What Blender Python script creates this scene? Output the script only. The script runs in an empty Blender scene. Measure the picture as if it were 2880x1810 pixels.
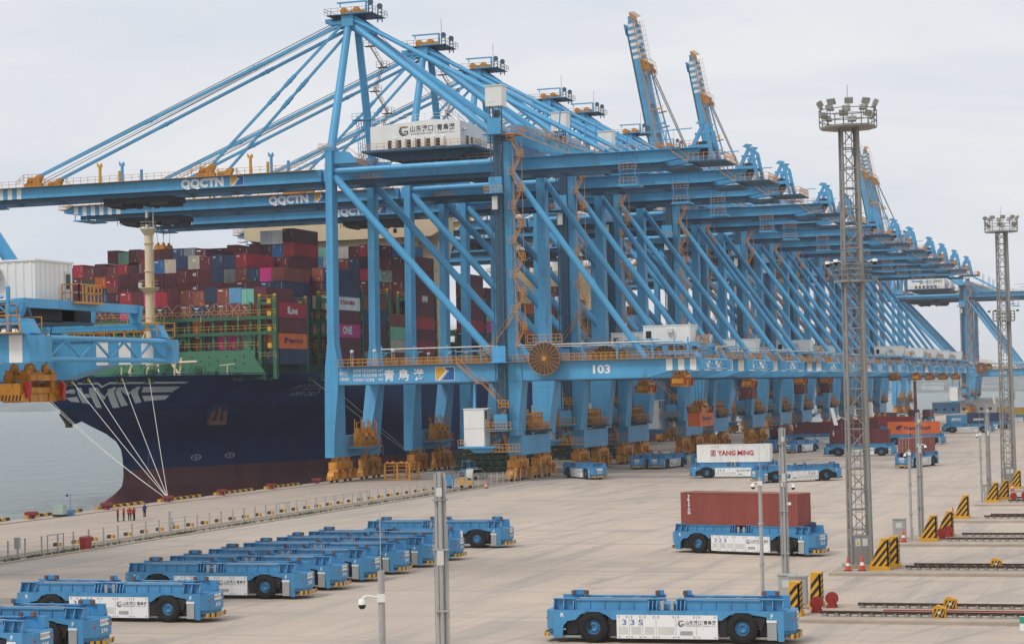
import bpy, math, random
from mathutils import Vector, Matrix
random.seed(7)
R = math.radians
scn = bpy.context.scene
COL = scn.collection
# ------------------------------------------------------------------ camera
def set_camera():
    pitch, yaw, roll, h = R(1.903), R(18.34), R(1.3), 15.2
    F = Vector((-math.sin(yaw), math.cos(yaw), 0)); Rt = Vector((math.cos(yaw), math.sin(yaw), 0)); Z = Vector((0, 0, 1))
    fw = math.cos(pitch)*F + math.sin(pitch)*Z
    up = -math.sin(pitch)*F + math.cos(pitch)*Z
    r = Rt*math.cos(roll) - up*math.sin(roll)
    u = up*math.cos(roll) + Rt*math.sin(roll)
    cd = bpy.data.cameras.new('camera'); co = bpy.data.objects.new('camera', cd); COL.objects.link(co)
    m = Matrix((r, u, -fw)).transposed().to_4x4(); m.translation = (0, 0, h)
    co.matrix_world = m
    cd.sensor_width = 36; cd.lens = 72.5; cd.clip_start = 0.5; cd.clip_end = 20000
    scn.camera = co
set_camera()
# ------------------------------------------------------------------ sky, sun, exposure
SUN_EL, SUN_AZ = R(52), R(215)          # azimuth measured clockwise from +Y
w = bpy.data.worlds.new('World'); scn.world = w; w.use_nodes = True
nt = w.node_tree; nt.nodes.clear()
out = nt.nodes.new('ShaderNodeOutputWorld'); mixs = nt.nodes.new('ShaderNodeMixShader')
sky = nt.nodes.new('ShaderNodeTexSky'); sky.sky_type = 'NISHITA'; sky.sun_disc = False
sky.sun_elevation = SUN_EL; sky.sun_rotation = SUN_AZ; sky.dust_density = 4.0
b1 = nt.nodes.new('ShaderNodeBackground'); b1.inputs[1].default_value = 0.1
nt.links.new(sky.outputs[0], b1.inputs[0])
tc = nt.nodes.new('ShaderNodeTexCoord'); mp = nt.nodes.new('ShaderNodeMapping'); mp.inputs['Scale'].default_value = (1.0, 1.0, 5.0)
nz = nt.nodes.new('ShaderNodeTexNoise'); nz.inputs['Scale'].default_value = 3.4; nz.inputs['Detail'].default_value = 6; nz.inputs['Roughness'].default_value = 0.55; nz.inputs['Distortion'].default_value = 0.6
cr = nt.nodes.new('ShaderNodeValToRGB')
cr.color_ramp.elements[0].position = 0.33; cr.color_ramp.elements[0].color = (0.635, 0.68, 0.755, 1)
cr.color_ramp.elements[1].position = 0.66; cr.color_ramp.elements[1].color = (0.79, 0.79, 0.8, 1)
b2 = nt.nodes.new('ShaderNodeBackground'); b2.inputs[1].default_value = 1.0
nt.links.new(tc.outputs['Generated'], mp.inputs[0]); nt.links.new(mp.outputs[0], nz.inputs['Vector']); nt.links.new(nz.outputs[0], cr.inputs[0]); nt.links.new(cr.outputs[0], b2.inputs[0])
mixs.inputs[0].default_value = 0.9
nt.links.new(b1.outputs[0], mixs.inputs[1]); nt.links.new(b2.outputs[0], mixs.inputs[2]); nt.links.new(mixs.outputs[0], out.inputs[0])
sd = bpy.data.lights.new('sun', 'SUN'); sd.energy = 1.5; sd.angle = R(15); sd.color = (1, 0.965, 0.91)
so = bpy.data.objects.new('sun', sd); COL.objects.link(so); so.location = (0, 0, 200)
sdir = Vector((math.sin(SUN_AZ)*math.cos(SUN_EL), math.cos(SUN_AZ)*math.cos(SUN_EL), math.sin(SUN_EL)))
so.rotation_euler = (-sdir).to_track_quat('-Z', 'Y').to_euler()
vs = scn.view_settings; vs.view_transform = 'Standard'; vs.look = 'None'; vs.exposure = 0.2; vs.gamma = 1.0
scn.cycles.max_bounces = 5; scn.cycles.diffuse_bounces = 3; scn.cycles.glossy_bounces = 2; scn.cycles.transmission_bounces = 2
scn.cycles.volume_bounces = 1; scn.cycles.caustics_reflective = False; scn.cycles.caustics_refractive = False
scn.cycles.use_denoising = True
# ------------------------------------------------------------------ materials
MATS = {}
def _nodes(name):
    m = bpy.data.materials.new(name); m.use_nodes = True; MATS[name] = m
    n = m.node_tree.nodes; return m, m.node_tree, n['Principled BSDF']
def paint(name, rgb, rough=0.5, var=0.12, scale=0.6, metal=0.0, dirt=None, dirt_amt=0.0, streak=True, objcol=False, spec=0.4, seam=0.0, rust=0.0):
    """Painted or plain surface: tonal noise, vertical run-off streaks and optional dirt or rust flecks."""
    m, t, b = _nodes(name); N, L = t.nodes.new, t.links.new
    geo = N('ShaderNodeTexCoord'); mp = N('ShaderNodeMapping'); oi = N('ShaderNodeObjectInfo')
    sh = N('ShaderNodeVectorMath'); sh.operation = 'SCALE'; sh.inputs[0].default_value = (61, 47, 0); L(oi.outputs['Random'], sh.inputs['Scale'])
    ad = N('ShaderNodeVectorMath'); ad.operation = 'ADD'; L(geo.outputs['Object'], ad.inputs[0]); L(sh.outputs[0], ad.inputs[1]); L(ad.outputs[0], mp.inputs[0])
    mp.inputs['Scale'].default_value = (1, 1, 0.28 if streak else 1)
    n1 = N('ShaderNodeTexNoise'); n1.inputs['Scale'].default_value = scale; n1.inputs['Detail'].default_value = 7; n1.inputs['Roughness'].default_value = 0.65
    L(mp.outputs[0], n1.inputs['Vector'])
    mr = N('ShaderNodeMapRange'); mr.inputs[1].default_value = 0.3; mr.inputs[2].default_value = 0.7; mr.inputs[3].default_value = 1-var; mr.inputs[4].default_value = 1+var*0.6
    L(n1.outputs[0], mr.inputs[0])
    mul = N('ShaderNodeMix'); mul.data_type = 'RGBA'; mul.blend_type = 'MULTIPLY'; mul.inputs[0].default_value = 1
    if objcol:
        L(oi.outputs['Color'], mul.inputs[6])
    else:
        mul.inputs[6].default_value = (*rgb, 1)
    rv = N('ShaderNodeMapRange'); rv.inputs[3].default_value = 1-var*0.45; rv.inputs[4].default_value = 1+var*0.35; L(oi.outputs['Random'], rv.inputs[0])
    mm = N('ShaderNodeMath'); mm.operation = 'MULTIPLY'; L(mr.outputs[0], mm.inputs[0]); L(rv.outputs[0], mm.inputs[1])
    L(mm.outputs[0], mul.inputs[7])
    col = mul.outputs[2]
    if dirt:
        n2 = N('ShaderNodeTexNoise'); n2.inputs['Scale'].default_value = scale*3.1; n2.inputs['Detail'].default_value = 9; n2.inputs['Roughness'].default_value = 0.75
        L(mp.outputs[0], n2.inputs['Vector'])
        m2 = N('ShaderNodeMapRange'); m2.inputs[1].default_value = 0.66-dirt_amt*0.25; m2.inputs[2].default_value = 0.78-dirt_amt*0.15; m2.inputs[3].default_value = 0; m2.inputs[4].default_value = 0.85
        L(n2.outputs[0], m2.inputs[0])
        mx = N('ShaderNodeMix'); mx.data_type = 'RGBA'; L(m2.outputs[0], mx.inputs[0]); L(col, mx.inputs[6]); mx.inputs[7].default_value = (*dirt, 1); col = mx.outputs[2]
    if rust:
        n3 = N('ShaderNodeTexNoise'); n3.inputs['Scale'].default_value = 1.7; n3.inputs['Detail'].default_value = 8; n3.inputs['Roughness'].default_value = 0.7
        mq = N('ShaderNodeMapping'); mq.inputs['Scale'].default_value = (1, 1, 0.12); L(ad.outputs[0], mq.inputs[0]); L(mq.outputs[0], n3.inputs['Vector'])
        m3 = N('ShaderNodeMapRange'); m3.inputs[1].default_value = 0.66; m3.inputs[2].default_value = 0.74; m3.inputs[3].default_value = 0; m3.inputs[4].default_value = rust; L(n3.outputs[0], m3.inputs[0])
        x3 = N('ShaderNodeMix'); x3.data_type = 'RGBA'; L(m3.outputs[0], x3.inputs[0]); L(col, x3.inputs[6]); x3.inputs[7].default_value = (0.16, 0.085, 0.05, 1); col = x3.outputs[2]
    if seam:
        sp = N('ShaderNodeSeparateXYZ'); L(geo.outputs['Object'], sp.inputs[0]); last = None
        for ax, pitch in ((0, seam), (2, seam*0.93)):
            dv = N('ShaderNodeMath'); dv.operation = 'DIVIDE'; dv.inputs[1].default_value = pitch; L(sp.outputs[ax], dv.inputs[0])
            fr = N('ShaderNodeMath'); fr.operation = 'FRACT'; L(dv.outputs[0], fr.inputs[0])
            lt = N('ShaderNodeMath'); lt.operation = 'LESS_THAN'; lt.inputs[1].default_value = 0.07/pitch; L(fr.outputs[0], lt.inputs[0])
            if last is None: last = lt
            else: mxm = N('ShaderNodeMath'); mxm.operation = 'MAXIMUM'; L(last.outputs[0], mxm.inputs[0]); L(lt.outputs[0], mxm.inputs[1]); last = mxm
        fm_ = N('ShaderNodeMath'); fm_.operation = 'MULTIPLY'; fm_.inputs[1].default_value = 0.5; L(last.outputs[0], fm_.inputs[0])
        xs_ = N('ShaderNodeMix'); xs_.data_type = 'RGBA'; L(fm_.outputs[0], xs_.inputs[0]); L(col, xs_.inputs[6]); xs_.inputs[7].default_value = (rgb[0]*.4, rgb[1]*.4, rgb[2]*.4, 1); col = xs_.outputs[2]
    L(col, b.inputs['Base Color'])
    b.inputs['Roughness'].default_value = rough; b.inputs['Metallic'].default_value = metal; b.inputs['Specular IOR Level'].default_value = spec
    return m
RUST = (0.13, 0.055, 0.03)
paint('crane_blue', (0.078, 0.345, 0.6), 0.45, 0.16, 0.22, dirt=(0.07, 0.15, 0.21), dirt_amt=0.42, seam=5.6, rust=0.45)
paint('crane_blue_tube', (0.082, 0.36, 0.62), 0.4, 0.14, 0.2, dirt=(0.08, 0.18, 0.26), dirt_amt=0.34, rust=0.3)
paint('crane_dark', (0.04, 0.1, 0.165), 0.6, 0.2, 0.5)
paint('crane_orange', (0.6, 0.27, 0.05), 0.5, 0.18, 1.2, dirt=RUST, dirt_amt=0.1)
paint('machine_orange', (0.62, 0.26, 0.025), 0.5, 0.32, 0.9, dirt=(0.07, 0.035, 0.02), dirt_amt=0.6)
paint('white_paint', (0.78, 0.78, 0.75), 0.5, 0.07, 0.5, dirt=(0.4, 0.36, 0.3), dirt_amt=0.06)
paint('white_letter', (0.82, 0.82, 0.82), 0.5, 0.05, 1.0)
paint('emblem_white', (0.9, 0.9, 0.9), 0.5, 0.03, 1.0)
paint('cable_grey', (0.22, 0.22, 0.22), 0.5, 0.2, 1)
paint('galv', (0.4, 0.4, 0.385), 0.5, 0.16, 1.0, metal=0.1, dirt=(0.16, 0.12, 0.09), dirt_amt=0.15)
paint('mast_grey', (0.27, 0.265, 0.25), 0.6, 0.2, 0.6, dirt=(0.13, 0.085, 0.06), dirt_amt=0.35)
paint('reel_brown', (0.085, 0.055, 0.043), 0.8, 0.25, 2)
paint('black_steel', (0.018, 0.018, 0.02), 0.6, 0.3, 1)
paint('dark_glass', (0.012, 0.016, 0.02), 0.12, 0.1, 1)
paint('rubber', (0.013, 0.013, 0.013), 0.85, 0.3, 3, dirt=(0.06, 0.055, 0.05), dirt_amt=0.2)
paint('agv_blue', (0.068, 0.27, 0.5), 0.45, 0.16, 0.8, dirt=(0.06, 0.1, 0.14), dirt_amt=0.42, rust=0.35)
paint('agv_rim', (0.04, 0.18, 0.36), 0.4, 0.12, 2)
paint('agv_white', (0.8, 0.8, 0.79), 0.4, 0.05, 0.8, dirt=(0.42, 0.38, 0.33), dirt_amt=0.25)
paint('agv_grey', (0.36, 0.37, 0.37), 0.5, 0.1, 1.5)
paint('under_grey', (0.3, 0.31, 0.28), 0.6, 0.15, 1)
paint('letter_blue', (0.09, 0.2, 0.42), 0.5, 0.05, 1)
paint('letter_dark', (0.05, 0.055, 0.06), 0.5, 0.05, 1)
paint('letter_red', (0.5, 0.015, 0.06), 0.5, 0.05, 1)
paint('letter_navy', (0.02, 0.025, 0.12), 0.5, 0.05, 1)
paint('letter_gold', (0.3, 0.19, 0.06), 0.5, 0.05, 1)
paint('logo_yellow', (0.72, 0.38, 0.02), 0.5, 0.05, 1)
paint('logo_blue', (0.015, 0.11, 0.36), 0.5, 0.05, 1)
paint('hazard_black', (0.02, 0.02, 0.018), 0.6, 0.2, 2)
paint('hazard_yellow', (0.66, 0.33, 0.015), 0.55, 0.12, 1.5, dirt=RUST, dirt_amt=0.12)
paint('light_red', (0.45, 0.02, 0.015), 0.3, 0.1, 3)
paint('light_amber', (0.6, 0.25, 0.03), 0.3, 0.1, 3)
paint('rust_red', (0.2, 0.03, 0.03), 0.7, 0.25, 1.5, dirt=(0.07, 0.03, 0.025), dirt_amt=0.3)
paint('rust', (0.19, 0.1, 0.065), 0.85, 0.35, 1.2, dirt=(0.06, 0.03, 0.02), dirt_amt=0.4)
paint('reel_red', (0.32, 0.03, 0.025), 0.5, 0.15, 2, dirt=(0.1, 0.03, 0.02), dirt_amt=0.2)
paint('cone_red', (0.62, 0.06, 0.02), 0.5, 0.1, 3)
paint('ship_green', (0.035, 0.13, 0.066), 0.55, 0.14, 0.5, dirt=(0.03, 0.06, 0.035), dirt_amt=0.12)
paint('ship_green_light', (0.055, 0.19, 0.105), 0.55, 0.1, 0.4, dirt=(0.05, 0.12, 0.07), dirt_amt=0.1)
paint('ship_cream', (0.74, 0.58, 0.37), 0.55, 0.06, 0.3, dirt=(0.45, 0.32, 0.18), dirt_amt=0.04)
paint('ship_yellow', (0.66, 0.4, 0.03), 0.5, 0.1, 2)
paint('hatch_green', (0.012, 0.045, 0.025), 0.6, 0.25, 0.6, dirt=(0.02, 0.02, 0.015), dirt_amt=0.3)
paint('rope_white', (0.7, 0.68, 0.6), 0.8, 0.1, 3)
paint('container_paint', (1, 1, 1), 0.5, 0.2, 0.35, dirt=(0.12, 0.06, 0.045), dirt_amt=0.18, objcol=True, rust=0.4)
paint('concrete_slab', (0.42, 0.345, 0.275), 0.85, 0.2, 0.5, streak=False, dirt=(0.22, 0.17, 0.13), dirt_amt=0.25)
paint('rail_steel', (0.1, 0.06, 0.045), 0.6, 0.25, 1.5, metal=0.4)
paint('skin', (0.42, 0.24, 0.16), 0.6, 0.05, 4, streak=False)
paint('cloth_dark', (0.02, 0.022, 0.03), 0.9, 0.2, 4, streak=False)
paint('cloth_red', (0.42, 0.03, 0.025), 0.8, 0.2, 4, streak=False)
paint('cloth_blue', (0.03, 0.06, 0.28), 0.8, 0.2, 4, streak=False)
paint('lamp_glass', (0.34, 0.36, 0.3), 0.25, 0.1, 2)
paint('grey_white', (0.6, 0.61, 0.58), 0.5, 0.1, 1)
paint('pale_green', (0.38, 0.47, 0.42), 0.6, 0.15, 1.5)
paint('teal_sign', (0.03, 0.3, 0.2), 0.5, 0.05, 2)
paint('plant_green', (0.07, 0.13, 0.035), 0.8, 0.3, 3, streak=False)
paint('far_land', (0.16, 0.19, 0.19), 0.9, 0.3, 0.01, streak=False)
paint('far_white', (0.5, 0.5, 0.5), 0.9, 0.3, 0.02, streak=False)
paint('mound_brown', (0.17, 0.125, 0.1), 0.9, 0.25, 0.05, streak=False)

def ground_material(name, base, dark, warm):
    """Worn concrete: broad tonal drift, tyre-worn streaks, slab joints and stains."""
    m, t, b = _nodes(name); N, L = t.nodes.new, t.links.new
    g = N('ShaderNodeNewGeometry')
    def mapped(sc, rot=0.0):
        mp = N('ShaderNodeMapping'); mp.inputs['Scale'].default_value = sc; mp.inputs['Rotation'].default_value = (0, 0, rot); L(g.outputs['Position'], mp.inputs[0]); return mp.outputs[0]
    def noise(vec, s, d=6, r=0.6):
        n = N('ShaderNodeTexNoise'); n.inputs['Scale'].default_value = s; n.inputs['Detail'].default_value = d; n.inputs['Roughness'].default_value = r; L(vec, n.inputs['Vector']); return n.outputs[0]
    def rng(v, a, c, lo, hi):
        k = N('ShaderNodeMapRange'); k.inputs[1].default_value = a; k.inputs[2].default_value = c; k.inputs[3].default_value = lo; k.inputs[4].default_value = hi; L(v, k.inputs[0]); return k.outputs[0]
    def mix(f, a, c):
        k = N('ShaderNodeMix'); k.data_type = 'RGBA'
        if isinstance(f, float): k.inputs[0].default_value = f
        else: L(f, k.inputs[0])
        for i, s in ((6, a), (7, c)):
            if isinstance(s, tuple): k.inputs[i].default_value = (*s, 1)
            else: L(s, k.inputs[i])
        return k.outputs[2]
    broad = noise(mapped((0.035, 0.012, 1), R(20)), 1.0, 5, 0.55)
    col = mix(rng(broad, 0.35, 0.65, 0, 1), base, warm)
    st1 = noise(mapped((0.42, 0.03, 1), R(38)), 1.0, 7, 0.68)          # long tyre-worn streaks
    col = mix(rng(st1, 0.5, 0.68, 0, 0.72), col, dark)
    st2 = noise(mapped((0.03, 0.35, 1), R(8)), 1.0, 7, 0.66)
    col = mix(rng(st2, 0.5, 0.72, 0, 0.6), col, dark)
    st3 = noise(mapped((0.9, 0.05, 1), R(-25)), 1.0, 6, 0.6)
    col = mix(rng(st3, 0.55, 0.72, 0, 0.45), col, tuple(min(1, c*1.22) for c in base))
    spots = noise(mapped((0.55, 0.2, 1)), 1.0, 4, 0.5)
    col = mix(rng(spots, 0.715, 0.76, 0, 0.62), col, (0.09, 0.085, 0.08))
    fine = noise(mapped((1, 1, 1)), 3.0, 5, 0.7)
    col = mix(rng(fine, 0.3, 0.7, 0.16, 0.0), col, (0.1, 0.09, 0.08))
    wv = N('ShaderNodeTexWave'); wv.wave_type = 'BANDS'; wv.bands_direction = 'X'; wv.inputs['Scale'].default_value = 0.11; wv.inputs['Distortion'].default_value = 16.0; wv.inputs['Detail'].default_value = 2.5; wv.inputs['Detail Scale'].default_value = 0.35
    L(mapped((1.0, 0.32, 1), R(33)), wv.inputs['Vector'])
    trk = rng(wv.outputs['Fac'], 0.9, 0.985, 0, 0.34)
    msk = rng(noise(mapped((0.05, 0.022, 1), R(12)), 1.0, 4, 0.6), 0.5, 0.6, 0, 1)
    tm = N('ShaderNodeMath'); tm.operation = 'MULTIPLY'; L(trk, tm.inputs[0]); L(msk, tm.inputs[1])
    col = mix(tm.outputs[0], col, tuple(c*0.62 for c in dark))
    pale = rng(noise(mapped((0.02, 1.5, 1), R(4)), 1.0, 5, 0.6), 0.66, 0.74, 0, 0.5)
    col = mix(pale, col, (0.66, 0.62, 0.56))
    oil = rng(noise(mapped((0.12, 0.05, 1), R(-8)), 1.0, 6, 0.62), 0.63, 0.74, 0, 0.6)
    col = mix(oil, col, (0.17, 0.16, 0.15))
    def joint(axis, pitch, width):
        sp = N('ShaderNodeSeparateXYZ'); L(g.outputs['Position'], sp.inputs[0])
        d = N('ShaderNodeMath'); d.operation = 'DIVIDE'; d.inputs[1].default_value = pitch; L(sp.outputs[axis], d.inputs[0])
        f = N('ShaderNodeMath'); f.operation = 'FRACT'; L(d.outputs[0], f.inputs[0])
        c = N('ShaderNodeMath'); c.operation = 'LESS_THAN'; c.inputs[1].default_value = width/pitch; L(f.outputs[0], c.inputs[0]); return c.outputs[0]
    sn = N('ShaderNodeVectorMath'); sn.operation = 'SNAP'; sn.inputs[1].default_value = (5, 5, 5000); L(g.outputs['Position'], sn.inputs[0])
    wn = N('ShaderNodeTexWhiteNoise'); wn.noise_dimensions = '3D'; L(sn.outputs[0], wn.inputs['Vector'])
    col = mix(rng(wn.outputs['Value'], 0.0, 1.0, 0.0, 0.3), col, tuple(c*0.8 for c in base))
    col = mix(rng(wn.outputs['Value'], 0.93, 0.935, 0.0, 0.32), col, (0.3, 0.28, 0.265))
    j = N('ShaderNodeMath'); j.operation = 'MAXIMUM'; L(joint(0, 5.0, 0.05), j.inputs[0]); L(joint(1, 5.0, 0.07), j.inputs[1])
    js = N('ShaderNodeMath'); js.operation = 'MULTIPLY'; js.inputs[1].default_value = 0.26; L(j.outputs[0], js.inputs[0])
    col = mix(js.outputs[0], col, (0.1, 0.09, 0.08))
    L(col, b.inputs['Base Color'])
    rr = rng(st1, 0.4, 0.7, 0.75, 0.55); L(rr, b.inputs['Roughness']); b.inputs['Specular IOR Level'].default_value = 0.3
    bp = N('ShaderNodeBump'); bp.inputs['Strength'].default_value = 0.15; L(fine, bp.inputs['Height']); L(bp.outputs[0], b.inputs['Normal'])
    return m
ground_material('apron', (0.5, 0.41, 0.33), (0.28, 0.262, 0.252), (0.6, 0.485, 0.38))
ground_material('quay_top', (0.44, 0.355, 0.285), (0.26, 0.23, 0.21), (0.5, 0.4, 0.315))
ground_material('trench_dirt', (0.3, 0.23, 0.175), (0.19, 0.155, 0.13), (0.34, 0.265, 0.2))
ground_material('worn_strip', (0.45, 0.385, 0.325), (0.27, 0.265, 0.255), (0.5, 0.42, 0.345))

def water_material():
    m, t, b = _nodes('water'); N, L = t.nodes.new, t.links.new
    g = N('ShaderNodeNewGeometry')
    mp = N('ShaderNodeMapping'); mp.inputs['Scale'].default_value = (0.28, 0.6, 1); L(g.outputs['Position'], mp.inputs[0])
    n1 = N('ShaderNodeTexNoise'); n1.inputs['Scale'].default_value = 0.5; n1.inputs['Detail'].default_value = 6; n1.inputs['Roughness'].default_value = 0.6; L(mp.outputs[0], n1.inputs['Vector'])
    mp2 = N('ShaderNodeMapping'); mp2.inputs['Scale'].default_value = (0.05, 0.035, 1); mp2.inputs['Rotation'].default_value = (0, 0, 0.5); L(g.outputs['Position'], mp2.inputs[0])
    n2 = N('ShaderNodeTexNoise'); n2.inputs['Scale'].default_value = 1.0; n2.inputs['Detail'].default_value = 6; n2.inputs['Roughness'].default_value = 0.65; L(mp2.outputs[0], n2.inputs['Vector'])
    sm = N('ShaderNodeMath'); sm.operation = 'MULTIPLY_ADD'; sm.inputs[1].default_value = 2.2; L(n2.outputs[0], sm.inputs[0]); L(n1.outputs[0], sm.inputs[2])
    bp = N('ShaderNodeBump'); bp.inputs['Distance'].default_value = 2.6; bp.inputs['Strength'].default_value = 0.7; L(sm.outputs[0], bp.inputs['Height']); L(bp.outputs[0], b.inputs['Normal'])
    b.inputs['Base Color'].default_value = (0.085, 0.13, 0.128, 1); b.inputs['Roughness'].default_value = 0.2; b.inputs['IOR'].default_value = 1.33
water_material()

def hull_material():
    m, t, b = _nodes('hull_paint'); N, L = t.nodes.new, t.links.new
    g = N('ShaderNodeNewGeometry'); sp = N('ShaderNodeSeparateXYZ'); L(g.outputs['Position'], sp.inputs[0])
    n = N('ShaderNodeTexNoise'); n.inputs['Scale'].default_value = 0.12; n.inputs['Detail'].default_value = 7; n.inputs['Roughness'].default_value = 0.6
    mp = N('ShaderNodeMapping'); mp.inputs['Scale'].default_value = (1, 1, 0.25); L(g.outputs['Position'], mp.inputs[0]); L(mp.outputs[0], n.inputs['Vector'])
    n3 = N('ShaderNodeTexNoise'); n3.inputs['Scale'].default_value = 0.8; n3.inputs['Detail'].default_value = 6; L(mp.outputs[0], n3.inputs['Vector'])
    ad = N('ShaderNodeMath'); ad.operation = 'MULTIPLY_ADD'; ad.inputs[1].default_value = 0.25; L(n3.outputs[0], ad.inputs[0]); L(sp.outputs[2], ad.inputs[2])
    gt = N('ShaderNodeMath'); gt.operation = 'GREATER_THAN'; gt.inputs[1].default_value = 2.35; L(ad.outputs[0], gt.inputs[0])
    def vary(c, a):
        mr = N('ShaderNodeMapRange'); mr.inputs[1].default_value = 0.3; mr.inputs[2].default_value = 0.7; mr.inputs[3].default_value = 1-a; mr.inputs[4].default_value = 1+a; L(n.outputs[0], mr.inputs[0])
        k = N('ShaderNodeMix'); k.data_type = 'RGBA'; k.blend_type = 'MULTIPLY'; k.inputs[0].default_value = 1; k.inputs[6].default_value = (*c, 1); L(mr.outputs[0], k.inputs[7]); return k.outputs[2]
    mx = N('ShaderNodeMix'); mx.data_type = 'RGBA'; L(gt.outputs[0], mx.inputs[0]); L(vary((0.2, 0.075, 0.08), 0.3), mx.inputs[6]); L(vary((0.015, 0.042, 0.15), 0.3), mx.inputs[7])
    L(mx.outputs[2], b.inputs['Base Color']); b.inputs['Roughness'].default_value = 0.4; b.inputs['Specular IOR Level'].default_value = 0.16
hull_material()
# ------------------------------------------------------------------ mesh building
def V(*a): return Vector(a)
class MB:
    def __init__(s): s.v = []; s.f = []; s.m = []; s.sm = []
    def add(s, vs, fs, mi=0, smooth=False):
        o = len(s.v); s.v.extend(tuple(p) for p in vs)
        for f in fs: s.f.append(tuple(o+i for i in f)); s.m.append(mi); s.sm.append(smooth)
        return s
    def box(s, x0, x1, y0, y1, z0, z1, mi=0):
        return s.add([(x0,y0,z0),(x1,y0,z0),(x1,y1,z0),(x0,y1,z0),(x0,y0,z1),(x1,y0,z1),(x1,y1,z1),(x0,y1,z1)],
                     [(0,3,2,1),(4,5,6,7),(0,1,5,4),(1,2,6,5),(2,3,7,6),(3,0,4,7)], mi)
    def frame(s, p, q):
        d = (q-p).normalized(); a = V(0,0,1) if abs(d.z) < 0.95 else V(0,1,0)
        u = d.cross(a).normalized(); return d, u, u.cross(d).normalized()
    def bar(s, p, q, w, h=None, mi=0):
        p, q = Vector(p), Vector(q); h = h or w
        d, u, n = s.frame(p, q); c = [(-w/2,-h/2),(w/2,-h/2),(w/2,h/2),(-w/2,h/2)]
        return s.add([p+u*a+n*b for a, b in c]+[q+u*a+n*b for a, b in c], [(0,1,2,3),(7,6,5,4),(0,4,5,1),(1,5,6,2),(2,6,7,3),(3,7,4,0)], mi)
    def tube(s, p, q, r, n=8, mi=0, r2=None, cap=True):
        p, q = Vector(p), Vector(q); r2 = r if r2 is None else r2
        d, u, w_ = s.frame(p, q); cs = [(math.cos(2*math.pi*i/n), math.sin(2*math.pi*i/n)) for i in range(n)]
        A = [p+u*(r*a)+w_*(r*b) for a, b in cs]; B = [q+u*(r2*a)+w_*(r2*b) for a, b in cs]
        s.add(A+B, [(i, n+i, n+(i+1) % n, (i+1) % n) for i in range(n)], mi, True)
        if cap: s.add(A, [tuple(range(n))], mi); s.add(B, [tuple(reversed(range(n)))], mi)
        return s
    def path(s, pts, r, n=6, mi=0):
        for a, b in zip(pts, pts[1:]): s.tube(a, b, r, n, mi)
        return s
    def prism(s, poly, axis, a, b, mi=0):
        n = len(poly); area = sum(poly[i][0]*poly[(i+1) % n][1]-poly[(i+1) % n][0]*poly[i][1] for i in range(n))
        if area < 0: poly = poly[::-1]
        P = {'y': lambda p, t: (p[0], t, p[1]), 'x': lambda p, t: (t, p[0], p[1]), 'z': lambda p, t: (p[0], p[1], t)}[axis]
        vs = [P(p, a) for p in poly]+[P(p, b) for p in poly]
        flip = (axis == 'y')
        side = [(i, (i+1) % n, n+(i+1) % n, n+i) for i in range(n)]; c0 = tuple(reversed(range(n))); c1 = tuple(range(n, 2*n))
        fs = side+[c0, c1]
        if (b < a) != flip: fs = [tuple(reversed(f)) for f in fs]
        return s.add(vs, fs, mi)
    def loft(s, secs, mi=0):
        """secs: list of (z, x0, x1, y0, y1) rectangles from the bottom up."""
        for (z0, a0, a1, c0, c1), (z1, d0, d1, e0, e1) in zip(secs, secs[1:]):
            s.add([(a0,c0,z0),(a1,c0,z0),(a1,c1,z0),(a0,c1,z0),(d0,e0,z1),(d1,e0,z1),(d1,e1,z1),(d0,e1,z1)],
                  [(0,1,5,4),(1,2,6,5),(2,3,7,6),(3,0,4,7)], mi)
        z, a0, a1, c0, c1 = secs[0]; s.add([(a0,c0,z),(a1,c0,z),(a1,c1,z),(a0,c1,z)], [(0,3,2,1)], mi)
        z, a0, a1, c0, c1 = secs[-1]; s.add([(a0,c0,z),(a1,c0,z),(a1,c1,z),(a0,c1,z)], [(0,1,2,3)], mi)
        return s
    def lathe(s, prof, c, axis='z', n=12, mi=0, smooth=True):
        vs, fs = [], []
        for r, t in prof:
            for i in range(n):
                a = 2*math.pi*i/n; x, y = r*math.cos(a), r*math.sin(a)
                vs.append({'z': (c[0]+x, c[1]+y, c[2]+t), 'y': (c[0]+x, c[1]+t, c[2]+y), 'x': (c[0]+t, c[1]+x, c[2]+y)}[axis])
        m = len(prof)
        for k in range(m-1):
            for i in range(n):
                j = (i+1) % n; f = (k*n+i, k*n+j, (k+1)*n+j, (k+1)*n+i); fs.append(f if axis != 'y' else f[::-1])
        return s.add(vs, fs, mi, smooth)
    def railing(s, pts, h=1.1, step=1.6, r=0.035, mi=0, rails=(1.0, 0.52)):
        for a, b in zip(pts, pts[1:]):
            a, b = Vector(a), Vector(b); n = max(1, int((b-a).length/step))
            for f in rails: s.bar(a+V(0,0,h*f), b+V(0,0,h*f), r*1.5, r*1.5, mi)
            for i in range(n+1):
                p = a.lerp(b, i/n); s.bar(p, p+V(0,0,h), r*1.5, r*1.5, mi)
        return s
    def stair(s, p, q, wdt=0.8, side=(0,1,0), mi=0, rail=True, step=0.32):
        p, q = Vector(p), Vector(q); sd = Vector(side).normalized()*wdt/2
        for k in (-1, 1):
            s.bar(p+sd*k, q+sd*k, 0.04, 0.11, mi)
            if rail:
                s.bar(p+sd*k+V(0,0,1), q+sd*k+V(0,0,1), 0.045, 0.045, mi)
                n = max(1, int((q-p).length/2.0))
                for i in range(n+1):
                    c = p.lerp(q, i/n)+sd*k; s.bar(c, c+V(0,0,1), 0.045, 0.045, mi)
        n = max(2, int(abs(q.z-p.z)/step))
        for i in range(1, n):
            c = p.lerp(q, i/n); s.bar(c-sd, c+sd, 0.1, 0.03, mi)
        return s
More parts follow.
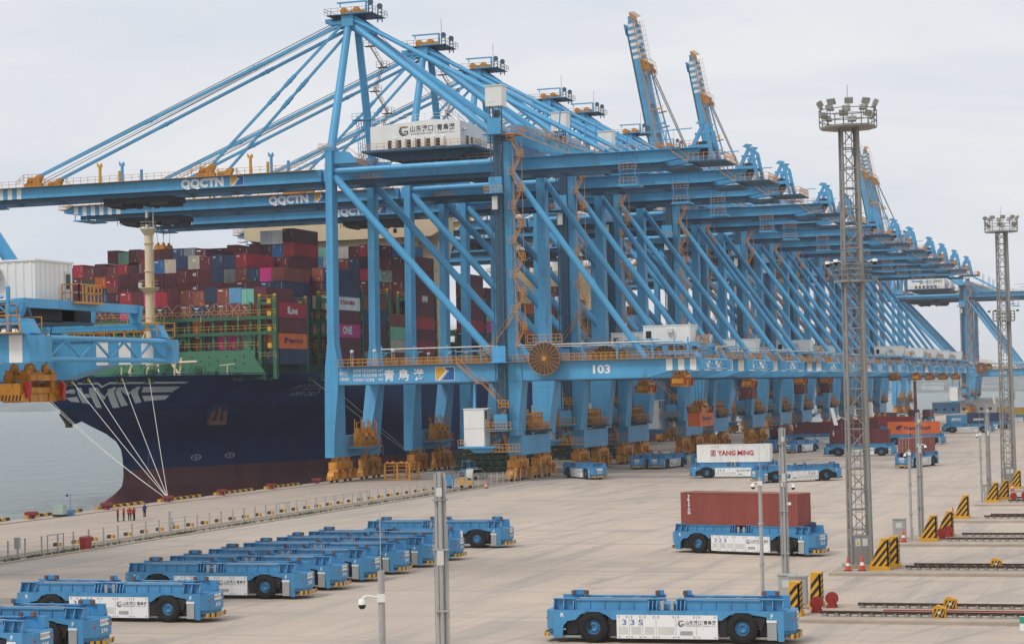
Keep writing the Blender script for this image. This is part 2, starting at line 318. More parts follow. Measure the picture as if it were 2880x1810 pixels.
    def mesh(s, name, mats):
        me = bpy.data.meshes.new(name); me.from_pydata(s.v, [], s.f)
        if isinstance(mats, str): mats = [mats]
        for k in mats: me.materials.append(MATS[k])
        if len(mats) > 1: me.polygons.foreach_set('material_index', s.m)
        me.polygons.foreach_set('use_smooth', s.sm); me.update(); return me
    def build(s, name, mats, parent=None, **kw): return put(name, s.mesh(name, mats), parent, **kw)
def put(name, me, parent=None, loc=None, rot=None, **kw):
    o = bpy.data.objects.new(name, me); COL.objects.link(o)
    if parent is not None: o.parent = parent
    if loc is not None: o.location = loc
    if rot is not None: o.rotation_euler = rot
    for k, v in kw.items(): o[k] = v
    return o
def thing(name, label, cat, loc=(0,0,0), rz=0, group=None):
    o = put(name, None, None, loc, (0,0,rz)); o['label'] = label; o['category'] = cat
    if group: o['group'] = group
    return o
def tag(o, label, cat, group=None):
    o['label'] = label; o['category'] = cat
    if group: o['group'] = group
    return o
STUFF = {'bumper_stripe', 'panel_seam', 'reel_spoke', 'lashing_rod', 'end_stripe', 'deck_pipe', 'rib'}
class Kit:
    """Part meshes of one kind of thing, made once and placed many times: entries (name, mesh, index of parent part or None)."""
    def __init__(s): s.e = []
    def add(s, name, mb, mats, parent=None, tagname=None):
        s.e.append((name, mb.mesh(name, mats) if isinstance(mb, MB) else mb, parent, tagname)); return len(s.e)-1
    def place(s, root, hook=None):
        made = []
        for name, me, par, tg in s.e:
            if hook:
                h = hook(name, tg)
                if h is False: made.append(None); continue
            else: h = None
            if par is not None and made[par] is None: made.append(None); continue
            made.append(put(name, me, root if par is None else made[par], **(h or {})))
            if name in STUFF: made[-1]['kind'] = 'stuff'
        return made
# ------------------------------------------------------------------ lettering
_tc = {}
def glyphs(body, bold=0.0, shear=0.0):
    key = (body, bold, shear)
    if key not in _tc:
        c = bpy.data.curves.new('t', 'FONT'); c.body = body; c.size = 1; c.resolution_u = 2; c.offset = bold; c.shear = shear
        o = bpy.data.objects.new('t', c); m = o.to_mesh()
        vs = [(v.co.x, v.co.y) for v in m.vertices]; fs = [tuple(p.vertices) for p in m.polygons]
        o.to_mesh_clear(); bpy.data.objects.remove(o); bpy.data.curves.remove(c)
        _tc[key] = (vs, fs)
    return _tc[key]
def letters(mb, body, o, u, v, height, width=None, bold=0.015, shear=0.0, mi=0, align='l', vertical=False):
    """Write BODY on the plane at O with text direction U and up V; HEIGHT is the capital height (0.7 of the size)."""
    o, u, v = Vector(o), Vector(u), Vector(v)
    if vertical:
        for i, ch in enumerate(body): letters(mb, ch, o-v*(height*1.2*i), u, v, height, height*(.4 if ch == 'I' else 1.1), bold, shear, mi, 'c')
        return mb
    vs, fs = glyphs(body, bold, shear)
    if not vs: return mb
    x0 = min(p[0] for p in vs); x1 = max(p[0] for p in vs); sy = height/0.72; sx = sy if width is None else width/(x1-x0)
    off = {'l': x0, 'c': (x0+x1)/2, 'r': x1}[align]
    n = u.cross(v); pts = [o+u*((p[0]-off)*sx)+v*(p[1]*sy) for p in vs]
    mb.add(pts, fs, mi); return mb
def quad(mb, o, u, v, poly, mi=0):
    o, u, v = Vector(o), Vector(u), Vector(v); mb.add([o+u*a+v*b for a, b in poly], [tuple(range(len(poly)))], mi)
def swirl(mb, o, u, v, s, mi=0, mi2=None):
    """Round swirl emblem: thick open ring with a bird-wing flick over it and an inner hook."""
    def arc(r0, r1, a0, a1, n, cx=0.0, cy=0.0, taper=True, m=mi):
        pts_o, pts_i = [], []
        for i in range(n+1):
            a = R(a0+(a1-a0)*i/n); k = (math.sin(math.pi*i/n)**0.5 if taper else 1); t = (r1-r0)*k
            pts_o.append((cx+r1*math.cos(a), cy+r1*math.sin(a))); pts_i.append((cx+(r1-t)*math.cos(a), cy+(r1-t)*math.sin(a)))
        for i in range(n): quad(mb, o, Vector(u)*s, Vector(v)*s, [pts_o[i], pts_o[i+1], pts_i[i+1], pts_i[i]], m)
    arc(0.33, 0.5, 75, 345, 18); arc(0.2, 0.3, 120, 320, 12)
    quad(mb, o, Vector(u)*s, Vector(v)*s, [(0.02, 0.02), (0.5, 0.02), (0.5, -0.1), (0.02, -0.1)], mi)
    quad(mb, o, Vector(u)*s, Vector(v)*s, [(0.38, 0.02), (0.5, 0.02), (0.5, -0.36), (0.38, -0.3)], mi)
    m2 = mi if mi2 is None else mi2
    quad(mb, o, Vector(u)*s, Vector(v)*s, [(-0.62, 0.5), (-0.1, 0.44), (0.45, 0.5), (0.5, 0.36), (0.0, 0.3)], m2)
def port_logo(mb, o, u, v, h, dark=0, gold=1):
    """Swirl, 山东港口 over SHANDONG PORT, a divider and 青島港 over Qingdao Port; H is the height of the swirl."""
    o, u, v = Vector(o), Vector(u), Vector(v)
    swirl(mb, o, u, v, h, dark, gold)
    letters(mb, '山东港口', o+u*h*0.72-v*h*0.08, u, v, h*0.5, width=h*2.5, mi=dark, bold=0.012)
    letters(mb, 'SHANDONG PORT', o+u*h*0.74-v*h*0.42, u, v, h*0.2, width=h*2.45, mi=dark, bold=0.0)
    quad(mb, o+u*h*3.42, u, v, [(0, -h*0.45), (h*0.03, -h*0.45), (h*0.03, h*0.5), (0, h*0.5)], dark)
    letters(mb, '青島港', o+u*h*3.62-v*h*0.08, u, v, h*0.5, width=h*1.95, mi=dark, bold=0.018)
    letters(mb, 'Qingdao Port', o+u*h*3.62-v*h*0.4, u, v, h*0.15, width=h*1.9, mi=dark, bold=0.0)
def terminal_logo(mb, o, u, v, w_, h, white=0, yellow=1, blue=2, text=True):
    """Framed panel: yellow pentagon left, blue right, white diagonal with the lettering."""
    o, u, v = Vector(o), Vector(u), Vector(v); n = u.cross(v)
    def q(poly, mi, lift): quad(mb, o+n*lift, u, v, [(a*w_, b*h) for a, b in poly], mi)
    q([(0,0),(1,0),(1,1),(0,1)], white, 0.0)
    q([(0.025,0.04),(0.1,0.04),(0.53,0.62),(0.46,0.96),(0.025,0.96)], yellow, 0.012)
    q([(0.22,0.04),(0.975,0.04),(0.975,0.96),(0.5,0.96),(0.6,0.62)], blue, 0.012)
    if text:
        d = (u*w_*0.36+v*h*0.52).normalized(); e = n.cross(d)
        letters(mb, 'QQCTN', o+u*w_*0.27+v*h*0.03+n*0.024, d, e, h*0.2, width=(u*w_*0.42+v*h*0.66).length, mi=white, bold=0.02)
# ------------------------------------------------------------------ the setting
def sheet(name, x0, x1, y0, y1, z, mat):
    return MB().add([(x0,y0,z),(x1,y0,z),(x1,y1,z),(x0,y1,z)], [(0,1,2,3)]).build(name, mat, kind='structure')
sheet('water', -6000, 6000, -3000, 6000, -4.0, 'water')
def slab(name, x0, x1, y0, y1, z0, z1, mat): return MB().box(x0, x1, y0, y1, z0, z1).build(name, mat, kind='structure')
slab('quay', -146, -107.5, 30, 1005, -8, 0, 'quay_top')
slab('apron', -107.5, 700, -120, 1005, -8, 0.0, 'apron')
slab('far_ground', -88, 900, 1005, 1500, -8, -0.02, 'quay_top')
sheet('worn_strip', -106.6, -99.5, 60, 470, 0.004, 'worn_strip')
kb = slab('kerb', -107.5, -106.9, 60, 336, 0.0, 0.14, 'concrete_slab')
sheet('trench_bed', -112.9, -107.5, 60, 1000, 0.004, 'trench_dirt')
# crane rails and cable trench let into the quay
for x in (-141.7, -109.5):
    o = MB().box(x-0.35, x+0.35, 60, 1000, 0.006, 0.016, 0).box(x-0.05, x+0.05, 60, 1000, 0.016, 0.07, 1).build('crane_rail', ['concrete_slab', 'rail_steel'], kind='structure')
MB().box(-112.4, -111.2, 60, 1000, 0.006, 0.02, 0).box(-112.0, -111.6, 60, 1000, 0.02, 0.03, 1).build('cable_trench', ['concrete_slab', 'black_steel'], kind='structure')
def shore():
    mb = MB(); random.seed(3); n = 90; xs = [-2600+i*60 for i in range(n)]
    prof = [5+7*abs(math.sin(i*0.21))+5*abs(math.sin(i*0.57+1))+random.uniform(0, 2) for i in range(n)]
    for i in range(n-1):
        a, b = xs[i], xs[i+1]
        mb.add([(a,3500,-4.5),(b,3500,-4.5),(b,3640,-4+prof[i+1]*1.2),(a,3640,-4+prof[i]*1.2),(b,4300,prof[i+1]*2.2),(a,4300,prof[i]*2.2)], [(0,1,2,3),(3,2,4,5)])
    mb.build('far_shore', 'far_land', kind='structure')
shore()
random.seed(5)
for i in range(22):
    x = -1150+i*62+random.uniform(-20, 20); wd = random.uniform(18, 46); ht = random.uniform(8, 22); y = 3520+random.uniform(0, 60)
    mb = MB().box(-wd/2, wd/2, 0, 20, 0, ht).prism([(-wd/2-1, ht), (wd/2+1, ht), (wd/2-3, ht+2.5), (-wd/2+3, ht+2.5)], 'y', -1, 21)
    o = mb.build('shore_building', 'far_white', loc=(x, y, -3.5))
    tag(o, 'pale building on the far shore, %s from the left' % ['first','second','third','fourth','fifth','sixth','seventh','eighth','ninth','tenth','eleventh','twelfth','thirteenth','fourteenth','fifteenth','sixteenth','seventeenth','eighteenth','nineteenth','twentieth','twenty-first','twenty-second'][i], 'building', 'pale buildings along the far shore')
def mound():
    mb = MB(); random.seed(11); nx, ny = 40, 10
    vs = []
    for j in range(ny+1):
        for i in range(nx+1):
            u, v_ = i/nx, j/ny; e = math.sin(math.pi*v_)*min(1, u*7)*min(1, (1-u)*7)
            vs.append((-86+u*300, 1120+v_*60, -0.1+e*(9.5+3*math.sin(u*17)+2*math.sin(u*41+v_*5)+random.uniform(-.5,.5))))
    fs = [(j*(nx+1)+i, j*(nx+1)+i+1, (j+1)*(nx+1)+i+1, (j+1)*(nx+1)+i) for j in range(ny) for i in range(nx)]
    mb.add(vs, fs, 0, True); mb.build('mound', 'mound_brown', kind='structure')
mound()
# ------------------------------------------------------------------ ship-to-shore cranes
OX = -125.5
def W(x): return x-OX
SEA, LAND, HALF = W(-141.9), W(-109.5), 9.5
HINGE = (W(-146.0), 0, 53.6)
def ribbed(x0, x1, y0, y1, z0, z1, pitch=.62):
    m = MB().box(x0, x1, y0, y1, z0, z1); n = int((x1-x0)/pitch)
    for i in range(n):
        x = x0+.1+i*(x1-x0)/n; m.box(x, x+.3, y0-.05, y0-.001, z0+.03, z1-.03)
    n = int((y1-y0)/pitch)
    for i in range(n):
        y = y0+.1+i*(y1-y0)/n; m.box(x1+.001, x1+.05, y, y+.3, z0+.03, z1-.03)
    return m
def crane_kit():
    k = Kit()
    # legs
    for s in (-1, 1):
        yo, yi = s*(HALF+1.2), s*(HALF-1.2); lo, hi = min(yo, yi), max(yo, yi)
        def ys(inner): a, b = yo, s*inner; return (min(a, b), max(a, b))
        m = MB().loft([(4.3, W(-143.6), W(-141.9), *ys(4.9)), (8.0, W(-143.55), W(-141.8), *ys(5.6)), (16.8, W(-143.4), W(-140.9), *ys(7.9)), (19.9, W(-143.3), W(-140.8), lo, hi), (24.2, W(-142.8), W(-141.5), lo, hi), (57.5, W(-142.5), W(-141.3), lo, hi)])
        k.add('leg', m, 'crane_blue')
        m = MB().loft([(7.6, W(-111.2), W(-108.5), *ys(6.4)), (16.8, W(-111.6), W(-107.4), *ys(7.7)), (19.9, W(-111.4), W(-107.6), lo, hi), (23.5, W(-110.4), W(-108.6), lo, hi), (57.2, W(-110.2), W(-108.8), lo, hi)])
        lg = k.add('leg', m, 'crane_blue')
    # portal beams with tapered landside tip
    for s in (-1, 1):
        y0, y1 = s*HALF-1.0, s*HALF+1.0
        prof = [(W(-143.2), 16.85), (W(-85.6), 16.85), (W(-81.7), 17.95), (W(-77), 17.95), (W(-77), 19.85), (W(-143.2), 19.85)]
        b = k.add('portal_beam', MB().prism(prof, 'y', y0, y1).box(W(-141), W(-77.2), y0-0.12, y1+0.12, 19.852, 19.95), 'crane_blue')
        for x in (-82.6, -80.6, -78.6): k.add('white_stripe', MB().box(W(x), W(x+1.05), y0-0.015, y1+0.015, 17.93, 19.87), 'white_paint', b)
        k.add('beam_flange', MB().box(W(-140), W(-86), y0-0.2, y1+0.2, 16.7, 16.845), 'crane_dark', b)
        k.add('end_box', MB().prism([(W(-77), y0), (W(-76.1), y0+0.5), (W(-76.1), y1-0.5), (W(-77), y1)], 'z', 17.96, 19.8), 'crane_blue', b)
        k.add('end_post', MB().prism([(W(-77.9), 19.96), (W(-76.9), 19.96), (W(-77.5), 21.0), (W(-78.2), 21.0)], 'y', s*HALF-0.5, s*HALF+0.5), 'crane_blue', b)
    # truss that ties the two beam tips
    a = HALF-1.0
    for z in (18.15, 19.65): k.add('truss_chord', MB().tube((W(-76.6),-a,z), (W(-76.6),a,z), 0.2, 10), 'crane_blue_tube')
    for i in range(8):
        ya = -a+2*a*i/8; yb = -a+2*a*(i+1)/8; z0, z1 = (18.3, 19.5) if i % 2 == 0 else (19.5, 18.3)
        k.add('truss_brace', MB().tube((W(-76.6),ya,z0), (W(-76.6),yb,z1), 0.1, 6), 'crane_blue_tube')
    # sills, cross girders
    k.add('sill_beam', MB().box(W(-143.3), W(-142.1), -4.9, 4.9, 4.3, 8.0), 'crane_blue')
    m = MB().box(W(-111.05), W(-108.6), -8.2, 8.2, 4.3, 7.6)
    k.add('sill_beam', m, 'crane_blue')
    k.add('sill_top_plate', MB().box(W(-111.4), W(-107.6), -6.3, 6.3, 8.0, 8.35), 'black_steel')
    for x0, x1 in ((-142.6, -141.2), (-110.3, -108.7)):
        k.add('cross_girder', MB().prism([(-HALF+1.2, 55.0), (-4.5, 55.02), (4.5, 55.02), (HALF-1.2, 55.0), (HALF-1.2, 57.3), (-HALF+1.2, 57.3)], 'x', W(x0), W(x1)), 'crane_blue')
    k.add('cross_girder', MB().box(W(-142.9), W(-141.4), -HALF+1.2, HALF-1.2, 17.4, 19.6), 'crane_blue')
    # bracing tubes
    for s in (-1, 1):
        y = s*HALF
        k.add('horizontal_tube', MB().tube((W(-141.2),y,54.0), (W(-110.2),y,54.0), 0.55, 12), 'crane_blue_tube')
        k.add('diagonal_tube', MB().tube((W(-141.3),y,53.0), (W(-112.0),y,20.3), 0.68, 12), 'crane_blue_tube')
        k.add('diagonal_tube', MB().tube((W(-108.7),y,51.9), (W(-86.2),y,20.0), 0.55, 12), 'crane_blue_tube')
        # A-frame
        k.add('mast', MB().tube((W(-141.9),y,57.4), (W(-141.2),s*2.0,81.2), 0.78, 12, r2=0.66).box(W(-142.7), W(-141.1), y-1.0, y+1.0, 57.4, 58.2), 'crane_blue_tube')
        k.add('backstay', MB().tube((W(-140.6),s*1.7,80.8), (W(-110.4),s*HALF*0.92,57.4), 0.66, 12), 'crane_blue_tube')
        k.add('rear_stay', MB().tube((W(-140.2),s*2.4,81.6), (W(-94.0),s*3.8,55.4), 0.34, 8), 'crane_blue_tube')
        k.add('backstay_foot', MB().prism([(W(-112.6), 57.2), (W(-108.2), 57.2), (W(-108.6), 58.4), (W(-111.6), 59.8)], 'y', s*HALF*0.92-0.5, s*HALF*0.92+0.5), 'crane_blue')
        k.add('leg_gusset', MB().prism([(W(-141.3), 55.2), (W(-136.8), 55.2), (W(-138.6), 57.2), (W(-141.3), 57.4)], 'y', y-0.6, y+0.6), 'crane_blue')
    for s in (-1, 1):
        k.add('rear_gusset', MB().prism([(W(-110.2), 57.3), (W(-110.2), 60.2), (W(-108.6), 60.6), (W(-96.4), 55.6), (W(-95.6), 55.0), (W(-101), 55.0)], 'y', s*5.2-.5, s*5.2+.5), 'crane_blue')
        k.add('hoist_cable', MB().tube((W(-140.4),s*1.0,82.6), (W(-121.0),s*2.0,62.0), .05, 5).tube((W(-140.2),s*1.3,82.6), (W(-119.4),s*2.4,62.0), .05, 5), 'cable_grey')
        for x in (-102.5, -98.0): k.add('stay_strut', MB().tube((W(x),s*3.4,55.2), (W(x)+.6,s*3.2,55.4+(81.6-55.4)*((-94-x)/(-46.2)*-1 if False else (-94.0-x)/46.2*1.0)+3.2), .12, 6), 'crane_blue_tube')
    ap = k.add('mast_head', MB().box(W(-142.2), W(-140.0), -3.0, 3.0, 80.4, 82.4).box(W(-144.8), W(-142.2), -2.6, 2.6, 80.9, 81.5).prism([(W(-140), 80.4), (W(-137.5), 79.2), (W(-137.2), 80.4), (W(-140), 82.4)], 'y', -2.4, 2.4), 'crane_blue')
    for x, y in ((-142.2, -1.6), (-142.2, 1.6), (-139.8, -1.6), (-139.8, 1.6)):
        k.add('sheave', MB().lathe([(0.05, -0.3), (0.3, -.3), (.3, -.22), (0.72, -0.22), (0.72, 0.22), (.3, .22), (.3, .3), (0.05, 0.3)], (W(x), y, 83.3), 'y', 16, 0, False), 'machine_orange', ap)
    k.add('head_floor', MB().box(W(-145.0), W(-136.2), -3.4, 3.4, 82.4, 82.5), 'crane_dark', ap)
    k.add('head_railing', MB().railing([(W(-145.2),-3.6,82.5), (W(-136),-3.6,82.5), (W(-136),3.6,82.5), (W(-145.2),3.6,82.5), (W(-145.2),-3.6,82.5)], 1.1, 1.2), 'rust', ap)
    k.add('head_davit', MB().bar((W(-138.6),0,82.4), (W(-138.6),0,85.3), 0.3).bar((W(-138.6),0,85.2), (W(-144.2),0,85.2), 0.34, 0.26).bar((W(-143.6),0,85.1), (W(-143.6),0,84.4), 0.15), 'crane_blue', ap)
    k.add('head_winch', MB().box(W(-146.0), W(-144.4), -1.4, 1.4, 81.5, 82.2).box(W(-140.2), W(-138.0), -1.6, 1.6, 79.2, 79.45).box(W(-141.6), W(-138.4), -2.3, 2.3, 82.52, 82.9), 'crane_blue', ap)
    for s in (-1, 1):
        m = MB()
        for dx in (-.45, .45): m.bar((W(-136.9)+dx,s*2.2,81.6), (W(-136.9)+dx*.7,s*2.2,84.6), .16)
        for i in range(5): m.bar((W(-137.35),s*2.2,81.9+i*.65), (W(-136.45),s*2.2,82.2+i*.65), .09)
        m.lathe([(.05,-.2),(.5,-.2),(.5,.2),(.05,.2)], (W(-136.9),s*2.2,84.5), 'y', 10, 0, False)
        k.add('rope_guide', m, 'crane_dark', ap)
    k.add('antenna', MB().tube((W(-139),2.4,83), (W(-139),2.4,88.5), 0.05, 5), 'cable_grey', ap)
    # zig-zag ladder up the far mast
    zs = [57.8, 61.8, 65.8, 69.8, 73.8, 77.6]
    m = MB()
    for i, (z0, z1) in enumerate(zip(zs, zs[1:])):
        def mx(z): t = (z-57.4)/24; return W(-140.4+0.6*t), HALF+(2-HALF)*t
        (xa, ya), (xb, yb) = mx(z0), mx(z1); d = 2.6 if i % 2 == 0 else 0.6; e = 0.6 if i % 2 == 0 else 2.6
        m.stair((xa+d, ya, z0), (xb+e, yb, z1), 0.7, (0,1,0), step=0.4)
        m.box(xb+e-1.0, xb+e+1.0, yb-0.7, yb+0.7, z1-0.05, z1); m.railing([(xb+e-1,yb-.7,z1), (xb+e+1,yb-.7,z1), (xb+e+1,yb+.7,z1)], 1.0, 1.0)
    k.add('mast_stair', m, 'rust')
    # rear girder, rails, walkway
    for s in (-1, 1):
        g = k.add('girder', MB().prism([(W(-145.6), 52.9), (W(-84.5), 52.9), (W(-78.4), 53.6), (W(-77.4), 55.0), (W(-145.6), 55.0)], 'y', s*3.6-0.65, s*3.6+0.65), 'crane_blue')
        k.add('trolley_rail', MB().box(W(-145.6), W(-84), s*3.1-0.5, s*3.1+0.5, 52.2, 52.898), 'crane_dark', g)
        yy = s*(3.6+0.66)
        k.add('walkway', MB().box(W(-145), W(-77.5), min(yy, yy+s*0.95), max(yy, yy+s*0.95), 54.86, 54.96), 'crane_blue', g)
        k.add('railing', MB().railing([(W(-145),yy+s*0.9,54.96), (W(-77.5),yy+s*0.9,54.96)], 1.1, 1.5, 0.04), 'crane_orange', g)
    m = MB()
    for x in range(-140, -80, 9): m.box(W(x), W(x)+0.7, -2.94, 2.94, 53.2, 54.6)
    k.add('girder_tie', m, 'crane_blue')
    # rear end platform with latch towers
    ep = k.add('end_platform', MB().box(W(-79.5), W(-73.2), -4.6, 4.6, 52.55, 52.75).box(W(-84.0), W(-78.8), -3.4, 3.4, 51.7, 52.2), 'crane_dark')
    k.add('end_railing', MB().railing([(W(-79.4),-4.6,52.75), (W(-73.3),-4.6,52.75), (W(-73.3),4.6,52.75), (W(-79.4),4.6,52.75)], 1.3, 0.8, 0.05).stair((W(-82.6),-4.7,55.0), (W(-79.6),-4.7,52.7), 0.8, (0,1,0)), 'crane_orange', ep)
    for s in (-1, 1):
        y = s*2.6
        k.add('latch_tower', MB().prism([(W(-79.6), 54.9), (W(-78.9), 54.9), (W(-77.0), 58.6), (W(-77.5), 59.0)], 'y', y-.26, y+.26).prism([(W(-76.0), 53.0), (W(-75.4), 53.0), (W(-76.4), 58.4), (W(-77.3), 59.2), (W(-77.0), 58.2)], 'y', y-.26, y+.26).box(W(-79.8), W(-75.8), y-.3, y+.3, 55.0, 55.6).box(W(-78.6), W(-76.2), y-.25, y+.25, 57.2, 57.6).prism([(W(-77.3), 58.8), (W(-76.6), 59.5), (W(-77.7), 59.7), (W(-78.4), 59.2)], 'y', y-.3, y+.3), 'crane_blue', ep)
    k.add('end_winch', MB().box(W(-79), W(-76.6), -2.0, 2.0, 54.6, 56.2), 'crane_dark', ep)
    k.add('davit', MB().bar((W(-83.5),-3.0,55), (W(-83.5),-3.0,58.2), 0.2).bar((W(-88),-3.0,58.1), (W(-79),-3.0,58.4), 0.16), 'crane_blue', ep)
    # maintenance basket hung under the rear girder
    m = MB()
    for x in (-91.2, -88.6):
        for y in (-4.7, -2.6): m.bar((W(x),y,49.4), (W(x),y,56.2), 0.09)
    for z in (49.4, 50.6, 52.0, 53.4, 54.6, 56.2): m.bar((W(-91.2),-4.7,z), (W(-88.6),-4.7,z), 0.07)
    m.box(W(-91.6), W(-88.2), -4.9, -1.0, 49.1, 49.4)
    bk = k.add('basket', m, 'crane_blue')
    k.add('basket_rail', MB().railing([(W(-91.4),-4.8,49.4), (W(-88.3),-4.8,49.4)], 1.2, 0.7).railing([(W(-91.4),-4.8,51.8), (W(-88.3),-4.8,51.8)], 1.2, 0.7), 'crane_orange', bk)
    # machinery house
    y0, y1 = -7.6, 6.6
    prof = [(W(-135.2), 57.3), (W(-118.6), 57.3), (W(-118.6), 61.7), (W(-123.5), 62.2), (W(-135.2), 61.5)]
    h = k.add('machinery_house', MB().prism(prof, 'y', y0, y1), 'white_paint')
    for i in range(6): k.add('vent', MB().box(W(-131.9+i*1.78), W(-131.9+i*1.78)+0.82, y0-0.12, y0+0.05, 57.6, 58.9), 'dark_glass', h)
    for i in range(6): k.add('vent_hood', MB().box(W(-131.05+i*1.78), W(-131.05+i*1.78)+0.7, y0-0.5, y0-0.01, 57.5, 59.2), 'white_paint', h)
    k.add('house_door', MB().box(W(-118.59), W(-118.5), -4.6, -3.6, 57.4, 59.4).box(W(-118.59), W(-118.52), -2.2, -1.2, 58.3, 59.4), 'dark_glass', h)
    k.add('cooler', MB().box(W(-118.55), W(-117.7), 0.5, 2.0, 58.3, 59.4).box(W(-118.55), W(-117.8), -6.6, -5.6, 60.2, 60.6), 'white_paint', h)
    k.add('roof_railing', MB().railing([(W(-135),y0+.2,61.6), (W(-123.5),y0+.2,62.25), (W(-118.9),y0+.2,61.8), (W(-118.9),y1-.2,61.8)], 1.1, 1.6, 0.03), 'white_paint', h)
    mbl = MB(); port_logo(mbl, (W(-129.0), y0-0.04, 60.4), (1,0,0), (0,0,1), 1.7, 0, 1)
    k.add('lettering', mbl, ['letter_dark', 'letter_gold'], h)
    k.add('house_platform', MB().box(W(-136.4), W(-115.8), y0-1.3, y1+0.6, 56.9, 57.28).prism([(W(-135.5), 56.9), (W(-117), 56.9), (W(-120), 55.6), (W(-132), 55.6)], 'y', -6.0, 5.4), 'crane_dark')
    k.add('house_railing', MB().railing([(W(-136.3),y0-1.2,57.28), (W(-115.9),y0-1.2,57.28), (W(-115.9),y1,57.28)], 1.1, 1.3, 0.04), 'crane_orange')
    # lattice service stands beside the house
    for x in (-139.6, -137.4):
        m = MB()
        for dx in (0, 0.9): m.bar((W(x)+dx,-2,55), (W(x)+dx-0.5,-2,63.8), 0.1).bar((W(x)+dx,-1,55), (W(x)+dx-0.5,-1,63.8), 0.1)
        for i in range(9): m.bar((W(x)-i*.055,-2,55.5+i), (W(x)+0.9-i*.055,-2,55.5+i+(0.8 if i % 2 else 0)), 0.06)
        m.box(W(x)-1.1, W(x)+0.9, -2.6, -0.6, 63.6, 63.75).railing([(W(x)-1.1,-2.6,63.7), (W(x)+.9,-2.6,63.7), (W(x)+.9,-.6,63.7)], 1.1, 0.8)
        k.add('service_stand', m, 'crane_blue')
    # platforms and stairs at the leg heads
    k.add('leg_head_railing', MB().railing([(W(-140.8),-HALF-1.6,57.5), (W(-143.6),-HALF-1.6,57.5), (W(-143.6),-HALF+1.6,57.5)], 1.2, 0.8), 'crane_orange')
    m = MB().stair((W(-140.2),-6.5,57.5), (W(-136.6),-6.5,55.0), 0.8).stair((W(-137.0),-4.8,57.6), (W(-139.4),-4.8,55.1), 0.8).railing([(W(-139.6),-4.4,55.2), (W(-134.0),-4.4,55.2)], 1.2, 0.8).box(W(-139.2), W(-134.4), -4.6, -3.9, 53.0, 53.1).railing([(W(-139.2),-4.6,53.1), (W(-134.4),-4.6,53.1)], 1.1, 0.8)
    k.add('leg_head_stair', m, 'crane_orange')
    m = MB().box(W(-111.5), W(-107.0), -HALF-2.4, -HALF+1.3, 58.2, 58.3).railing([(W(-112.4),-HALF-2.4,58.3), (W(-106.8),-HALF-2.4,58.3), (W(-106.8),-HALF+1.3,58.3)], 1.2, 0.7, 0.05).stair((W(-106.8),-HALF-1.4,58.2), (W(-99.6),-HALF+3.4,55.0), 0.9).stair((W(-104.5),-6.8,58.6), (W(-96.5),-5.2,55.2), 0.9).railing([(W(-107),-7,58.8), (W(-103),-6.5,57.6), (W(-97),-5.4,55.6)], 1.2, 0.8, 0.05)
    k.add('leg_head_stair', m, 'crane_orange')
    # lift shaft in front of the near landside leg
    m = MB()
    for x in (-111.6, -110.0):
        for y in (-HALF-2.6, -HALF-1.3): m.bar((W(x),y,7.5), (W(x),y,63.0), 0.16)
    for i in range(37):
        z = 8+i*1.5; m.bar((W(-111.6),-HALF-2.6,z), (W(-110.0),-HALF-2.6,z), 0.09); m.bar((W(-110.0),-HALF-2.6,z), (W(-110.0),-HALF-1.3,z), 0.09)
    m.box(W(-111.4), W(-110.2), -HALF-1.5, -HALF-1.35, 7.5, 62.5)
    sh = k.add('lift_shaft', m, 'crane_dark')
    k.add('lift_house', MB().box(W(-112.2), W(-109.3), -HALF-3.2, -HALF-0.6, 63.0, 66.4).box(W(-112.35), W(-109.15), -HALF-3.35, -HALF-0.45, 66.4, 66.55).box(W(-111.6), W(-111.0), -HALF-3.25, -HALF-3.2, 63.6, 64.1), 'white_paint', sh)
    for z in (58.3, 48.4, 20.0, 8.6):
        d = k.add('landing', MB().box(W(-112.0), W(-109.7), -HALF-3.0, -HALF-2.62, z, z+2.7).box(W(-112.6), W(-109.2), -HALF-3.9, -HALF-2.4, z-0.12, z), 'crane_blue', sh)
    k.add('landing_railing', MB().railing([(W(-112.6),-HALF-2.5,48.4), (W(-112.6),-HALF-3.9,48.4), (W(-109.3),-HALF-3.9,48.4)], 1.1, 0.6, 0.05), 'crane_orange', sh)
    k.add('lift_motor', MB().box(W(-111.4), W(-110.5), -HALF-3.2, -HALF-2.65, 45.6, 47.8), 'grey_white', sh)
    # zig-zag stair tower behind the lift, on the leg
    m = MB(); z = 22.5; i = 0
    xs = (W(-108.2), W(-106.6))
    while z < 56:
        z1 = z+2.9; a, b = (xs if i % 2 == 0 else xs[::-1])
        m.stair((a,-HALF-1.8,z), (b,-HALF-1.8,z1), 0.75, (0,1,0), step=0.4)
        m.box(b-0.6, b+0.6, -HALF-2.3, -HALF-1.2, z1-0.06, z1).railing([(b-.6,-HALF-2.3,z1), (b+.6,-HALF-2.3,z1)], 1.1, 0.6, 0.045)
        z = z1; i += 1
    for x in xs: m.bar((x,-HALF-1.3,22), (x,-HALF-1.3,57), 0.08)
    m.stair((W(-113.0),-HALF-1.8,21.6), (W(-108.6),-HALF-1.8,27.6), 0.8).box(W(-114.4), W(-112.8), -HALF-2.3, -HALF-1.2, 21.5, 21.6).railing([(W(-114.4),-HALF-2.3,21.6), (W(-112.8),-HALF-2.3,21.6)], 1.1, 0.5, 0.05)
    k.add('stair_tower', m, 'crane_orange')
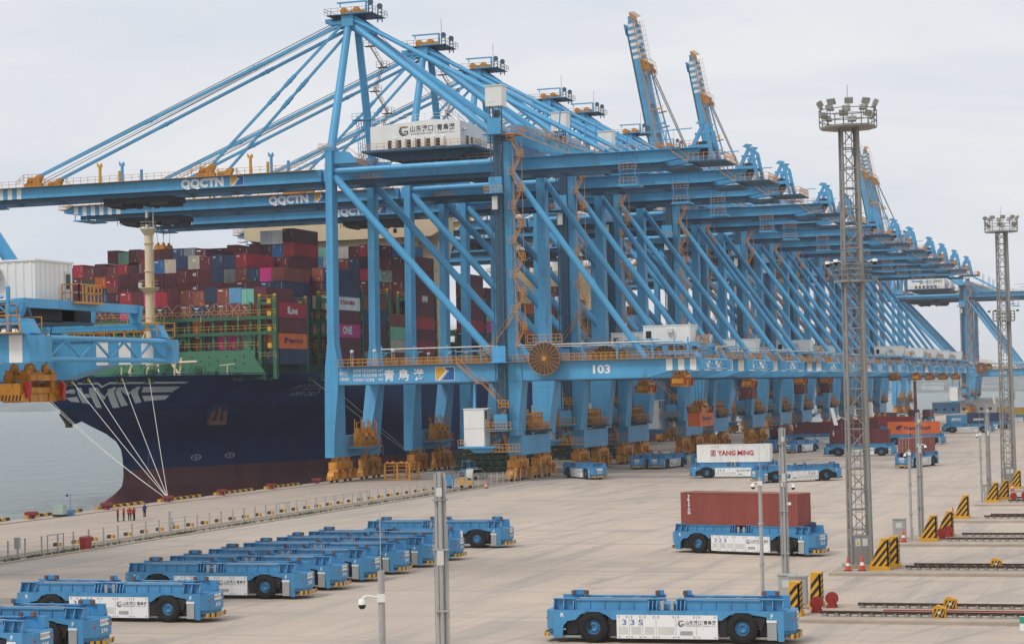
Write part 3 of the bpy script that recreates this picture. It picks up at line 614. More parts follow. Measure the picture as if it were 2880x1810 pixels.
    # portal beam walkway
    for s in (-1, 1):
        y = s*(HALF+1.0); yo = y+s*0.9
        k.add('beam_walkway', MB().box(W(-140.5), W(-77.3), min(y, yo), max(y, yo), 19.96, 20.04), 'crane_orange')
        k.add('beam_railing', MB().railing([(W(-140.5),yo,20.04), (W(-77.2),yo,20.04)], 1.15, 0.9, 0.045).railing([(W(-140.5),s*(HALF-1.0),20.04), (W(-77.2),s*(HALF-1.0),20.04)], 1.1, 1.4, 0.04), 'crane_orange')
    # pipe gallery posts along the beam
    for x in range(-133, -78, 6):
        m = MB().bar((W(x),-HALF-.4,20), (W(x),-HALF-.4,23.3), 0.22).bar((W(x),-HALF-.4,21.4), (W(x)+1.1,-HALF-.4,22.2), 0.09).bar((W(x),-HALF-.4,21.4), (W(x)-1.1,-HALF-.4,22.2), 0.09).bar((W(x)-1.6,-HALF-.4,22.2), (W(x)+1.6,-HALF-.4,22.2), 0.1)
        k.add('gallery_post', m, 'crane_blue')
    k.add('gallery_pipe', MB().tube((W(-133),-HALF-.55,22.75), (W(-84),-HALF-.55,22.75), 0.13, 6).tube((W(-110),-HALF+.1,22.4), (W(-79),-HALF+.1,22.4), 0.1, 6), 'grey_white')
    for x in (-138.2, -134.0, -130.6): k.add('flood_lamp', MB().bar((W(x),-HALF-1.7,20), (W(x),-HALF-1.7,22.4), 0.07).bar((W(x)+.4,-HALF-1.7,20), (W(x)+.4,-HALF-1.7,22.0), 0.06).lathe([(0.02,-.2),(0.3,-.2),(0.34,.2),(0.02,.25)], (W(x)+.2,-HALF-1.7,22.5), 'y', 8), 'grey_white')
    # cable reel with radial spokes
    m = MB().lathe([(0.2, -0.5), (2.65, -0.5), (2.65, 0.2), (0.2, 0.2)], (W(-103.0),-HALF-2.2,20.4), 'y', 32, 0, False)
    cr_ = k.add('cable_reel', m, 'reel_brown')
    m = MB()
    for i in range(20):
        a = 2*math.pi*i/20; m.bar((W(-103.0)+.3*math.cos(a),-HALF-2.78,20.4+.3*math.sin(a)), (W(-103.0)+2.72*math.cos(a),-HALF-2.78,20.4+2.72*math.sin(a)), 0.06)
    for i in range(36):
        a, b = 2*math.pi*i/36, 2*math.pi*(i+1)/36; m.bar((W(-103.0)+2.74*math.cos(a),-HALF-2.76,20.4+2.74*math.sin(a)), (W(-103.0)+2.74*math.cos(b),-HALF-2.76,20.4+2.74*math.sin(b)), 0.06)
    m.lathe([(0.02,-.2),(0.38,-.2),(0.38,.1)], (W(-103.0),-HALF-2.75,20.4), 'y', 12, 0, False)
    k.add('reel_spoke', m, 'crane_orange', cr_)
    k.add('reel_guard', MB().railing([(W(-106),-HALF-2.2,23.2), (W(-100),-HALF-2.2,23.2)], 1.2, 1.0, 0.05).box(W(-106), W(-100), -HALF-2.6, -HALF-1.6, 23.1, 23.2), 'crane_orange', cr_)
    # stair from the beam down to the control cabin
    m = MB().stair((W(-118.6),-HALF-2.2,20.0), (W(-115.0),-HALF-2.2,16.6), 0.9).box(W(-115.2), W(-114.0), -HALF-2.7, -HALF-1.7, 16.5, 16.6).stair((W(-114.2),-HALF-2.2,16.6), (W(-110.4),-HALF-2.2,12.6), 0.9).box(W(-111.2), W(-109.4), -HALF-2.8, -HALF-1.7, 12.4, 12.5).railing([(W(-111.2),-HALF-2.8,12.5), (W(-109.4),-HALF-2.8,12.5)], 1.1, 0.6, 0.05).stair((W(-111.2),-HALF-2.2,9.6), (W(-109.9),-HALF-2.2,12.4), 0.8).stair((W(-109.8),-HALF-2.2,5.0), (W(-111.0),-HALF-2.2,9.0), 0.8)
    k.add('cabin_stair', m, 'crane_orange')
    cb = k.add('control_cabin', MB().box(W(-117.2), W(-113.6), -HALF-3.4, -HALF-0.4, 9.0, 12.2).box(W(-117.2), W(-113.6), -HALF-3.4, -HALF-0.4, 6.0, 8.95).box(W(-117.3), W(-112.9), -HALF-3.5, -HALF-0.3, 12.2, 12.35), 'white_paint')
    k.add('cabin_window', MB().box(W(-113.61), W(-113.55), -HALF-2.9, -HALF-1.9, 10.6, 11.9), 'dark_glass', cb)
    k.add('cabin_floor', MB().box(W(-118.2), W(-111.6), -HALF-3.7, -HALF-0.2, 5.7, 5.98).prism([(W(-116.8), 5.7), (W(-112), 5.7), (W(-113), 4.9), (W(-115.6), 4.9)], 'y', -HALF-3, -HALF-1), 'crane_blue', cb)
    k.add('cabin_hanger', MB().tube((W(-116.0),-HALF-1.2,12.2), (W(-116.0),-HALF-0.8,16.8), 0.28, 8), 'crane_blue', cb)
    k.add('cabin_railing', MB().railing([(W(-118.2),-HALF-3.7,6), (W(-117.2),-HALF-3.7,6)], 1.1, 0.5, 0.05).box(W(-113.4), W(-109.0), -HALF-3.2, -HALF-1.6, 8.75, 8.85).railing([(W(-113.4),-HALF-3.2,8.85), (W(-109.0),-HALF-3.2,8.85)], 1.1, 0.55, 0.05).box(W(-112.2), W(-107.4), -HALF-3.4, -HALF-1.6, 5.0, 5.1).railing([(W(-112.2),-HALF-3.4,5.1), (W(-107.4),-HALF-3.4,5.1)], 1.2, 0.6, 0.05), 'crane_orange', cb)
    # orange machinery on the sills
    for x, z0, kind in ((-140.6, 8.0, 0), (-109.5, 8.4, 1)):
        m = MB()
        if kind == 0:
            m.box(W(x)-1.2, W(x)+1.5, -4.4, 4.4, 6.0, 6.15)
            for yy in (-3.4, -0.4, 2.4):
                m.tube((W(x)+.3,yy+.1,7.2), (W(x)+.3,yy+1.3,7.2), 0.72, 12).box(W(x)-.6, W(x)+.9, yy-.1, yy+.08, 6.2, 8.4).box(W(x)-.6, W(x)+.9, yy+1.3, yy+1.48, 6.2, 8.4).box(W(x)-.5, W(x)+.3, yy+.2, yy+1.1, 8.4, 9.2)
                for dx in (-.5, .9): m.bar((W(x)+dx,yy+.2,8.3), (W(x)+dx,yy+.2,10.8), .12).bar((W(x)+dx,yy+1.2,8.3), (W(x)+dx,yy+1.2,10.2), .12)
                m.bar((W(x)-.5,yy+.2,10.2), (W(x)+.9,yy+1.2,10.2), .1)
            m.railing([(W(x)+1.5,-4.4,6.15), (W(x)+1.5,4.4,6.15)], 1.1, 0.8, 0.05).railing([(W(x)+1.3,-4.0,8.3), (W(x)+1.3,1.5,8.3)], 1.1, 0.8, 0.05).stair((W(x)+1.5,4.2,4.2), (W(x)+1.5,2.0,6.2), 0.8, (1,0,0)).stair((W(x)+1.5,-4.4,3.6), (W(x)+1.5,-2.2,6.2), 0.8, (1,0,0))
        else:
            for yy in (-5.2, -3.2, -1.2, .8, 2.8, 4.6):
                for dx in (-.8, .6): m.bar((W(x)+dx,yy,z0), (W(x)+dx,yy,z0+3.0+(.5 if yy in (-5.2, .8) else 0)), .2)
                m.bar((W(x)-.8,yy,z0+2.8), (W(x)+.6,yy,z0+2.8), .2).tube((W(x)-.1,yy+.3,z0+.8), (W(x)-.1,yy+1.3,z0+.8), .5, 10).box(W(x)-.4, W(x)+.4, yy+.4, yy+1.2, z0+1.5, z0+2.2)
            m.bar((W(x)+.6,-5.2,z0+2.6), (W(x)+.6,4.6,z0+2.6), .24).bar((W(x)+.6,-5.2,z0+1.4), (W(x)+.6,4.6,z0+1.4), .12)
            m.railing([(W(x)+1.7,-5.6,z0), (W(x)+1.7,6.0,z0)], 1.3, 0.6, 0.05)
        k.add('winch_group', m, 'machine_orange')
        k.add('winch_drum', MB().tube((W(x)+.5,-3.0,z0+.6 if kind else 7.4), (W(x)+.5,3.4,z0+.6 if kind else 7.4), 0.35, 8), 'crane_dark')
    k.add('sill_platform', MB().box(W(-142.0), W(-138.9), -4.6, 4.6, 5.7, 5.95).bar((W(-141.8),-3,4.5), (W(-139.2),-3,5.7), 0.2).bar((W(-141.8),3,4.5), (W(-139.2),3,5.7), 0.2), 'crane_blue')
    # bogies
    for x in (-142.4, -109.8):
        for s in (-1, 1):
            m = MB(); yc = s*6.7
            m.prism([(yc-1.2, 4.3), (yc+1.2, 4.3), (yc+0.8, 2.6), (yc-0.8, 2.6)], 'x', W(x)-.6, W(x)+.6)
            m.prism([(yc-3.6, 3.5), (yc-1.0, 3.8), (yc+1.0, 3.8), (yc+3.6, 3.5), (yc+3.7, 2.3), (yc+2.2, 2.1), (yc+.6, 2.9), (yc-.6, 2.9), (yc-2.2, 2.1), (yc-3.7, 2.3)], 'x', W(x)-.75, W(x)+.75)
            for d in (-2.9, 2.9):
                m.prism([(yc+d-1.9, 0.95), (yc+d-1.6, 1.7), (yc+d-.5, 2.4), (yc+d+.5, 2.4), (yc+d+1.6, 1.7), (yc+d+1.9, 0.95), (yc+d+1.0, .8), (yc+d, 1.5), (yc+d-1.0, .8)], 'x', W(x)-.6, W(x)+.6)
                for e in (-1.15, 1.15):
                    m.box(W(x)-.7, W(x)+.7, yc+d+e-.75, yc+d+e+.75, 0.45, 1.15).box(W(x)+.7, W(x)+1.15, yc+d+e-.35, yc+d+e+.35, .5, 1.6).lathe([(0.05,-.25),(.33,-.25),(.33,.25),(.05,.25)], (W(x)+1.0, yc+d+e, 1.9), 'y', 8)
            m.box(W(x)-.5, W(x)+.5, yc+s*5.0-.3, yc+s*5.0+.3, .5, 1.1).box(W(x)+.3, W(x)+1.0, yc-4.8, yc+4.8, .62, .82)
            for d in (-4.1, -1.8, 1.8, 4.1): m.bar((W(x)+.8,yc+d*.95,2.3), (W(x)+.8,yc+d,.9), .3).box(W(x)+.5, W(x)+.95, yc+d*.5-.2, yc+d*.5+.2, 2.3, 3.2)
            for d in (-2.6, 2.6): m.prism([(yc+d-.5, 4.3), (yc+d+.5, 4.3), (yc+d+.2, 3.1), (yc+d-.2, 3.1)], 'x', W(x)-.5, W(x)+.5)
            b = k.add('bogie', m, 'machine_orange')
            for d in (-4.05, -1.75, 1.75, 4.05): k.add('wheel', MB().lathe([(0.02,-.16),(.42,-.16),(.42,.16),(.02,.16)], (W(x), yc+d, .45), 'x', 14), 'rail_steel', b)
    # portal trolley on the landside overhang
    tf = k.add('trolley_frame', MB().box(W(-88.5), W(-78.5), -8.9, -8.3, 20.6, 21.1).box(W(-88.5), W(-78.5), 8.3, 8.9, 20.6, 21.1).box(W(-88.3), W(-87.6), -8.3, 8.3, 21.9, 22.55).box(W(-79.4), W(-78.7), -8.3, 8.3, 21.9, 22.55).box(W(-88.3), W(-78.7), -5.2, -4.7, 22.0, 22.55).box(W(-88.3), W(-78.7), 1.5, 2.0, 22.0, 22.55), 'crane_blue', tagname='ptrolley')
    for x in (-88.0, -83.2, -79.1):
        for y in (-8.5, 8.5): k.add('frame_leg', MB().prism([(W(x)-.35, 21.1), (W(x)+.35, 21.1), (W(x)+.6, 22.5), (W(x)-.6, 22.5)], 'y', y-.25, y+.25), 'crane_blue', tf, 'ptrolley')
    k.add('frame_floor', MB().box(W(-87.6), W(-79.4), -4.7, 1.5, 22.3, 22.5).box(W(-87.0), W(-80.0), -4.4, 3.6, 20.9, 21.1), 'crane_dark', tf, 'ptrolley')
    m = MB()
    for i in range(7):
        xx = W(-88.0)+i*1.5; m.bar((xx,-8.6,20.2), (xx+.75,-8.6,21.9), .08).bar((xx+.75,-8.6,21.9), (xx+1.5,-8.6,20.2), .08)
    k.add('frame_lattice', m, 'crane_dark', tf, 'ptrolley')
    k.add('access_ladder', MB().bar((W(-88.9),-8.9,20.0), (W(-88.9),-8.9,24.6), .07).bar((W(-88.3),-8.9,20.0), (W(-88.3),-8.9,24.6), .07).bar((W(-88.9),-8.9,21), (W(-88.3),-8.9,21), .06).bar((W(-88.9),-8.9,22), (W(-88.3),-8.9,22), .06).bar((W(-88.9),-8.9,23), (W(-88.3),-8.9,23), .06).bar((W(-88.9),-8.9,24), (W(-88.3),-8.9,24), .06), 'crane_blue', tf, 'ptrolley')
    th = k.add('trolley_house', ribbed(W(-87.8), W(-79.8), -5.0, 0.2, 22.6, 25.4).box(W(-87.9), W(-79.68), -5.12, .32, 25.4, 25.54), 'white_paint', tagname='ptrolley')
    k.add('trolley_door', MB().box(W(-79.74), W(-79.68), -1.0, -0.2, 22.8, 24.8), 'grey_white', th, 'ptrolley')
    k.add('door_window', MB().box(W(-79.68), W(-79.66), -.9, -.3, 23.5, 24.6), 'dark_glass', th, 'ptrolley')
    k.add('trolley_window', MB().box(W(-87.3), W(-86.4), -5.09, -5.0, 23.4, 24.6), 'dark_glass', th, 'ptrolley')
    k.add('trolley_cooler', MB().box(W(-83.6), W(-82.6), -5.7, -5.06, 24.2, 24.9), 'grey_white', th, 'ptrolley')
    k.add('trolley_railing', MB().railing([(W(-79.6),-1.6,22.5), (W(-78.2),-1.6,22.5), (W(-78.2),1.8,22.5), (W(-79.6),1.8,22.5)], 1.3, 0.5, 0.05).railing([(W(-90),-8.6,21), (W(-88),-8.6,21), (W(-79),-8.8,21)], 1.1, 0.9, 0.05).box(W(-79.6), W(-78.1), -1.7, 1.9, 22.36, 22.5), 'crane_orange', tagname='ptrolley')
    m = MB()
    for x in (-89.5, -85.5, -81.5): m.bar((W(x),-8.9,20.9), (W(x),-8.9,23.2), 0.18).bar((W(x)-1.2,-8.9,22.3), (W(x)+1.2,-8.9,22.3), 0.1).bar((W(x),-8.9,21.4), (W(x)+1.0,-8.9,22.2), 0.09)
    m.tube((W(-91),-9.0,22.6), (W(-80),-9.0,22.6), 0.12, 6).tube((W(-90),-9.2,23.0), (W(-84),-9.2,23.1), 0.1, 6)
    k.add('trolley_pipework', m, 'crane_blue', tagname='ptrolley')
    k.add('trolley_winch', MB().box(W(-86.8), W(-80), -5.2, -1, 21.0, 22.4).tube((W(-86),2,21.6), (W(-80.4),2,21.6), 0.6, 10).box(W(-86), W(-81), 3, 5, 21, 22.2), 'black_steel', tagname='ptrolley')
    # --- boom, in hinge-local coordinates (origin at the hinge, reaching towards -x)
    hx, _, hz = HINGE
    def B(x): return W(x)-hx
    def Bz(z): return z-hz
    for s in (-1, 1):
        prof = [(B(-146.2), Bz(52.9)), (B(-216.0), Bz(52.9)), (B(-219.5), Bz(53.7)), (B(-219.5), Bz(54.3)), (B(-218.0), Bz(55.0)), (B(-146.2), Bz(55.0))]
        g = k.add('boom_girder', MB().prism(prof, 'y', s*3.6-0.65, s*3.6+0.65), 'crane_blue', tagname='boom')
        k.add('boom_rail', MB().box(B(-216.5), B(-146.4), s*3.1-0.5, s*3.1+0.5, Bz(52.2), Bz(52.898)), 'crane_dark', g, 'boomsub')
        for i in range(6):
            x = -217.6+i*1.95
            k.add('white_stripe', MB().box(B(x), B(x+0.95), s*3.6-0.665, s*3.6+0.665, Bz(53.3 if i == 0 else 52.88), Bz(55.02)), 'white_paint', g, 'boomsub')
        yy = s*(3.6+0.66)
        k.add('boom_railing', MB().railing([(B(-219.6),yy+s*.8,Bz(55)), (B(-147),yy+s*.8,Bz(55))], 1.1, 1.5, 0.04).box(B(-219.6), B(-147), min(yy, yy+s*.9), max(yy, yy+s*.9), Bz(54.9), Bz(54.98)), 'crane_orange', g, 'boomsub')
        for x in (-204.6, -169.0):
            m = MB().box(B(x)-1.8, B(x)+1.8, s*3.6-.5, s*3.6+.5, Bz(55.02), Bz(55.7)).prism([(B(x)-1.6, Bz(55.7)), (B(x)+1.4, Bz(55.7)), (B(x)+2.0, Bz(57.1)), (B(x)+1.2, Bz(57.3))], 'y', s*3.6-.4, s*3.6+.4).lathe([(.05,-.5),(.6,-.5),(.6,.5),(.05,.5)], (B(x)-.6, s*3.6, Bz(56.2)), 'y', 10)
            m.railing([(B(x)-3.2,s*4.6,Bz(55)), (B(x)-1.5,s*4.6,Bz(56.2)), (B(x)+2,s*4.6,Bz(56.2)), (B(x)+3,s*4.6,Bz(55))], 1.1, 0.8, 0.05)
            k.add('stay_bracket', m, 'machine_orange', g, 'boomsub')
    m = MB()
    for x in range(-212, -148, 9): m.box(B(x), B(x)+.7, -2.94, 2.94, Bz(53.2), Bz(54.6))
    m.box(B(-219.9), B(-218.2), -4.3, 4.3, Bz(53.6), Bz(54.4)).box(B(-218), B(-214.6), -4.0, 4.0, Bz(51.9), Bz(52.1)).bar((B(-217.6),-3.8,Bz(52)), (B(-217.6),-3.8,Bz(53.6)), .14).bar((B(-215),-3.8,Bz(52)), (B(-215),-3.8,Bz(53.2)), .14).bar((B(-217.6),3.8,Bz(52)), (B(-217.6),3.8,Bz(53.6)), .14)
    k.add('boom_tie', m, 'crane_blue', tagname='boom')
    for x in (-190.8, -186.2, -160.3, -156.2):
        k.add('stay_rest', MB().box(B(x), B(x)+.35, -3.9, -3.4, Bz(55), Bz(58.0)).prism([(B(x)-.3, Bz(58)), (B(x)+.7, Bz(58)), (B(x)+.5, Bz(58.7)), (B(x)+.1, Bz(58.2)), (B(x)-.4, Bz(58.8))], 'y', -3.85, -3.45).box(B(x), B(x)+.35, 3.4, 3.9, Bz(55), Bz(58.0)), 'hazard_yellow' if x in (-190.8, -160.3) else 'crane_blue', tagname='boom')
    m = MB().railing([(B(-221),-4.4,Bz(54.4)), (B(-221),4.4,Bz(54.4))], 1.3, 0.8, 0.05).box(B(-221.2), B(-219), -4.5, 4.5, Bz(54.3), Bz(54.4)).stair((B(-219.2),-4.6,Bz(54.4)), (B(-217.2),-4.6,Bz(56)), .8)
    k.add('tip_platform', m, 'crane_orange', tagname='boom')
    # stays of a lowered boom
    apx, apz = W(-142.0), 81.2
    for s in (-1, 1):
        for tx, r, mids in ((-203.9, 0.26, (0.28, 0.62)), (-168.2, 0.22, (0.4, 0.52))):
            p, q = V(apx, s*2.2, apz), V(W(tx), s*3.6, 56.8); d = (q-p).normalized()
            m = MB().bar(p, q, r*1.5, r*2.0)
            for t in mids: c = p.lerp(q, t); m.lathe([(0.05,-.25),(.42,-.25),(.42,.25),(.05,.25)], (c.x, c.y, c.z), 'y', 8).bar(c-d*1.4, c+d*1.4, .6, .55)
            k.add('forestay', m, 'crane_blue_tube', tagname='down')
    m = MB()
    for y in (-1.6, -0.7, 0.7, 1.6): m.tube((apx,y,82.2), (W(-206.5),y*1.6,56.4), 0.06, 5)
    for y in (-1.2, 1.2): m.tube((apx,y,82.4), (W(-204),y*2.2,57.4), 0.075, 5)
    k.add('boom_rope', m, 'cable_grey', tagname='down')
    # stays of a raised boom: folded links along the boom plus ropes to the head
    ca, sa = math.cos(R(80)), math.sin(R(80))
    def up(x, dz): L_ = -B(x); return V(hx-L_*ca+dz*sa, 0, hz+L_*sa+dz*ca)
    m = MB()
    for s in (-1, 1):
        m.bar(up(-204.6, 2.0)+V(0,s*3.6,0), up(-176, 4.2)+V(0,s*3.4,0), .35, .4).bar(up(-176, 4.2)+V(0,s*3.4,0), up(-156, 2.5)+V(0,s*3.4,0), .35, .4).bar(up(-156, 2.5)+V(0,s*3.4,0), (apx,s*2.2,apz), .3, .3)
    k.add('forestay', m, 'crane_blue_tube', tagname='up')
    m = MB()
    for y in (-1.6, -.7, .7, 1.6): m.tube(up(-206, 2.5)+V(0,y*1.4,0), (apx+1.0,y,82.2), 0.09, 5)
    k.add('boom_rope', m, 'cable_grey', tagname='up')
    # main trolley (placed per crane along the boom)
    m = MB().box(-7.0, 7.0, -2.7, 2.7, -1.1, -0.1).box(-6.4, -3.0, -2.9, 2.9, -1.5, -1.0).box(2.6, 6.4, -2.9, 2.9, -1.6, -1.0)
    for x in (-5.6, -2.2, 1.4, 5.2): m.lathe([(.05,-2.6),(.55,-2.6),(.55,2.6),(.05,2.6)], (x,0,-1.2), 'y', 8)
    m.railing([(-7.4,-2.9,-1.6), (-3,-2.9,-1.6)], 1.0, .7, .05)
    k.add('main_trolley', m, 'black_steel', tagname='trolley')
    return k
CRANE = crane_kit()
PT = {104: -16.0, 105: -13.0, 106: -13.2, 107: -6.0, 108: -14.8, 109: -14.5}
def crane(num, y, boom='down', trolley=-185.0, label='', ptrolley=True, dx=0.0, name='ship_to_shore_crane'):
    root = thing(name, label, 'crane', (OX+dx, y, 0), 0, 'quay cranes along the berth')
    def hook(nm, tg):
        if tg == 'down' and boom != 'down': return False
        if tg == 'up' and boom != 'up': return False
        if tg == 'ptrolley': return dict(loc=(PT.get(num, 0.0), 0, 0)) if ptrolley and nm in ('trolley_frame', 'trolley_house', 'trolley_railing', 'trolley_pipework', 'trolley_winch') else (None if ptrolley else False)
        if tg == 'boom': return dict(loc=HINGE, rot=(0, R(80) if boom == 'up' else 0, 0))
        if tg == 'trolley': return dict(loc=(W(trolley if boom == 'down' else -128), 0, 52.2))
        return None
    made = CRANE.place(root, hook)
    names = [e[0] for e in CRANE.e]
    i = names.index('boom_girder'); bg = made[i]
    hx, _, hz = HINGE
    if 'q' not in _shared:
        m = MB(); letters(m, 'QQCTN', (W(-173.8)-hx, -3.6-0.69, 53.2-hz), (1,0,0), (0,0,1), 1.5, width=8.6, bold=0.06); _shared['q'] = m.mesh('lettering', 'white_letter')
    put('lettering', _shared['q'], bg)
    if 'l' not in _shared:
        m = MB(); terminal_logo(m, (W(-163.9)-hx, -3.6-0.7, 53.05-hz), (1,0,0), (0,0,1), 2.7, 1.8); _shared['l'] = m.mesh('terminal_emblem', ['white_letter', 'logo_yellow', 'logo_blue'])
    put('terminal_emblem', _shared['l'], bg)
    for a_, hh, ww, bo in (((W(-93.6), -HALF-1.03, 17.75), 1.4, 3.0, .03), ((W(-109.5), HALF-1.24, 22.8), 1.0, 1.2, .03), ((W(-142.4), HALF-1.9, 9.6), .9, 1.1, .03)):
        m = MB(); letters(m, str(num), a_, (1,0,0), (0,0,1), hh, width=ww, bold=bo, align='c'); m.build('crane_number', 'white_letter', root)
    return root
_shared = {}
CRANES = [  # number, centre along the quay, boom, main trolley
    (102, 136.0, 'down', -170), (103, 339.5, 'down', -183.5), (104, 376.8, 'down', -201), (105, 408.3, 'down', -165), (106, 457.5, 'down', -190), (107, 485.0, 'down', -175),
    (108, 530.0, 'down', -170), (109, 567.0, 'down', -185), (110, 600.0, 'up', 0), (111, 645.6, 'down', -170), (112, 678.7, 'up', 0), (113, 715.0, 'down', -180), (114, 754.0, 'down', -170)]
_ord = {104: 'second', 105: 'third', 106: 'fourth', 107: 'fifth', 108: 'sixth', 109: 'seventh', 110: 'eighth', 111: 'ninth', 112: 'tenth', 113: 'eleventh', 114: 'twelfth'}
for num, y, boom, tx in CRANES:
    if num == 102: lb = 'blue quay crane at the left edge, only its landside overhang showing'
    elif num == 103: lb = 'nearest full blue quay crane, numbered 103, with big cable reel'
    else: lb = 'blue quay crane, %s in the row behind the one numbered 103, boom %s' % (_ord[num], 'raised' if boom == 'up' else 'lowered')
    root = crane(num, y, boom, tx, lb)
    if num == 103:
        m = MB(); yf = -HALF-1.03
        letters(m, '青', (W(-132.4), yf, 17.5), (1,0,0), (0,0,1), 1.5, width=1.9, bold=0.022); letters(m, '島', (W(-129.7), yf, 17.5), (1,0,0), (0,0,1), 1.5, width=1.9, bold=0.022); letters(m, '港', (W(-127.0), yf, 17.5), (1,0,0), (0,0,1), 1.5, width=1.9, bold=0.022)
        for i, (a, b) in enumerate((('双吊具下额定起重量', '65T'), ('单吊具下额定起重量', '70T'), ('吊钩横梁下起重量', '90T'))):
            letters(m, a, (W(-138.1), yf, 18.95-i*0.78), (1,0,0), (0,0,1), 0.42, width=4.4 if i < 2 else 3.9, bold=0.01)
            letters(m, b, (W(-133.45), yf, 18.95-i*0.78), (1,0,0), (0,0,1), 0.42, bold=0.02)
        letters(m, 'ZPMC', (W(-140.2), yf, 18.55), (1,0,0), (0,0,1), 0.36, width=1.5, bold=0.03, align='c')
        letters(m, '上海振华重工', (W(-141.05), yf, 17.55), (1,0,0), (0,0,1), 0.44, width=2.3, bold=0.02)
        pts = []
        for i in range(24):
            a = 2*math.pi*i/24; c, s_ = math.cos(a), math.sin(a)
            pts.append((W(-140.2)+1.0*math.copysign(abs(c)**.7, c), 18.7+0.42*math.copysign(abs(s_)**.7, s_)))
        for i in range(24):
            (a, b), (c, d) = pts[i], pts[(i+1) % 24]; e = 0.9
            ia, ib = W(-140.2)+(a-W(-140.2))*e, 18.7+(b-18.7)*e-0.0; ic, id_ = W(-140.2)+(c-W(-140.2))*e, 18.7+(d-18.7)*e
            m.add([(a,yf,b),(c,yf,d),(ic,yf,id_),(ia,yf,ib)], [(0,1,2,3)])
        m.build('lettering', 'white_letter', root)
        m = MB(); terminal_logo(m, (W(-123.0), yf, 17.15), (1,0,0), (0,0,1), 3.5, 2.35); m.build('terminal_emblem', ['white_letter', 'logo_yellow', 'logo_blue'], root)
        for s_, x in ((0, -109.8),): pass
crane(201, 962.0, 'up', -150, 'hazy blue crane standing apart at the far end of the quay', ptrolley=False, dx=10.5)
crane(202, 990.0, 'up', -150, 'hazy blue crane right behind the far crane that stands apart', ptrolley=False, dx=10.5)
# ------------------------------------------------------------------ containers
_cm = {}
def container_mesh(L, H, Wd=2.44):
    key = (L, H)
    if key in _cm: return _cm[key]
    m = MB(); hx, hy = L/2, Wd/2; p = 0.16
    for sx in (-1, 1):
        for sy in (-1, 1): m.box(*sorted((sx*hx, sx*(hx-p))), *sorted((sy*hy, sy*(hy-p))), 0, H)
    for sy in (-1, 1):
        m.box(-hx+p, hx-p, *sorted((sy*hy, sy*(hy-.09))), 0, 0.17); m.box(-hx+p, hx-p, *sorted((sy*hy, sy*(hy-.07))), H-0.09, H)
    for sx in (-1, 1):
        m.box(*sorted((sx*hx, sx*(hx-.12))), -hy+p, hy-p, 0, 0.17); m.box(*sorted((sx*hx, sx*(hx-.12))), -hy+p, hy-p, H-0.12, H)
    def corr(a0, a1, place, pitch=0.29, dep=0.045):
        n = max(3, int((a1-a0)/pitch)); st = (a1-a0)/n; pts = []
        for i in range(n):
            a = a0+i*st; pts += [(a, 0), (a+st*.25, 0), (a+st*.5, -dep), (a+st*.75, -dep)]
        pts.append((a1, 0)); vs = []; fs = []
        for a, d in pts: vs += [place(a, d, 0.17), place(a, d, H-0.09)]
        for i in range(len(pts)-1): fs.append((2*i, 2*i+2, 2*i+3, 2*i+1))
        m.add(vs, fs)
    for s in (-1, 1):
        corr(-hx+p, hx-p, lambda a, d, z, s=s: (a, s*(hy-.015+d), z))
        corr(-hy+p, hy-p, lambda a, d, z, s=s: (s*(hx-.02+d), a, z), 0.26)
    m.add([(-hx,-hy,H-.03),(hx,-hy,H-.03),(hx,hy,H-.03),(-hx,hy,H-.03),(-hx,-hy,.12),(hx,-hy,.12),(hx,hy,.12),(-hx,hy,.12)], [(0,1,2,3),(7,6,5,4)])
    _cm[key] = m.mesh('container', 'container_paint'); return _cm[key]
def door_mesh(L, H):
    key = ('d', L, H)
    if key in _cm: return _cm[key]
    m = MB(); x = -L/2
    for y0, y1 in ((-1.05, -0.02), (0.02, 1.05)):
        m.box(x-.035, x-.005, y0, y1, 0.2, H-.14)
        for i in range(5): m.box(x-.05, x-.034, y0+.05, y1-.05, 0.32+i*(H-.5)/5, .32+i*(H-.5)/5+.22)
    _cm[key] = m.mesh('door', 'container_paint'); 
    m = MB()
    for y in (-.82, -.3, .3, .82):
        m.tube((x-.085,y,.15), (x-.085,y,H-.1), .028, 5)
        for z in (.2, .9, 1.7, H-.2): m.box(x-.1, x-.03, y-.06, y+.06, z, z+.09)
    _cm[('r', L, H)] = m.mesh('lock_rod', 'container_paint')
    return _cm[key]
MARK = {}
def mark_mesh(kind, L, H):
    key = (kind, L, H)
    if key in MARK: return MARK[key]
    m = MB(); x = -L/2-0.012; u, v = V(0,-1,0), V(0,0,1)
    def q(cx, cz, w_, h, mi=0): m.add([(x,cx+w_/2,cz-h/2),(x,cx-w_/2,cz-h/2),(x,cx-w_/2,cz+h/2),(x,cx+w_/2,cz+h/2)], [(0,1,2,3)], mi)
    rnd = random.Random(hash(kind) % 99 if not isinstance(kind, str) else len(kind)*7)
    for i in range(9): q(-0.72, H-.4-i*.13, .075, .085)
    if kind == 'lease': letters(m, 'tex', (x, 0.95, H-.62), u, v, .3, bold=.04)
    elif kind == 'plate': q(0.45, H-.42, .85, .2)
    elif kind == 'spot': q(0.1, H*.72, .12, .12, 1); q(-.3, .5, .2, .3, 1)
    elif kind == 'tag': q(.75, H-.45, .24, .34, 1); q(-.2, H*.6, .1, .1, 1)
    elif kind == 'big45': letters(m, '45', (x, 0.3, H*.52), u, v, .55, bold=.04)
    elif kind == 'label': q(-.45, .42, .35, .2, 1); q(.1, H*.66, .1, .1)
    MARK[key] = m.mesh('lettering', ['white_letter', 'logo_yellow']); return MARK[key]
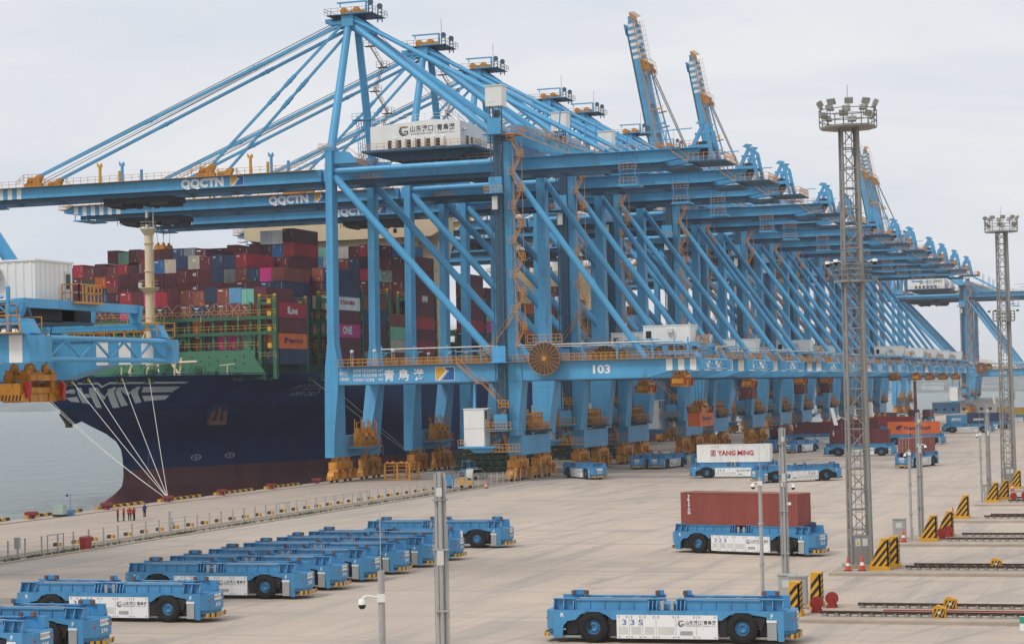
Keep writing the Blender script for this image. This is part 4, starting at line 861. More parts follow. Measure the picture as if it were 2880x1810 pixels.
CC = dict(maroon=(0.142, 0.032, 0.041), brown=(0.258, 0.070, 0.052), pink=(0.672, 0.048, 0.252), navy=(0.034, 0.058, 0.126), red=(0.384, 0.030, 0.043), orange=(0.744, 0.156, 0.030),
          white=(0.780, 0.780, 0.744), green=(0.042, 0.102, 0.072), sky=(0.168, 0.432, 0.720), teal=(0.204, 0.504, 0.360), grey=(0.192, 0.204, 0.204), blue=(0.036, 0.144, 0.360), plum=(0.090, 0.024, 0.034), rustwhite=(0.624, 0.564, 0.456), yellow=(0.480, 0.300, 0.048), sitc=(0.054, 0.228, 0.432))
WORD = dict(maroon='maroon', brown='red-brown', pink='magenta pink', navy='navy', red='crimson', orange='orange', white='pale grey', green='dark green', sky='sky blue', teal='teal', grey='grey', blue='blue', plum='dark plum', rustwhite='rust-streaked white', yellow='mustard yellow', sitc='blue')
def container(colname, loc, rz, label, group=None, L=12.19, H=2.59, mark=None, doors=False, side=None, jitter=True):
    me = container_mesh(L, H); o = put('shipping_container', me, None, loc, (0, 0, rz)); tag(o, label, 'container', group)
    c = CC[colname]; k = random.uniform(0.82, 1.18) if jitter else 1.0
    col = tuple(min(1, x*k*random.uniform(.95, 1.05)) for x in c)+(1,); o.color = col
    if doors:
        d = put('door', door_mesh(L, H), o); d.color = col; rd = put('lock_rod', _cm[('r', L, H)], d); rd.color = (.55, .53, .52, 1) if (mark == 'plate' and not jitter) else tuple(min(1, v*1.25+.02) for v in col[:3])+(1,)
    if mark: put('lettering', mark_mesh(mark, L, H), o)
    if side: side(o, L, H)
    return o
def side_text(body, h, x0, z0, mat='white_letter', width=None, bold=0.03, vertical=False, shear=0.0, align='l'):
    def f(o, L, H):
        m = MB(); letters(m, body, (x0, -1.232, z0), (1,0,0), (0,0,1), h, width, bold, shear, 0, align, vertical); m.build('lettering', mat, o)
    return f
# ------------------------------------------------------------------ automated guided vehicles
def agv_kit():
    k = Kit(); HL, HW = 6.96, 1.5
    prof = [(-HL, 0.32), (-6.42, 0.32), (-6.35, 1.02), (-6.1, 1.3), (-5.6, 1.38), (-5.25, 1.72), (-4.9, 1.86), (-4.1, 1.86), (-3.75, 1.72), (-3.3, 1.4), (-3.05, 1.4), (-3.05, 1.55), (3.05, 1.55), (3.05, 1.4), (3.3, 1.4), (3.75, 1.72), (4.1, 1.86), (4.9, 1.86), (5.25, 1.72), (5.95, 1.62), (5.95, 1.45), (6.55, 1.45), (6.62, 0.2), (HL, 0.2), (HL, 1.96), (-HL, 1.96)]
    m = MB()
    for s in (-1, 1): m.prism(prof, 'y', s*HW, s*(HW-.12))
    m.box(-HL, HL, -HW+.12, HW-.12, 1.7, 1.94)
    ch = k.add('chassis', m, 'agv_blue')
    # noses
    for s in (-1, 1):
        plan = [(s*HL, -HW), (s*(HL+.5), -1.05), (s*(HL+.58), -.5), (s*(HL+.58), .5), (s*(HL+.5), 1.05), (s*HL, HW)]
        n = k.add('nose', MB().prism(plan, 'z', .82, 1.9).prism([(a*.992, b*.86) for a, b in plan], 'z', .56, .82), 'agv_blue')
        for y in (-1.05, 1.05): k.add('tail_light', MB().box(*sorted((s*(HL+.34), s*(HL+.53))), y-.16 if y > 0 else y-.02, y+.02 if y > 0 else y+.16, 1.36, 1.5), 'light_red', n)
        bpm = MB(); bl = MB(); pl = [(-1.35, .48), (-1.0, .72), (-.4, .8), (.4, .8), (1.0, .72), (1.35, .48)]
        for (ya, xa), (yb, xb) in zip(pl, pl[1:]):
            for i in range(3):
                t0, t1 = i/3, (i+1)/3; P = lambda t: (s*(HL+xa+(xb-xa)*t), ya+(yb-ya)*t)
                (x0, y0), (x1, y1) = P(t0), P(t1); tgt = bpm if i % 2 == 0 else bl
                tgt.add([(x0-s*.1,y0,.36),(x1-s*.1,y1,.36),(x1,y1,.36),(x0,y0,.36),(x0-s*.1,y0+.05,.62),(x1-s*.1,y1+.05,.62),(x1,y1+.05,.62),(x0,y0+.05,.62)], [(0,1,2,3),(4,5,6,7),(0,1,5,4),(1,2,6,5),(2,3,7,6),(3,0,4,7)])
        b = k.add('bumper', bpm, 'hazard_yellow'); k.add('bumper_stripe', bl, 'hazard_black', b)
        k.add('bumper_core', MB().box(*sorted((s*(HL-.2), s*(HL+.62))), -.9, .9, .33, .5).box(*sorted((s*(HL+.66), s*(HL+.83))), -.16, .16, .4, .66), 'agv_grey', b)
        k.add('skirt', MB().box(*sorted((s*(HL-.05), s*5.2)), -1.3, 1.3, .3, .42), 'under_grey')
    # wheels
    def ring(r0, r1, n=28): pass
    for x in (-4.5, 4.5):
        for s in (-1, 1):
            prof_t = [(0.42, .24), (.52, .31), (.86, .30), (.93, .2), (.93, -.2), (.86, -.30), (.52, -.31), (.42, -.24)]
            m = MB().lathe([(r, t) for r, t in prof_t], (x, s*1.2, .93), 'y', 28)
            for i in range(28):
                a = 2*math.pi*i/28; c_, s_ = math.cos(a), math.sin(a)
                m.bar((x+.925*c_, s*1.2-.29, .93+.925*s_), (x+.925*c_, s*1.2+.29, .93+.925*s_), .07, .05)
            t = k.add('wheel', m, 'rubber')
            rm = MB().lathe([(0.02, .14), (.16, .15), (.18, .2), (.27, .2), (.3, .12), (.37, .12), (.43, .25), (.43, -.25), (.37, -.12), (.3, -.12), (.27, -.2), (.18, -.2), (.16, -.15), (.02, -.14)], (x, s*1.2, .93), 'y', 24)
            k.add('rim', rm, 'agv_rim', t)
    k.add('axle_and_shade_block', MB().box(-4.7, -4.3, -1, 1, .75, 1.1).box(4.3, 4.7, -1, 1, .75, 1.1).box(-6.2, -5.5, -1.2, 1.2, .5, 1.6).box(5.5, 5.9, -1.2, 1.2, .5, 1.6).box(-3.6, -3.06, -1.35, 1.35, .4, 1.5).box(3.1, 3.6, -1.35, 1.35, .4, 1.5).prism([(-5.8, 1.5), (-4.9, .8), (-4.6, .8), (-4.8, 1.65)], 'y', -1.4, 1.4).prism([(5.6, .7), (5.0, 1.6), (5.9, 1.6)], 'y', -1.4, 1.4).box(-6.4, 6.4, -1.1, 1.1, 1.2, 1.7).box(-6.2, 6.2, -.8, .8, .45, 1.2), 'black_steel')  # last box is an added dark block that deepens the shade under the vehicle
    # white battery panels with hatches
    for s in (-1, 1):
        p = k.add('side_panel', MB().box(-3.05, 3.05, *sorted((s*1.2, s*1.515)), .3, 1.7), 'agv_white')
        xs = [-3.05, -2.28, -1.46, -.65, .55, 1.8, 3.05]
        m = MB()
        for x in xs[1:-1]: m.box(x-.012, x+.012, *sorted((s*1.515, s*1.521)), .32, 1.68)
        for a, b in zip(xs, xs[1:]):
            for x in (a+.15, b-.15): m.box(x-.035, x+.035, *sorted((s*1.515, s*1.53)), 1.52, 1.66); m.box(x-.05, x+.05, *sorted((s*1.515, s*1.53)), .36, .43)
        k.add('panel_seam', m, 'agv_grey', p)
        for a, b, z0, z1 in ((-2.94, -2.36, .55, 1.0), (-2.16, -1.56, .55, 1.0), (-1.34, -.76, .55, 1.0), (-.55, .45, .55, 1.0), (.8, 1.55, .52, .76)):
            k.add('panel_window', MB().box(a, b, *sorted((s*1.515, s*1.522)), z0, z1), 'grey_white' if b < .6 else 'agv_grey', p)
        k.add('air_unit', MB().box(5.98, 6.54, *sorted((s*1.1, s*1.53)), .28, 1.3), 'agv_grey')
        k.add('air_unit_lid', MB().box(5.96, 6.56, *sorted((s*1.1, s*1.56)), 1.302, 1.44), 'agv_white')
        # lift beams with ribs
        for a, b in ((-5.6, -1.15), (1.15, 5.6)):
            m = MB().box(a, b, *sorted((s*1.12, s*1.28)), 2.0, 2.52).box(a, b, *sorted((s*.95, s*1.36)), 2.521, 2.6).box(a, b, *sorted((s*.95, s*1.4)), 1.962, 2.0)
            n = 5
            for i in range(n+1): x = a+(b-a)*i/n; m.box(x-.02, x+.02, *sorted((s*1.28, s*1.35)), 2.0, 2.52)
            k.add('lift_beam', m, 'agv_blue')
        for a, b in ((-6.95, -5.68), (5.68, 6.95), (-1.12, -.58), (.58, 1.12)):
            m = MB().box(a, b, *sorted((s*1.0, s*1.12)), 1.962, 2.6)
            for x in (a+.03, (a+b)/2, b-.03): m.prism([(s*1.12, 1.97), (s*1.48, 1.97), (s*1.48, 2.15), (s*1.3, 2.58), (s*1.12, 2.6)], 'x', x-.03, x+.03)
            m.box(a-.05, b+.05, *sorted((s*1.0, s*1.36)), 2.602, 2.64)
            k.add('guide', m, 'agv_blue')
    m = MB()
    for x in (-4.0, -2.2, 2.2, 4.0): m.bar((x-.3,-1.1,2.56), (x+.3,1.1,2.56), .12, .08)
    m.box(-.5, .5, -1.0, 1.0, 1.97, 2.3)
    k.add('cross_tie', m, 'agv_blue')
    for x, w_ in ((-5.85, .5), (5.85, .5), (-.85, .26), (.85, .26)):
        for s in (-1, 1):
            D = 0 if s > 0 else -.28
            f = k.add('flipper', MB().prism([(x-w_, 2.645+D), (x+w_, 2.645+D), (x+w_*.8, 2.94+D), (x-w_*.8, 2.94+D)], 'y', s*.86, s*.96), 'agv_blue')
            k.add('rubbing_block', MB().box(x-w_-.02, x-w_+.2, s*.91-.14, s*.91+.14, 2.645+D, 2.9+D), 'rust', f)
            if w_ > .3: k.add('rubbing_block', MB().box(x+w_-.2, x+w_+.02, s*.91-.14, s*.91+.14, 2.645+D, 2.9+D), 'rust', f)
    k.add('deck_pipe', MB().tube((-5.5,-.8,2.62), (5.5,-.8,2.62), .04, 5).box(-.4, -.2, -1.3, -1.1, 1.97, 2.5).box(.2, .4, -1.3, -1.1, 1.97, 2.5), 'galv')
    return k
AGV = agv_kit()
_agvtext = {}
def agv(num, x, y, heading, label, group=None, plate=True):
    root = thing('guided_vehicle', label, 'vehicle', (x, y, 0), R(heading), group)
    AGV.place(root)
    n = str(num)
    for o_, u in (((-2.7, -1.525, 1.1), (1,0,0)), ((-1.2, 1.525, 1.1), (-1,0,0))):
        m = MB(); letters(m, ' '.join(n), o_, u, (0,0,1), .34, width=1.25, bold=.015); m.build('vehicle_number', 'letter_blue', root)
    if 'L' not in _agvtext:
        m = MB(); port_logo(m, (.86, -1.524, 1.2), (1,0,0), (0,0,1), .375, 0, 1); _agvtext['L'] = m.mesh('port_emblem', ['letter_dark', 'letter_gold'])
        m = MB()
        terminal_logo(m, (2.9, 1.524, .6), (-1,0,0), (0,0,1), .95, .7, text=True); _agvtext['E'] = m.mesh('terminal_emblem', ['white_letter', 'logo_yellow', 'logo_blue'])
        xx = 6.96+.6; m = MB()
        m.add([(xx+.01,-.52,1.46),(xx+.01,.52,1.46),(xx+.01,.52,1.86),(xx+.01,-.52,1.86)], [(0,1,2,3)], 0); port_logo(m, (xx+.025,-.36,1.66), (0,1,0), (0,0,1), .19, 1, 1)
        _agvtext['P'] = m.mesh('end_plate', ['white_letter', 'letter_dark'])
        m = MB(); terminal_logo(m, (-xx-.01,.3,1.34), (0,-1,0), (0,0,1), .62, .5, 0, 1, 2); _agvtext['Q'] = m.mesh('end_emblem', ['white_letter', 'logo_yellow', 'logo_blue'])
        for key, ch, o_, u in (('F', 'F', (6.2, -1.505, 1.55), (1,0,0)), ('R', 'R', (-6.5, -1.505, 1.55), (1,0,0)), ('S', 'R', (-6.3, 1.505, 1.55), (-1,0,0))):
            m = MB(); letters(m, ch, o_, u, (0,0,1), .26, bold=.02); _agvtext[key] = m.mesh('end_letter', 'white_letter')
    put('port_emblem', _agvtext['L'], root); put('terminal_emblem', _agvtext['E'], root); put('end_plate', _agvtext['P'], root); put('end_emblem', _agvtext['Q'], root)
    for key in 'FRS': put('end_letter', _agvtext[key], root)
    for x, u in ((6.96+.61, (0,1,0)), (-6.96-.61, (0,-1,0))):
        m = MB(); letters(m, n, (x, 0, 1.04), u, (0,0,1), .25, width=.75, bold=.03, align='c'); m.build('end_number', 'white_letter', root)
    return root
G1 = 'blue guided vehicles parked in a row'
def row_lab(n, extra): return 'blue flat guided vehicle numbered %d, %s' % (n, extra)
XR = -71.4
for n, y, dx, ex in ((338, 105.3, 0, 'nearest in the parked row, cut by the left edge'), (374, 112.1, 0, 'second from the camera in the parked row'), (355, 127.5, 0, 'third in the parked row, whole white panel showing'),
                 (350, 142.9, 0, 'fourth in the parked row'), (370, 149.5, 0, 'fifth in the parked row'), (379, 156.3, 0, 'sixth in the parked row'), (366, 162.9, 0, 'seventh in the parked row'), (331, 169.6, 0, 'eighth in the parked row'),
                 (333, 176.6, 0, 'ninth in the parked row'), (314, 190.9, 0, 'farthest in the parked row')):
    agv(n, XR+dx, y, 0, row_lab(n, ex), G1)
GC = 'guided vehicles on the apron'
agv(335, -30.4, 120.9, 2.5, 'empty blue guided vehicle numbered 335 in the right foreground', GC)
agv(323, -39.0, 184.3, -19, 'blue guided vehicle numbered 323 carrying the lettered red-brown container', GC)
container('brown', (-39.3, 184.4, 2.62), R(-19), 'red-brown long container lettered in white, on the vehicle numbered 323', None, 12.19, 2.9, None, False,
          lambda o, L, H: (side_text('TRITON', .25, -5.2, 2.42, vertical=True, bold=.05)(o, L, H), MB().add([(4.9,-1.235,1.9),(5.5,-1.235,1.9),(5.5,-1.235,2.15),(4.9,-1.235,2.15)], [(0,1,2,3)]).build('lettering', 'white_letter', o)), False)
agv(348, -60.0, 320.8, 180+40, 'empty blue guided vehicle numbered 348 in front of the white container', GC)
agv(352, -73.0, 335.6, 0, 'blue guided vehicle under the white container with red lettering', GC)
def yangming(o, L, H):
    m = MB(); letters(m, 'YANG MING', (-2.6, -1.235, 1.15), (1,0,0), (0,0,1), .78, width=6.0, bold=.03)
    for poly in ([(-3.75,1.05),(-2.95,1.05),(-2.95,1.15),(-3.75,1.15)], [(-3.75,1.9),(-2.95,1.9),(-2.95,2.0),(-3.75,2.0)], [(-3.75,1.15),(-3.65,1.15),(-3.65,1.9),(-3.75,1.9)], [(-3.05,1.15),(-2.95,1.15),(-2.95,1.9),(-3.05,1.9)], [(-3.6,1.2),(-3.45,1.2),(-3.1,1.85),(-3.25,1.85)], [(-3.25,1.2),(-3.1,1.2),(-3.45,1.85),(-3.6,1.85)]):
        m.add([(a,-1.235,b) for a, b in poly], [(0,1,2,3)])
    letters(m, 'www.yangming.com', (-3.8, -1.235, 2.45), (1,0,0), (0,0,1), .14, bold=0)
    m.build('lettering', 'letter_red', o)
container('white', (-73.0, 335.6, 2.62), 0, 'white container with large red lettering on a guided vehicle', None, 12.19, 2.9, None, False, yangming, False)
agv(360, -67.0, 430.5, 0, 'guided vehicle under the maroon container behind the lattice mast', GC)
container('maroon', (-67.0, 430.5, 2.62), 0, 'maroon container behind the tall lattice light mast', None, 12.19, 2.9, None, False, side_text('TEX', .3, -5.3, 2.35, vertical=True, bold=.05), False)
agv(361, -65.3, 503.0, 0, 'guided vehicle under the orange lettered container', GC)
def hapag(o, L, H, big=1.0):
    m = MB(); letters(m, 'Hapag-Lloyd', (-2.2, -1.235, 1.1), (1,0,0), (0,0,1), .85, width=6.3, bold=.03)
    for dx in (0, .55): m.add([(-4.0+dx,-1.235,1.0),(-3.5+dx,-1.235,1.0),(-3.75+dx,-1.235,1.45),(-3.3+dx,-1.235,1.55),(-3.1+dx,-1.235,2.05),(-3.7+dx,-1.235,2.0),(-4.1+dx,-1.235,1.5)], [tuple(range(7))])
    m.build('lettering', 'letter_navy', o)
container('orange', (-65.3, 503.0, 2.62), 0, 'orange container with large navy lettering on a guided vehicle', None, 12.19, 2.9, None, False, hapag, False)
agv(353, -48.0, 373.0, 257, 'guided vehicle driving towards the camera under a red-brown container', GC)
container('brown', (-48.0, 373.0, 2.62), R(77), 'red-brown container with white-rodded doors on the vehicle driving this way', None, 12.19, 2.59, 'plate', True, None, False)
agv(312, -99.8, 338.6, -54, 'empty guided vehicle passing beside the nearest crane leg', GC)
agv(364, -99.6, 380.0, 270, 'empty guided vehicle beside the second crane, left of a pair', GC)
agv(373, -95.4, 379.5, 270-5, 'empty guided vehicle beside the second crane, right of a pair', GC)
agv(351, -88.6, 383.0, 270, 'empty guided vehicle ahead of the white container, left of its pair', GC)
agv(357, -84.2, 386.0, 270, 'empty guided vehicle half hidden by the white container', GC)
agv(341, -90.5, 402.0, 270, 'empty guided vehicle waiting behind the pair ahead of the white container', GC)
agv(344, -84.6, 459.0, 270-12, 'empty guided vehicle left of the maroon container by the mast', GC)
agv(346, -91.0, 462.0, 270, 'empty guided vehicle under the third hanging container', GC)
agv(362, -91.5, 520.0, 0, 'guided vehicle under the long maroon container beneath the cranes', GC)
container('maroon', (-91.5, 520.0, 2.62), 0, 'long maroon container on a vehicle beneath the crane row', None, 12.19, 2.9, None, False, side_text('TEX', .3, -5.3, 2.35, vertical=True, bold=.05), False)
agv(365, -97.5, 500.0, 270, 'guided vehicle under the dark plum container by the crane legs', GC)
container('plum', (-97.5, 500.0, 2.62), R(90), 'dark plum container on a vehicle close to the crane legs', None, 12.19, 2.59, 'lease', False, None, False)
agv(367, -88.0, 560.0, 0, 'guided vehicle under a maroon container left of the tall mast', GC)
container('maroon', (-88.0, 560.0, 2.62), 0, 'maroon container just left of the tall lattice mast', None, 12.19, 2.59, 'spot', False, None, False)
agv(369, -84.0, 600.0, 0, 'guided vehicle under a faded red container right of the tall mast', GC)
container('red', (-84.0, 600.0, 2.62), 0, 'faded red container just right of the tall lattice mast', None, 12.19, 2.59, None, False, None, False)
agv(371, -63.6, 610.5, 0, 'guided vehicle carrying two blue containers end to end', GC)
container('sitc', (-66.7, 610.5, 2.62), 0, 'blue short container with white lettering, left of two on one vehicle', None, 6.06, 2.59, None, False, side_text('SITC', .7, -1.6, .95, width=3.0, bold=.05, shear=.25), False)
container('navy', (-60.5, 610.5, 2.62), 0, 'navy short container with white lettering, right of two on one vehicle', None, 6.06, 2.59, None, False, side_text('KMTC', .55, -1.5, .95, width=3.2, bold=.05, shear=.2), False)
agv(372, -60.8, 640.0, 0, 'guided vehicle behind the one with two blue containers', GC)
container('navy', (-60.8, 640.0, 2.62), 0, 'navy container behind the two blue short ones', None, 12.19, 2.59, None, False, None, False)
agv(375, -96.0, 741.0, 270, 'far guided vehicle under a maroon container, left of two', GC)
container('maroon', (-96.0, 741.0, 2.62), R(90), 'maroon container on a far vehicle, left of two side by side', None, 12.19, 2.59, 'spot', False, None, False)
agv(376, -91.0, 741.0, 270, 'far guided vehicle under a maroon container, right of two', GC)
container('maroon', (-91.0, 741.0, 2.62), R(90), 'maroon container on a far vehicle, right of two side by side', None, 12.19, 2.59, 'spot', False, None, False)
agv(377, -61.8, 749.0, 0, 'far guided vehicle under two mustard containers at the right edge', GC)
container('yellow', (-64.9, 749.0, 2.62), 0, 'mustard yellow container at the far right, left of two', None, 6.06, 2.59, None, False, None, False)
container('yellow', (-58.7, 749.0, 2.62), 0, 'mustard yellow container at the far right, right of two', None, 6.06, 2.59, None, False, None, False)
# ------------------------------------------------------------------ container ship
XC, BB = -188.0, 30.5
STEM = [(-9,329.5),(-6,329),(-4,330.2),(-2.6,333.5),(-1,337.2),(0.5,338),(3.6,338.0),(6.9,337.0),(9,332.0),(11.1,324.5),(13.7,315.8),(16.9,310.2),(19.9,308.0)]
HTAB = [(-9,110,1.9),(0,105,1.9),(7,88,1.6),(12,76,1.5),(16.5,68,1.65),(19.5,48,2.3)]
def ystem(z):
    if z <= STEM[0][0]: return STEM[0][1]
    for (a, ya), (b, yb) in zip(STEM, STEM[1:]):
        if z <= b: return ya+(yb-ya)*(z-a)/(b-a)
    return STEM[-1][1]
def half(Y, z):
    t = Y-ystem(z)
    if t <= 0: return 0.0
    zz = min(19.5, max(-9, z))
    for (z0, l0, p0), (z1, l1, p1) in zip(HTAB, HTAB[1:]):
        if zz <= z1: k = (zz-z0)/(z1-z0); L = l0+(l1-l0)*k; p = p0+(p1-p0)*k; break
    b = BB*(1-(1-min(1, t/L))**p)
    if z < -1: b = max(b, min(2.6, t**.5*1.3)*min(1, (-1-z)/2.0))
    if Y > 640: b *= 1-0.25*((Y-640)/60)**2
    return b
SHIP = thing('container_ship', 'dark navy container ship with winged white bow lettering along the quay', 'ship', (0, 0, 0))
def on_hull(Y, z, off=0.0): return (XC+half(Y, z)+off, Y, z)
def build_hull():
    m = MB(); zs = [-9,-6,-4,-3.2,-2.4,-1.6,-.8,0,1,2,3,4.5,6,7.5,9,10.5,12]+[12.4+.4*i for i in range(18)]
    ts = [0, .2, .5]+[1+i for i in range(30)]+[32, 34, 36, 39, 42, 45, 48, 52, 56, 60, 65, 72, 82, 93, 106, 140, 200, 300, 330, 345, 360]
    n = len(ts)
    for s in (1, -1):
        vs = []
        for z in zs:
            y0 = ystem(z)
            for t in ts: Y = min(700, y0+t); vs.append((XC+s*half(Y, z), Y, z))
        fs = []
        for k in range(len(zs)-1):
            for i in range(n-1):
                f = (k*n+i, k*n+i+1, (k+1)*n+i+1, (k+1)*n+i); fs.append(f if s > 0 else f[::-1])
        m.add(vs, fs, 0, True)
    h = m.build('hull', 'hull_paint', SHIP)
    m = MB(); ys = [ystem(18.3)+t for t in ts]; ys = [min(700, y) for y in ys]
    vs = [(XC+half(y, 18.3)-.05, y, 18.3) for y in ys]+[(XC-half(y, 18.3)+.05, y, 18.3) for y in ys]
    m.add(vs, [(i, i+1, n+i+1, n+i) for i in range(n-1)]); m.build('deck', 'ship_green', SHIP)
    # transom
    z0 = [z for z in zs]; m = MB(); vs = [(XC+half(700, z), 699.9, z) for z in zs]+[(XC-half(700, z), 699.9, z) for z in zs]; k = len(zs)
    m.add(vs, [(i, i+1, k+i+1, k+i) for i in range(k-1)]); m.build('transom', 'hull_paint', SHIP)
    # top rail of the bulwark
    m = MB()
    for a, b in zip(ys, ys[1:]):
        if b > a: m.bar((XC+half(a, 19.4), a, 19.42), (XC+half(b, 19.4), b, 19.42), .25, .12)
    m.build('bulwark_rail', 'hull_paint', SHIP)
    return h
HULL = build_hull()
def hull_quads(quads, off=.05):
    m = MB()
    for q in quads:
        n, k = 6, 4; vs = []
        for j in range(k+1):
            for i in range(n+1):
                u, v = i/n, j/k
                a = [q[0][c]*(1-u)+q[1][c]*u for c in (0, 1)]; b = [q[3][c]*(1-u)+q[2][c]*u for c in (0, 1)]
                vs.append(on_hull(a[0]*(1-v)+b[0]*v, a[1]*(1-v)+b[1]*v, off))
        m.add(vs, [(j*(n+1)+i, j*(n+1)+i+1, (j+1)*(n+1)+i+1, (j+1)*(n+1)+i) for j in range(k) for i in range(n)])
    return m
BOW = [
    [(313.2,18.27),(316.4,18.23),(316.8,17.91),(313.6,17.94)], [(316.4,18.23),(317.8,17.61),(318.2,17.25),(316.7,17.91)], [(317.8,17.61),(317.8,18.26),(318.3,17.92),(318.2,17.25)], [(317.8,18.26),(329.7,18.09),(330.1,17.77),(318.3,17.92)],
    [(314.4,17.41),(315.2,17.39),(319.7,14.54),(318.3,14.78)], [(316.8,16.31),(317.7,16.33),(318.8,15.67),(317.8,15.63)], [(316.3,17.35),(317.3,17.39),(322.6,13.77),(321.5,13.90)], [(317.1,17.39),(317.4,17.38),(321.0,15.72),(321.5,15.10)],
    [(321.5,15.10),(320.8,15.92),(319.7,17.39),(320.1,17.38)], [(319.5,17.04),(320.2,17.38),(325.6,13.79),(324.5,13.72)], [(320.5,17.28),(321.1,17.39),(326.6,14.17),(325.7,13.95)], [(320.8,17.31),(321.4,17.38),(324.1,16.41),(324.7,15.80)],
    [(324.7,15.80),(324.1,16.41),(323.3,17.36),(323.8,17.35)], [(323.4,16.96),(323.9,17.37),(328.4,14.64),(327.6,14.41)], [(324.3,17.34),(330.6,17.28),(331.8,16.32),(326.3,16.37)], [(327.1,15.78),(331.9,15.78),(332.2,15.02),(328.7,14.79)],
    [(313.0,16.55),(313.9,17.14),(314.5,17.13),(315.6,16.36)], [(314.8,15.70),(316.4,15.86),(317.9,14.83),(316.3,15.03)]]
hull_quads(BOW, .12).build('bow_lettering', 'emblem_white', SHIP)
def hull_text(body, y, z, h, width, bold=-.006):
    vs, fs = glyphs(body, bold, .25); x0 = min(p[0] for p in vs); x1 = max(p[0] for p in vs); sx = width/(x1-x0); sy = h/.72
    return MB().add([on_hull(y+(p[0]-x0)*sx, z+p[1]*sy, .07) for p in vs], fs)
hull_text('에이치엠엠 오슬로', 355.9, 16.25, .95, 10.6).build('ship_name', 'grey_white', SHIP)
hull_text('HMM OSLO', 357.6, 15.1, .85, 7.6).build('ship_name', 'grey_white', SHIP)
def ring(y, z, r):
    m = MB()
    for i in range(16):
        a, b = 2*math.pi*i/16, 2*math.pi*(i+1)/16
        m.add([on_hull(y+r*math.cos(a)*2.0, z+r*math.sin(a), .05), on_hull(y+r*math.cos(b)*2.0, z+r*math.sin(b), .05), on_hull(y+.78*r*math.cos(b)*2.0, z+.78*r*math.sin(b), .05), on_hull(y+.78*r*math.cos(a)*2.0, z+.78*r*math.sin(a), .05)], [(0,1,2,3)])
    for p in ((1,0),(0,1)):
        m.add([on_hull(y-2*r*.8*p[0]-.06*p[1], z-r*.8*p[1]-.03*p[0], .05), on_hull(y+2*r*.8*p[0]-.06*p[1], z+r*.8*p[1]-.03*p[0], .05), on_hull(y+2*r*.8*p[0]+.1*p[1], z+r*.8*p[1]+.03*p[0], .05), on_hull(y-2*r*.8*p[0]+.1*p[1], z-r*.8*p[1]+.03*p[0], .05)], [(0,1,2,3)])
    return m
ring(352.3, 3.95, .55).build('thruster_mark', 'grey_white', SHIP); ring(359.6, 4.05, .55).build('thruster_mark', 'grey_white', SHIP)
m = MB()
for i in range(22): z = 5.0-i*.33; q = 342.6+(0 if z > -.6 else (z+.6)*-1.2); m.add([on_hull(q, z, .05), on_hull(q+.22, z, .05), on_hull(q+.22, z+.1, .05), on_hull(q, z+.1, .05)], [(0,1,2,3)])
m.build('draught_mark', 'grey_white', SHIP)
# anchor pockets and anchors
def anchor(side):
    cx, cy, cz = on_hull(345.5, 12.9); n = V(0.72, -0.55, -0.42)
    if side < 0: cx = 2*XC-cx; n.x *= -1
    c = V(cx, cy, cz); n.normalize()
    m = MB(); u = V(0,0,1).cross(n).normalized(); v = n.cross(u)
    rings = [(2.5, -2.6), (2.35, .2), (2.0, .9), (1.4, 1.2), (.05, 1.25)]
    vs = []
    for r, t in rings:
        for i in range(20):
            a = 2*math.pi*i/20; vs.append(c+n*t+u*(r*math.cos(a))+v*(r*math.sin(a)))
    m.add(vs, [(k*20+i, k*20+(i+1) % 20, (k+1)*20+(i+1) % 20, (k+1)*20+i) for k in range(4) for i in range(20)], 0, True)
    a = m.build('anchor_bolster', 'hull_paint', SHIP)
    p = c+n*1.35; m = MB(); d = V(0,0,-1)
    m.bar(p+v*1.2, p-v*2.0, .75, .6).bar(p-v*2.0-u*1.7, p-v*2.0+u*1.7, 1.0, .8)
    for s in (-1, 1): m.prism([(0,0),(1,0),(0,1)], 'y', 0, .001) if False else m.bar(p-v*2.0+u*1.5*s, p+v*.6+u*1.15*s+n*.35, .85, .4)
    m.build('anchor', 'rust', a)
anchor(1); anchor(-1)
# fairleads, roller chocks along the bulwark
FAIR = [(-184.3,313.0,18.4), (-182.3,314.6,18.7), (-178.9,318.7,18.7), (-175.9,322.5,18.6)]
for i, (x, y, z) in enumerate(FAIR+[on_hull(336.5,18.75), on_hull(343.0,18.75), on_hull(356.0,18.5), on_hull(360.5,18.5)]):
    m = MB(); x = XC+half(y, z); dy = V(half(y+1, z)-half(y-1, z), 2, 0).normalized(); nn = V(dy.y, -dy.x, 0); c = V(x, y, z)
    for s in (-1, 1): m.bar(c+dy*(.85*s)-V(0,0,.55)+nn*.05, c+dy*(.85*s)+V(0,0,.6)+nn*.05, .22, .3)
    m.bar(c-dy*.95+V(0,0,.6)+nn*.05, c+dy*.95+V(0,0,.6)+nn*.05, .3, .2); m.bar(c-dy*.95-V(0,0,.55)+nn*.05, c+dy*.95-V(0,0,.55)+nn*.05, .3, .2)
    f = m.build('fairlead', 'ship_green', SHIP)
    MB().bar(c-dy*.75+nn*.03-V(0,0,.02), c+dy*.75+nn*.03, .05, .95).build('fairlead_opening', 'black_steel', f)
    if i < 4: MB().lathe([(.05,-.12),(.38,-.12),(.42,.0),(.38,.12),(.05,.12)], tuple(c+nn*.3), 'x', 12).build('rat_guard', 'ship_yellow', f)
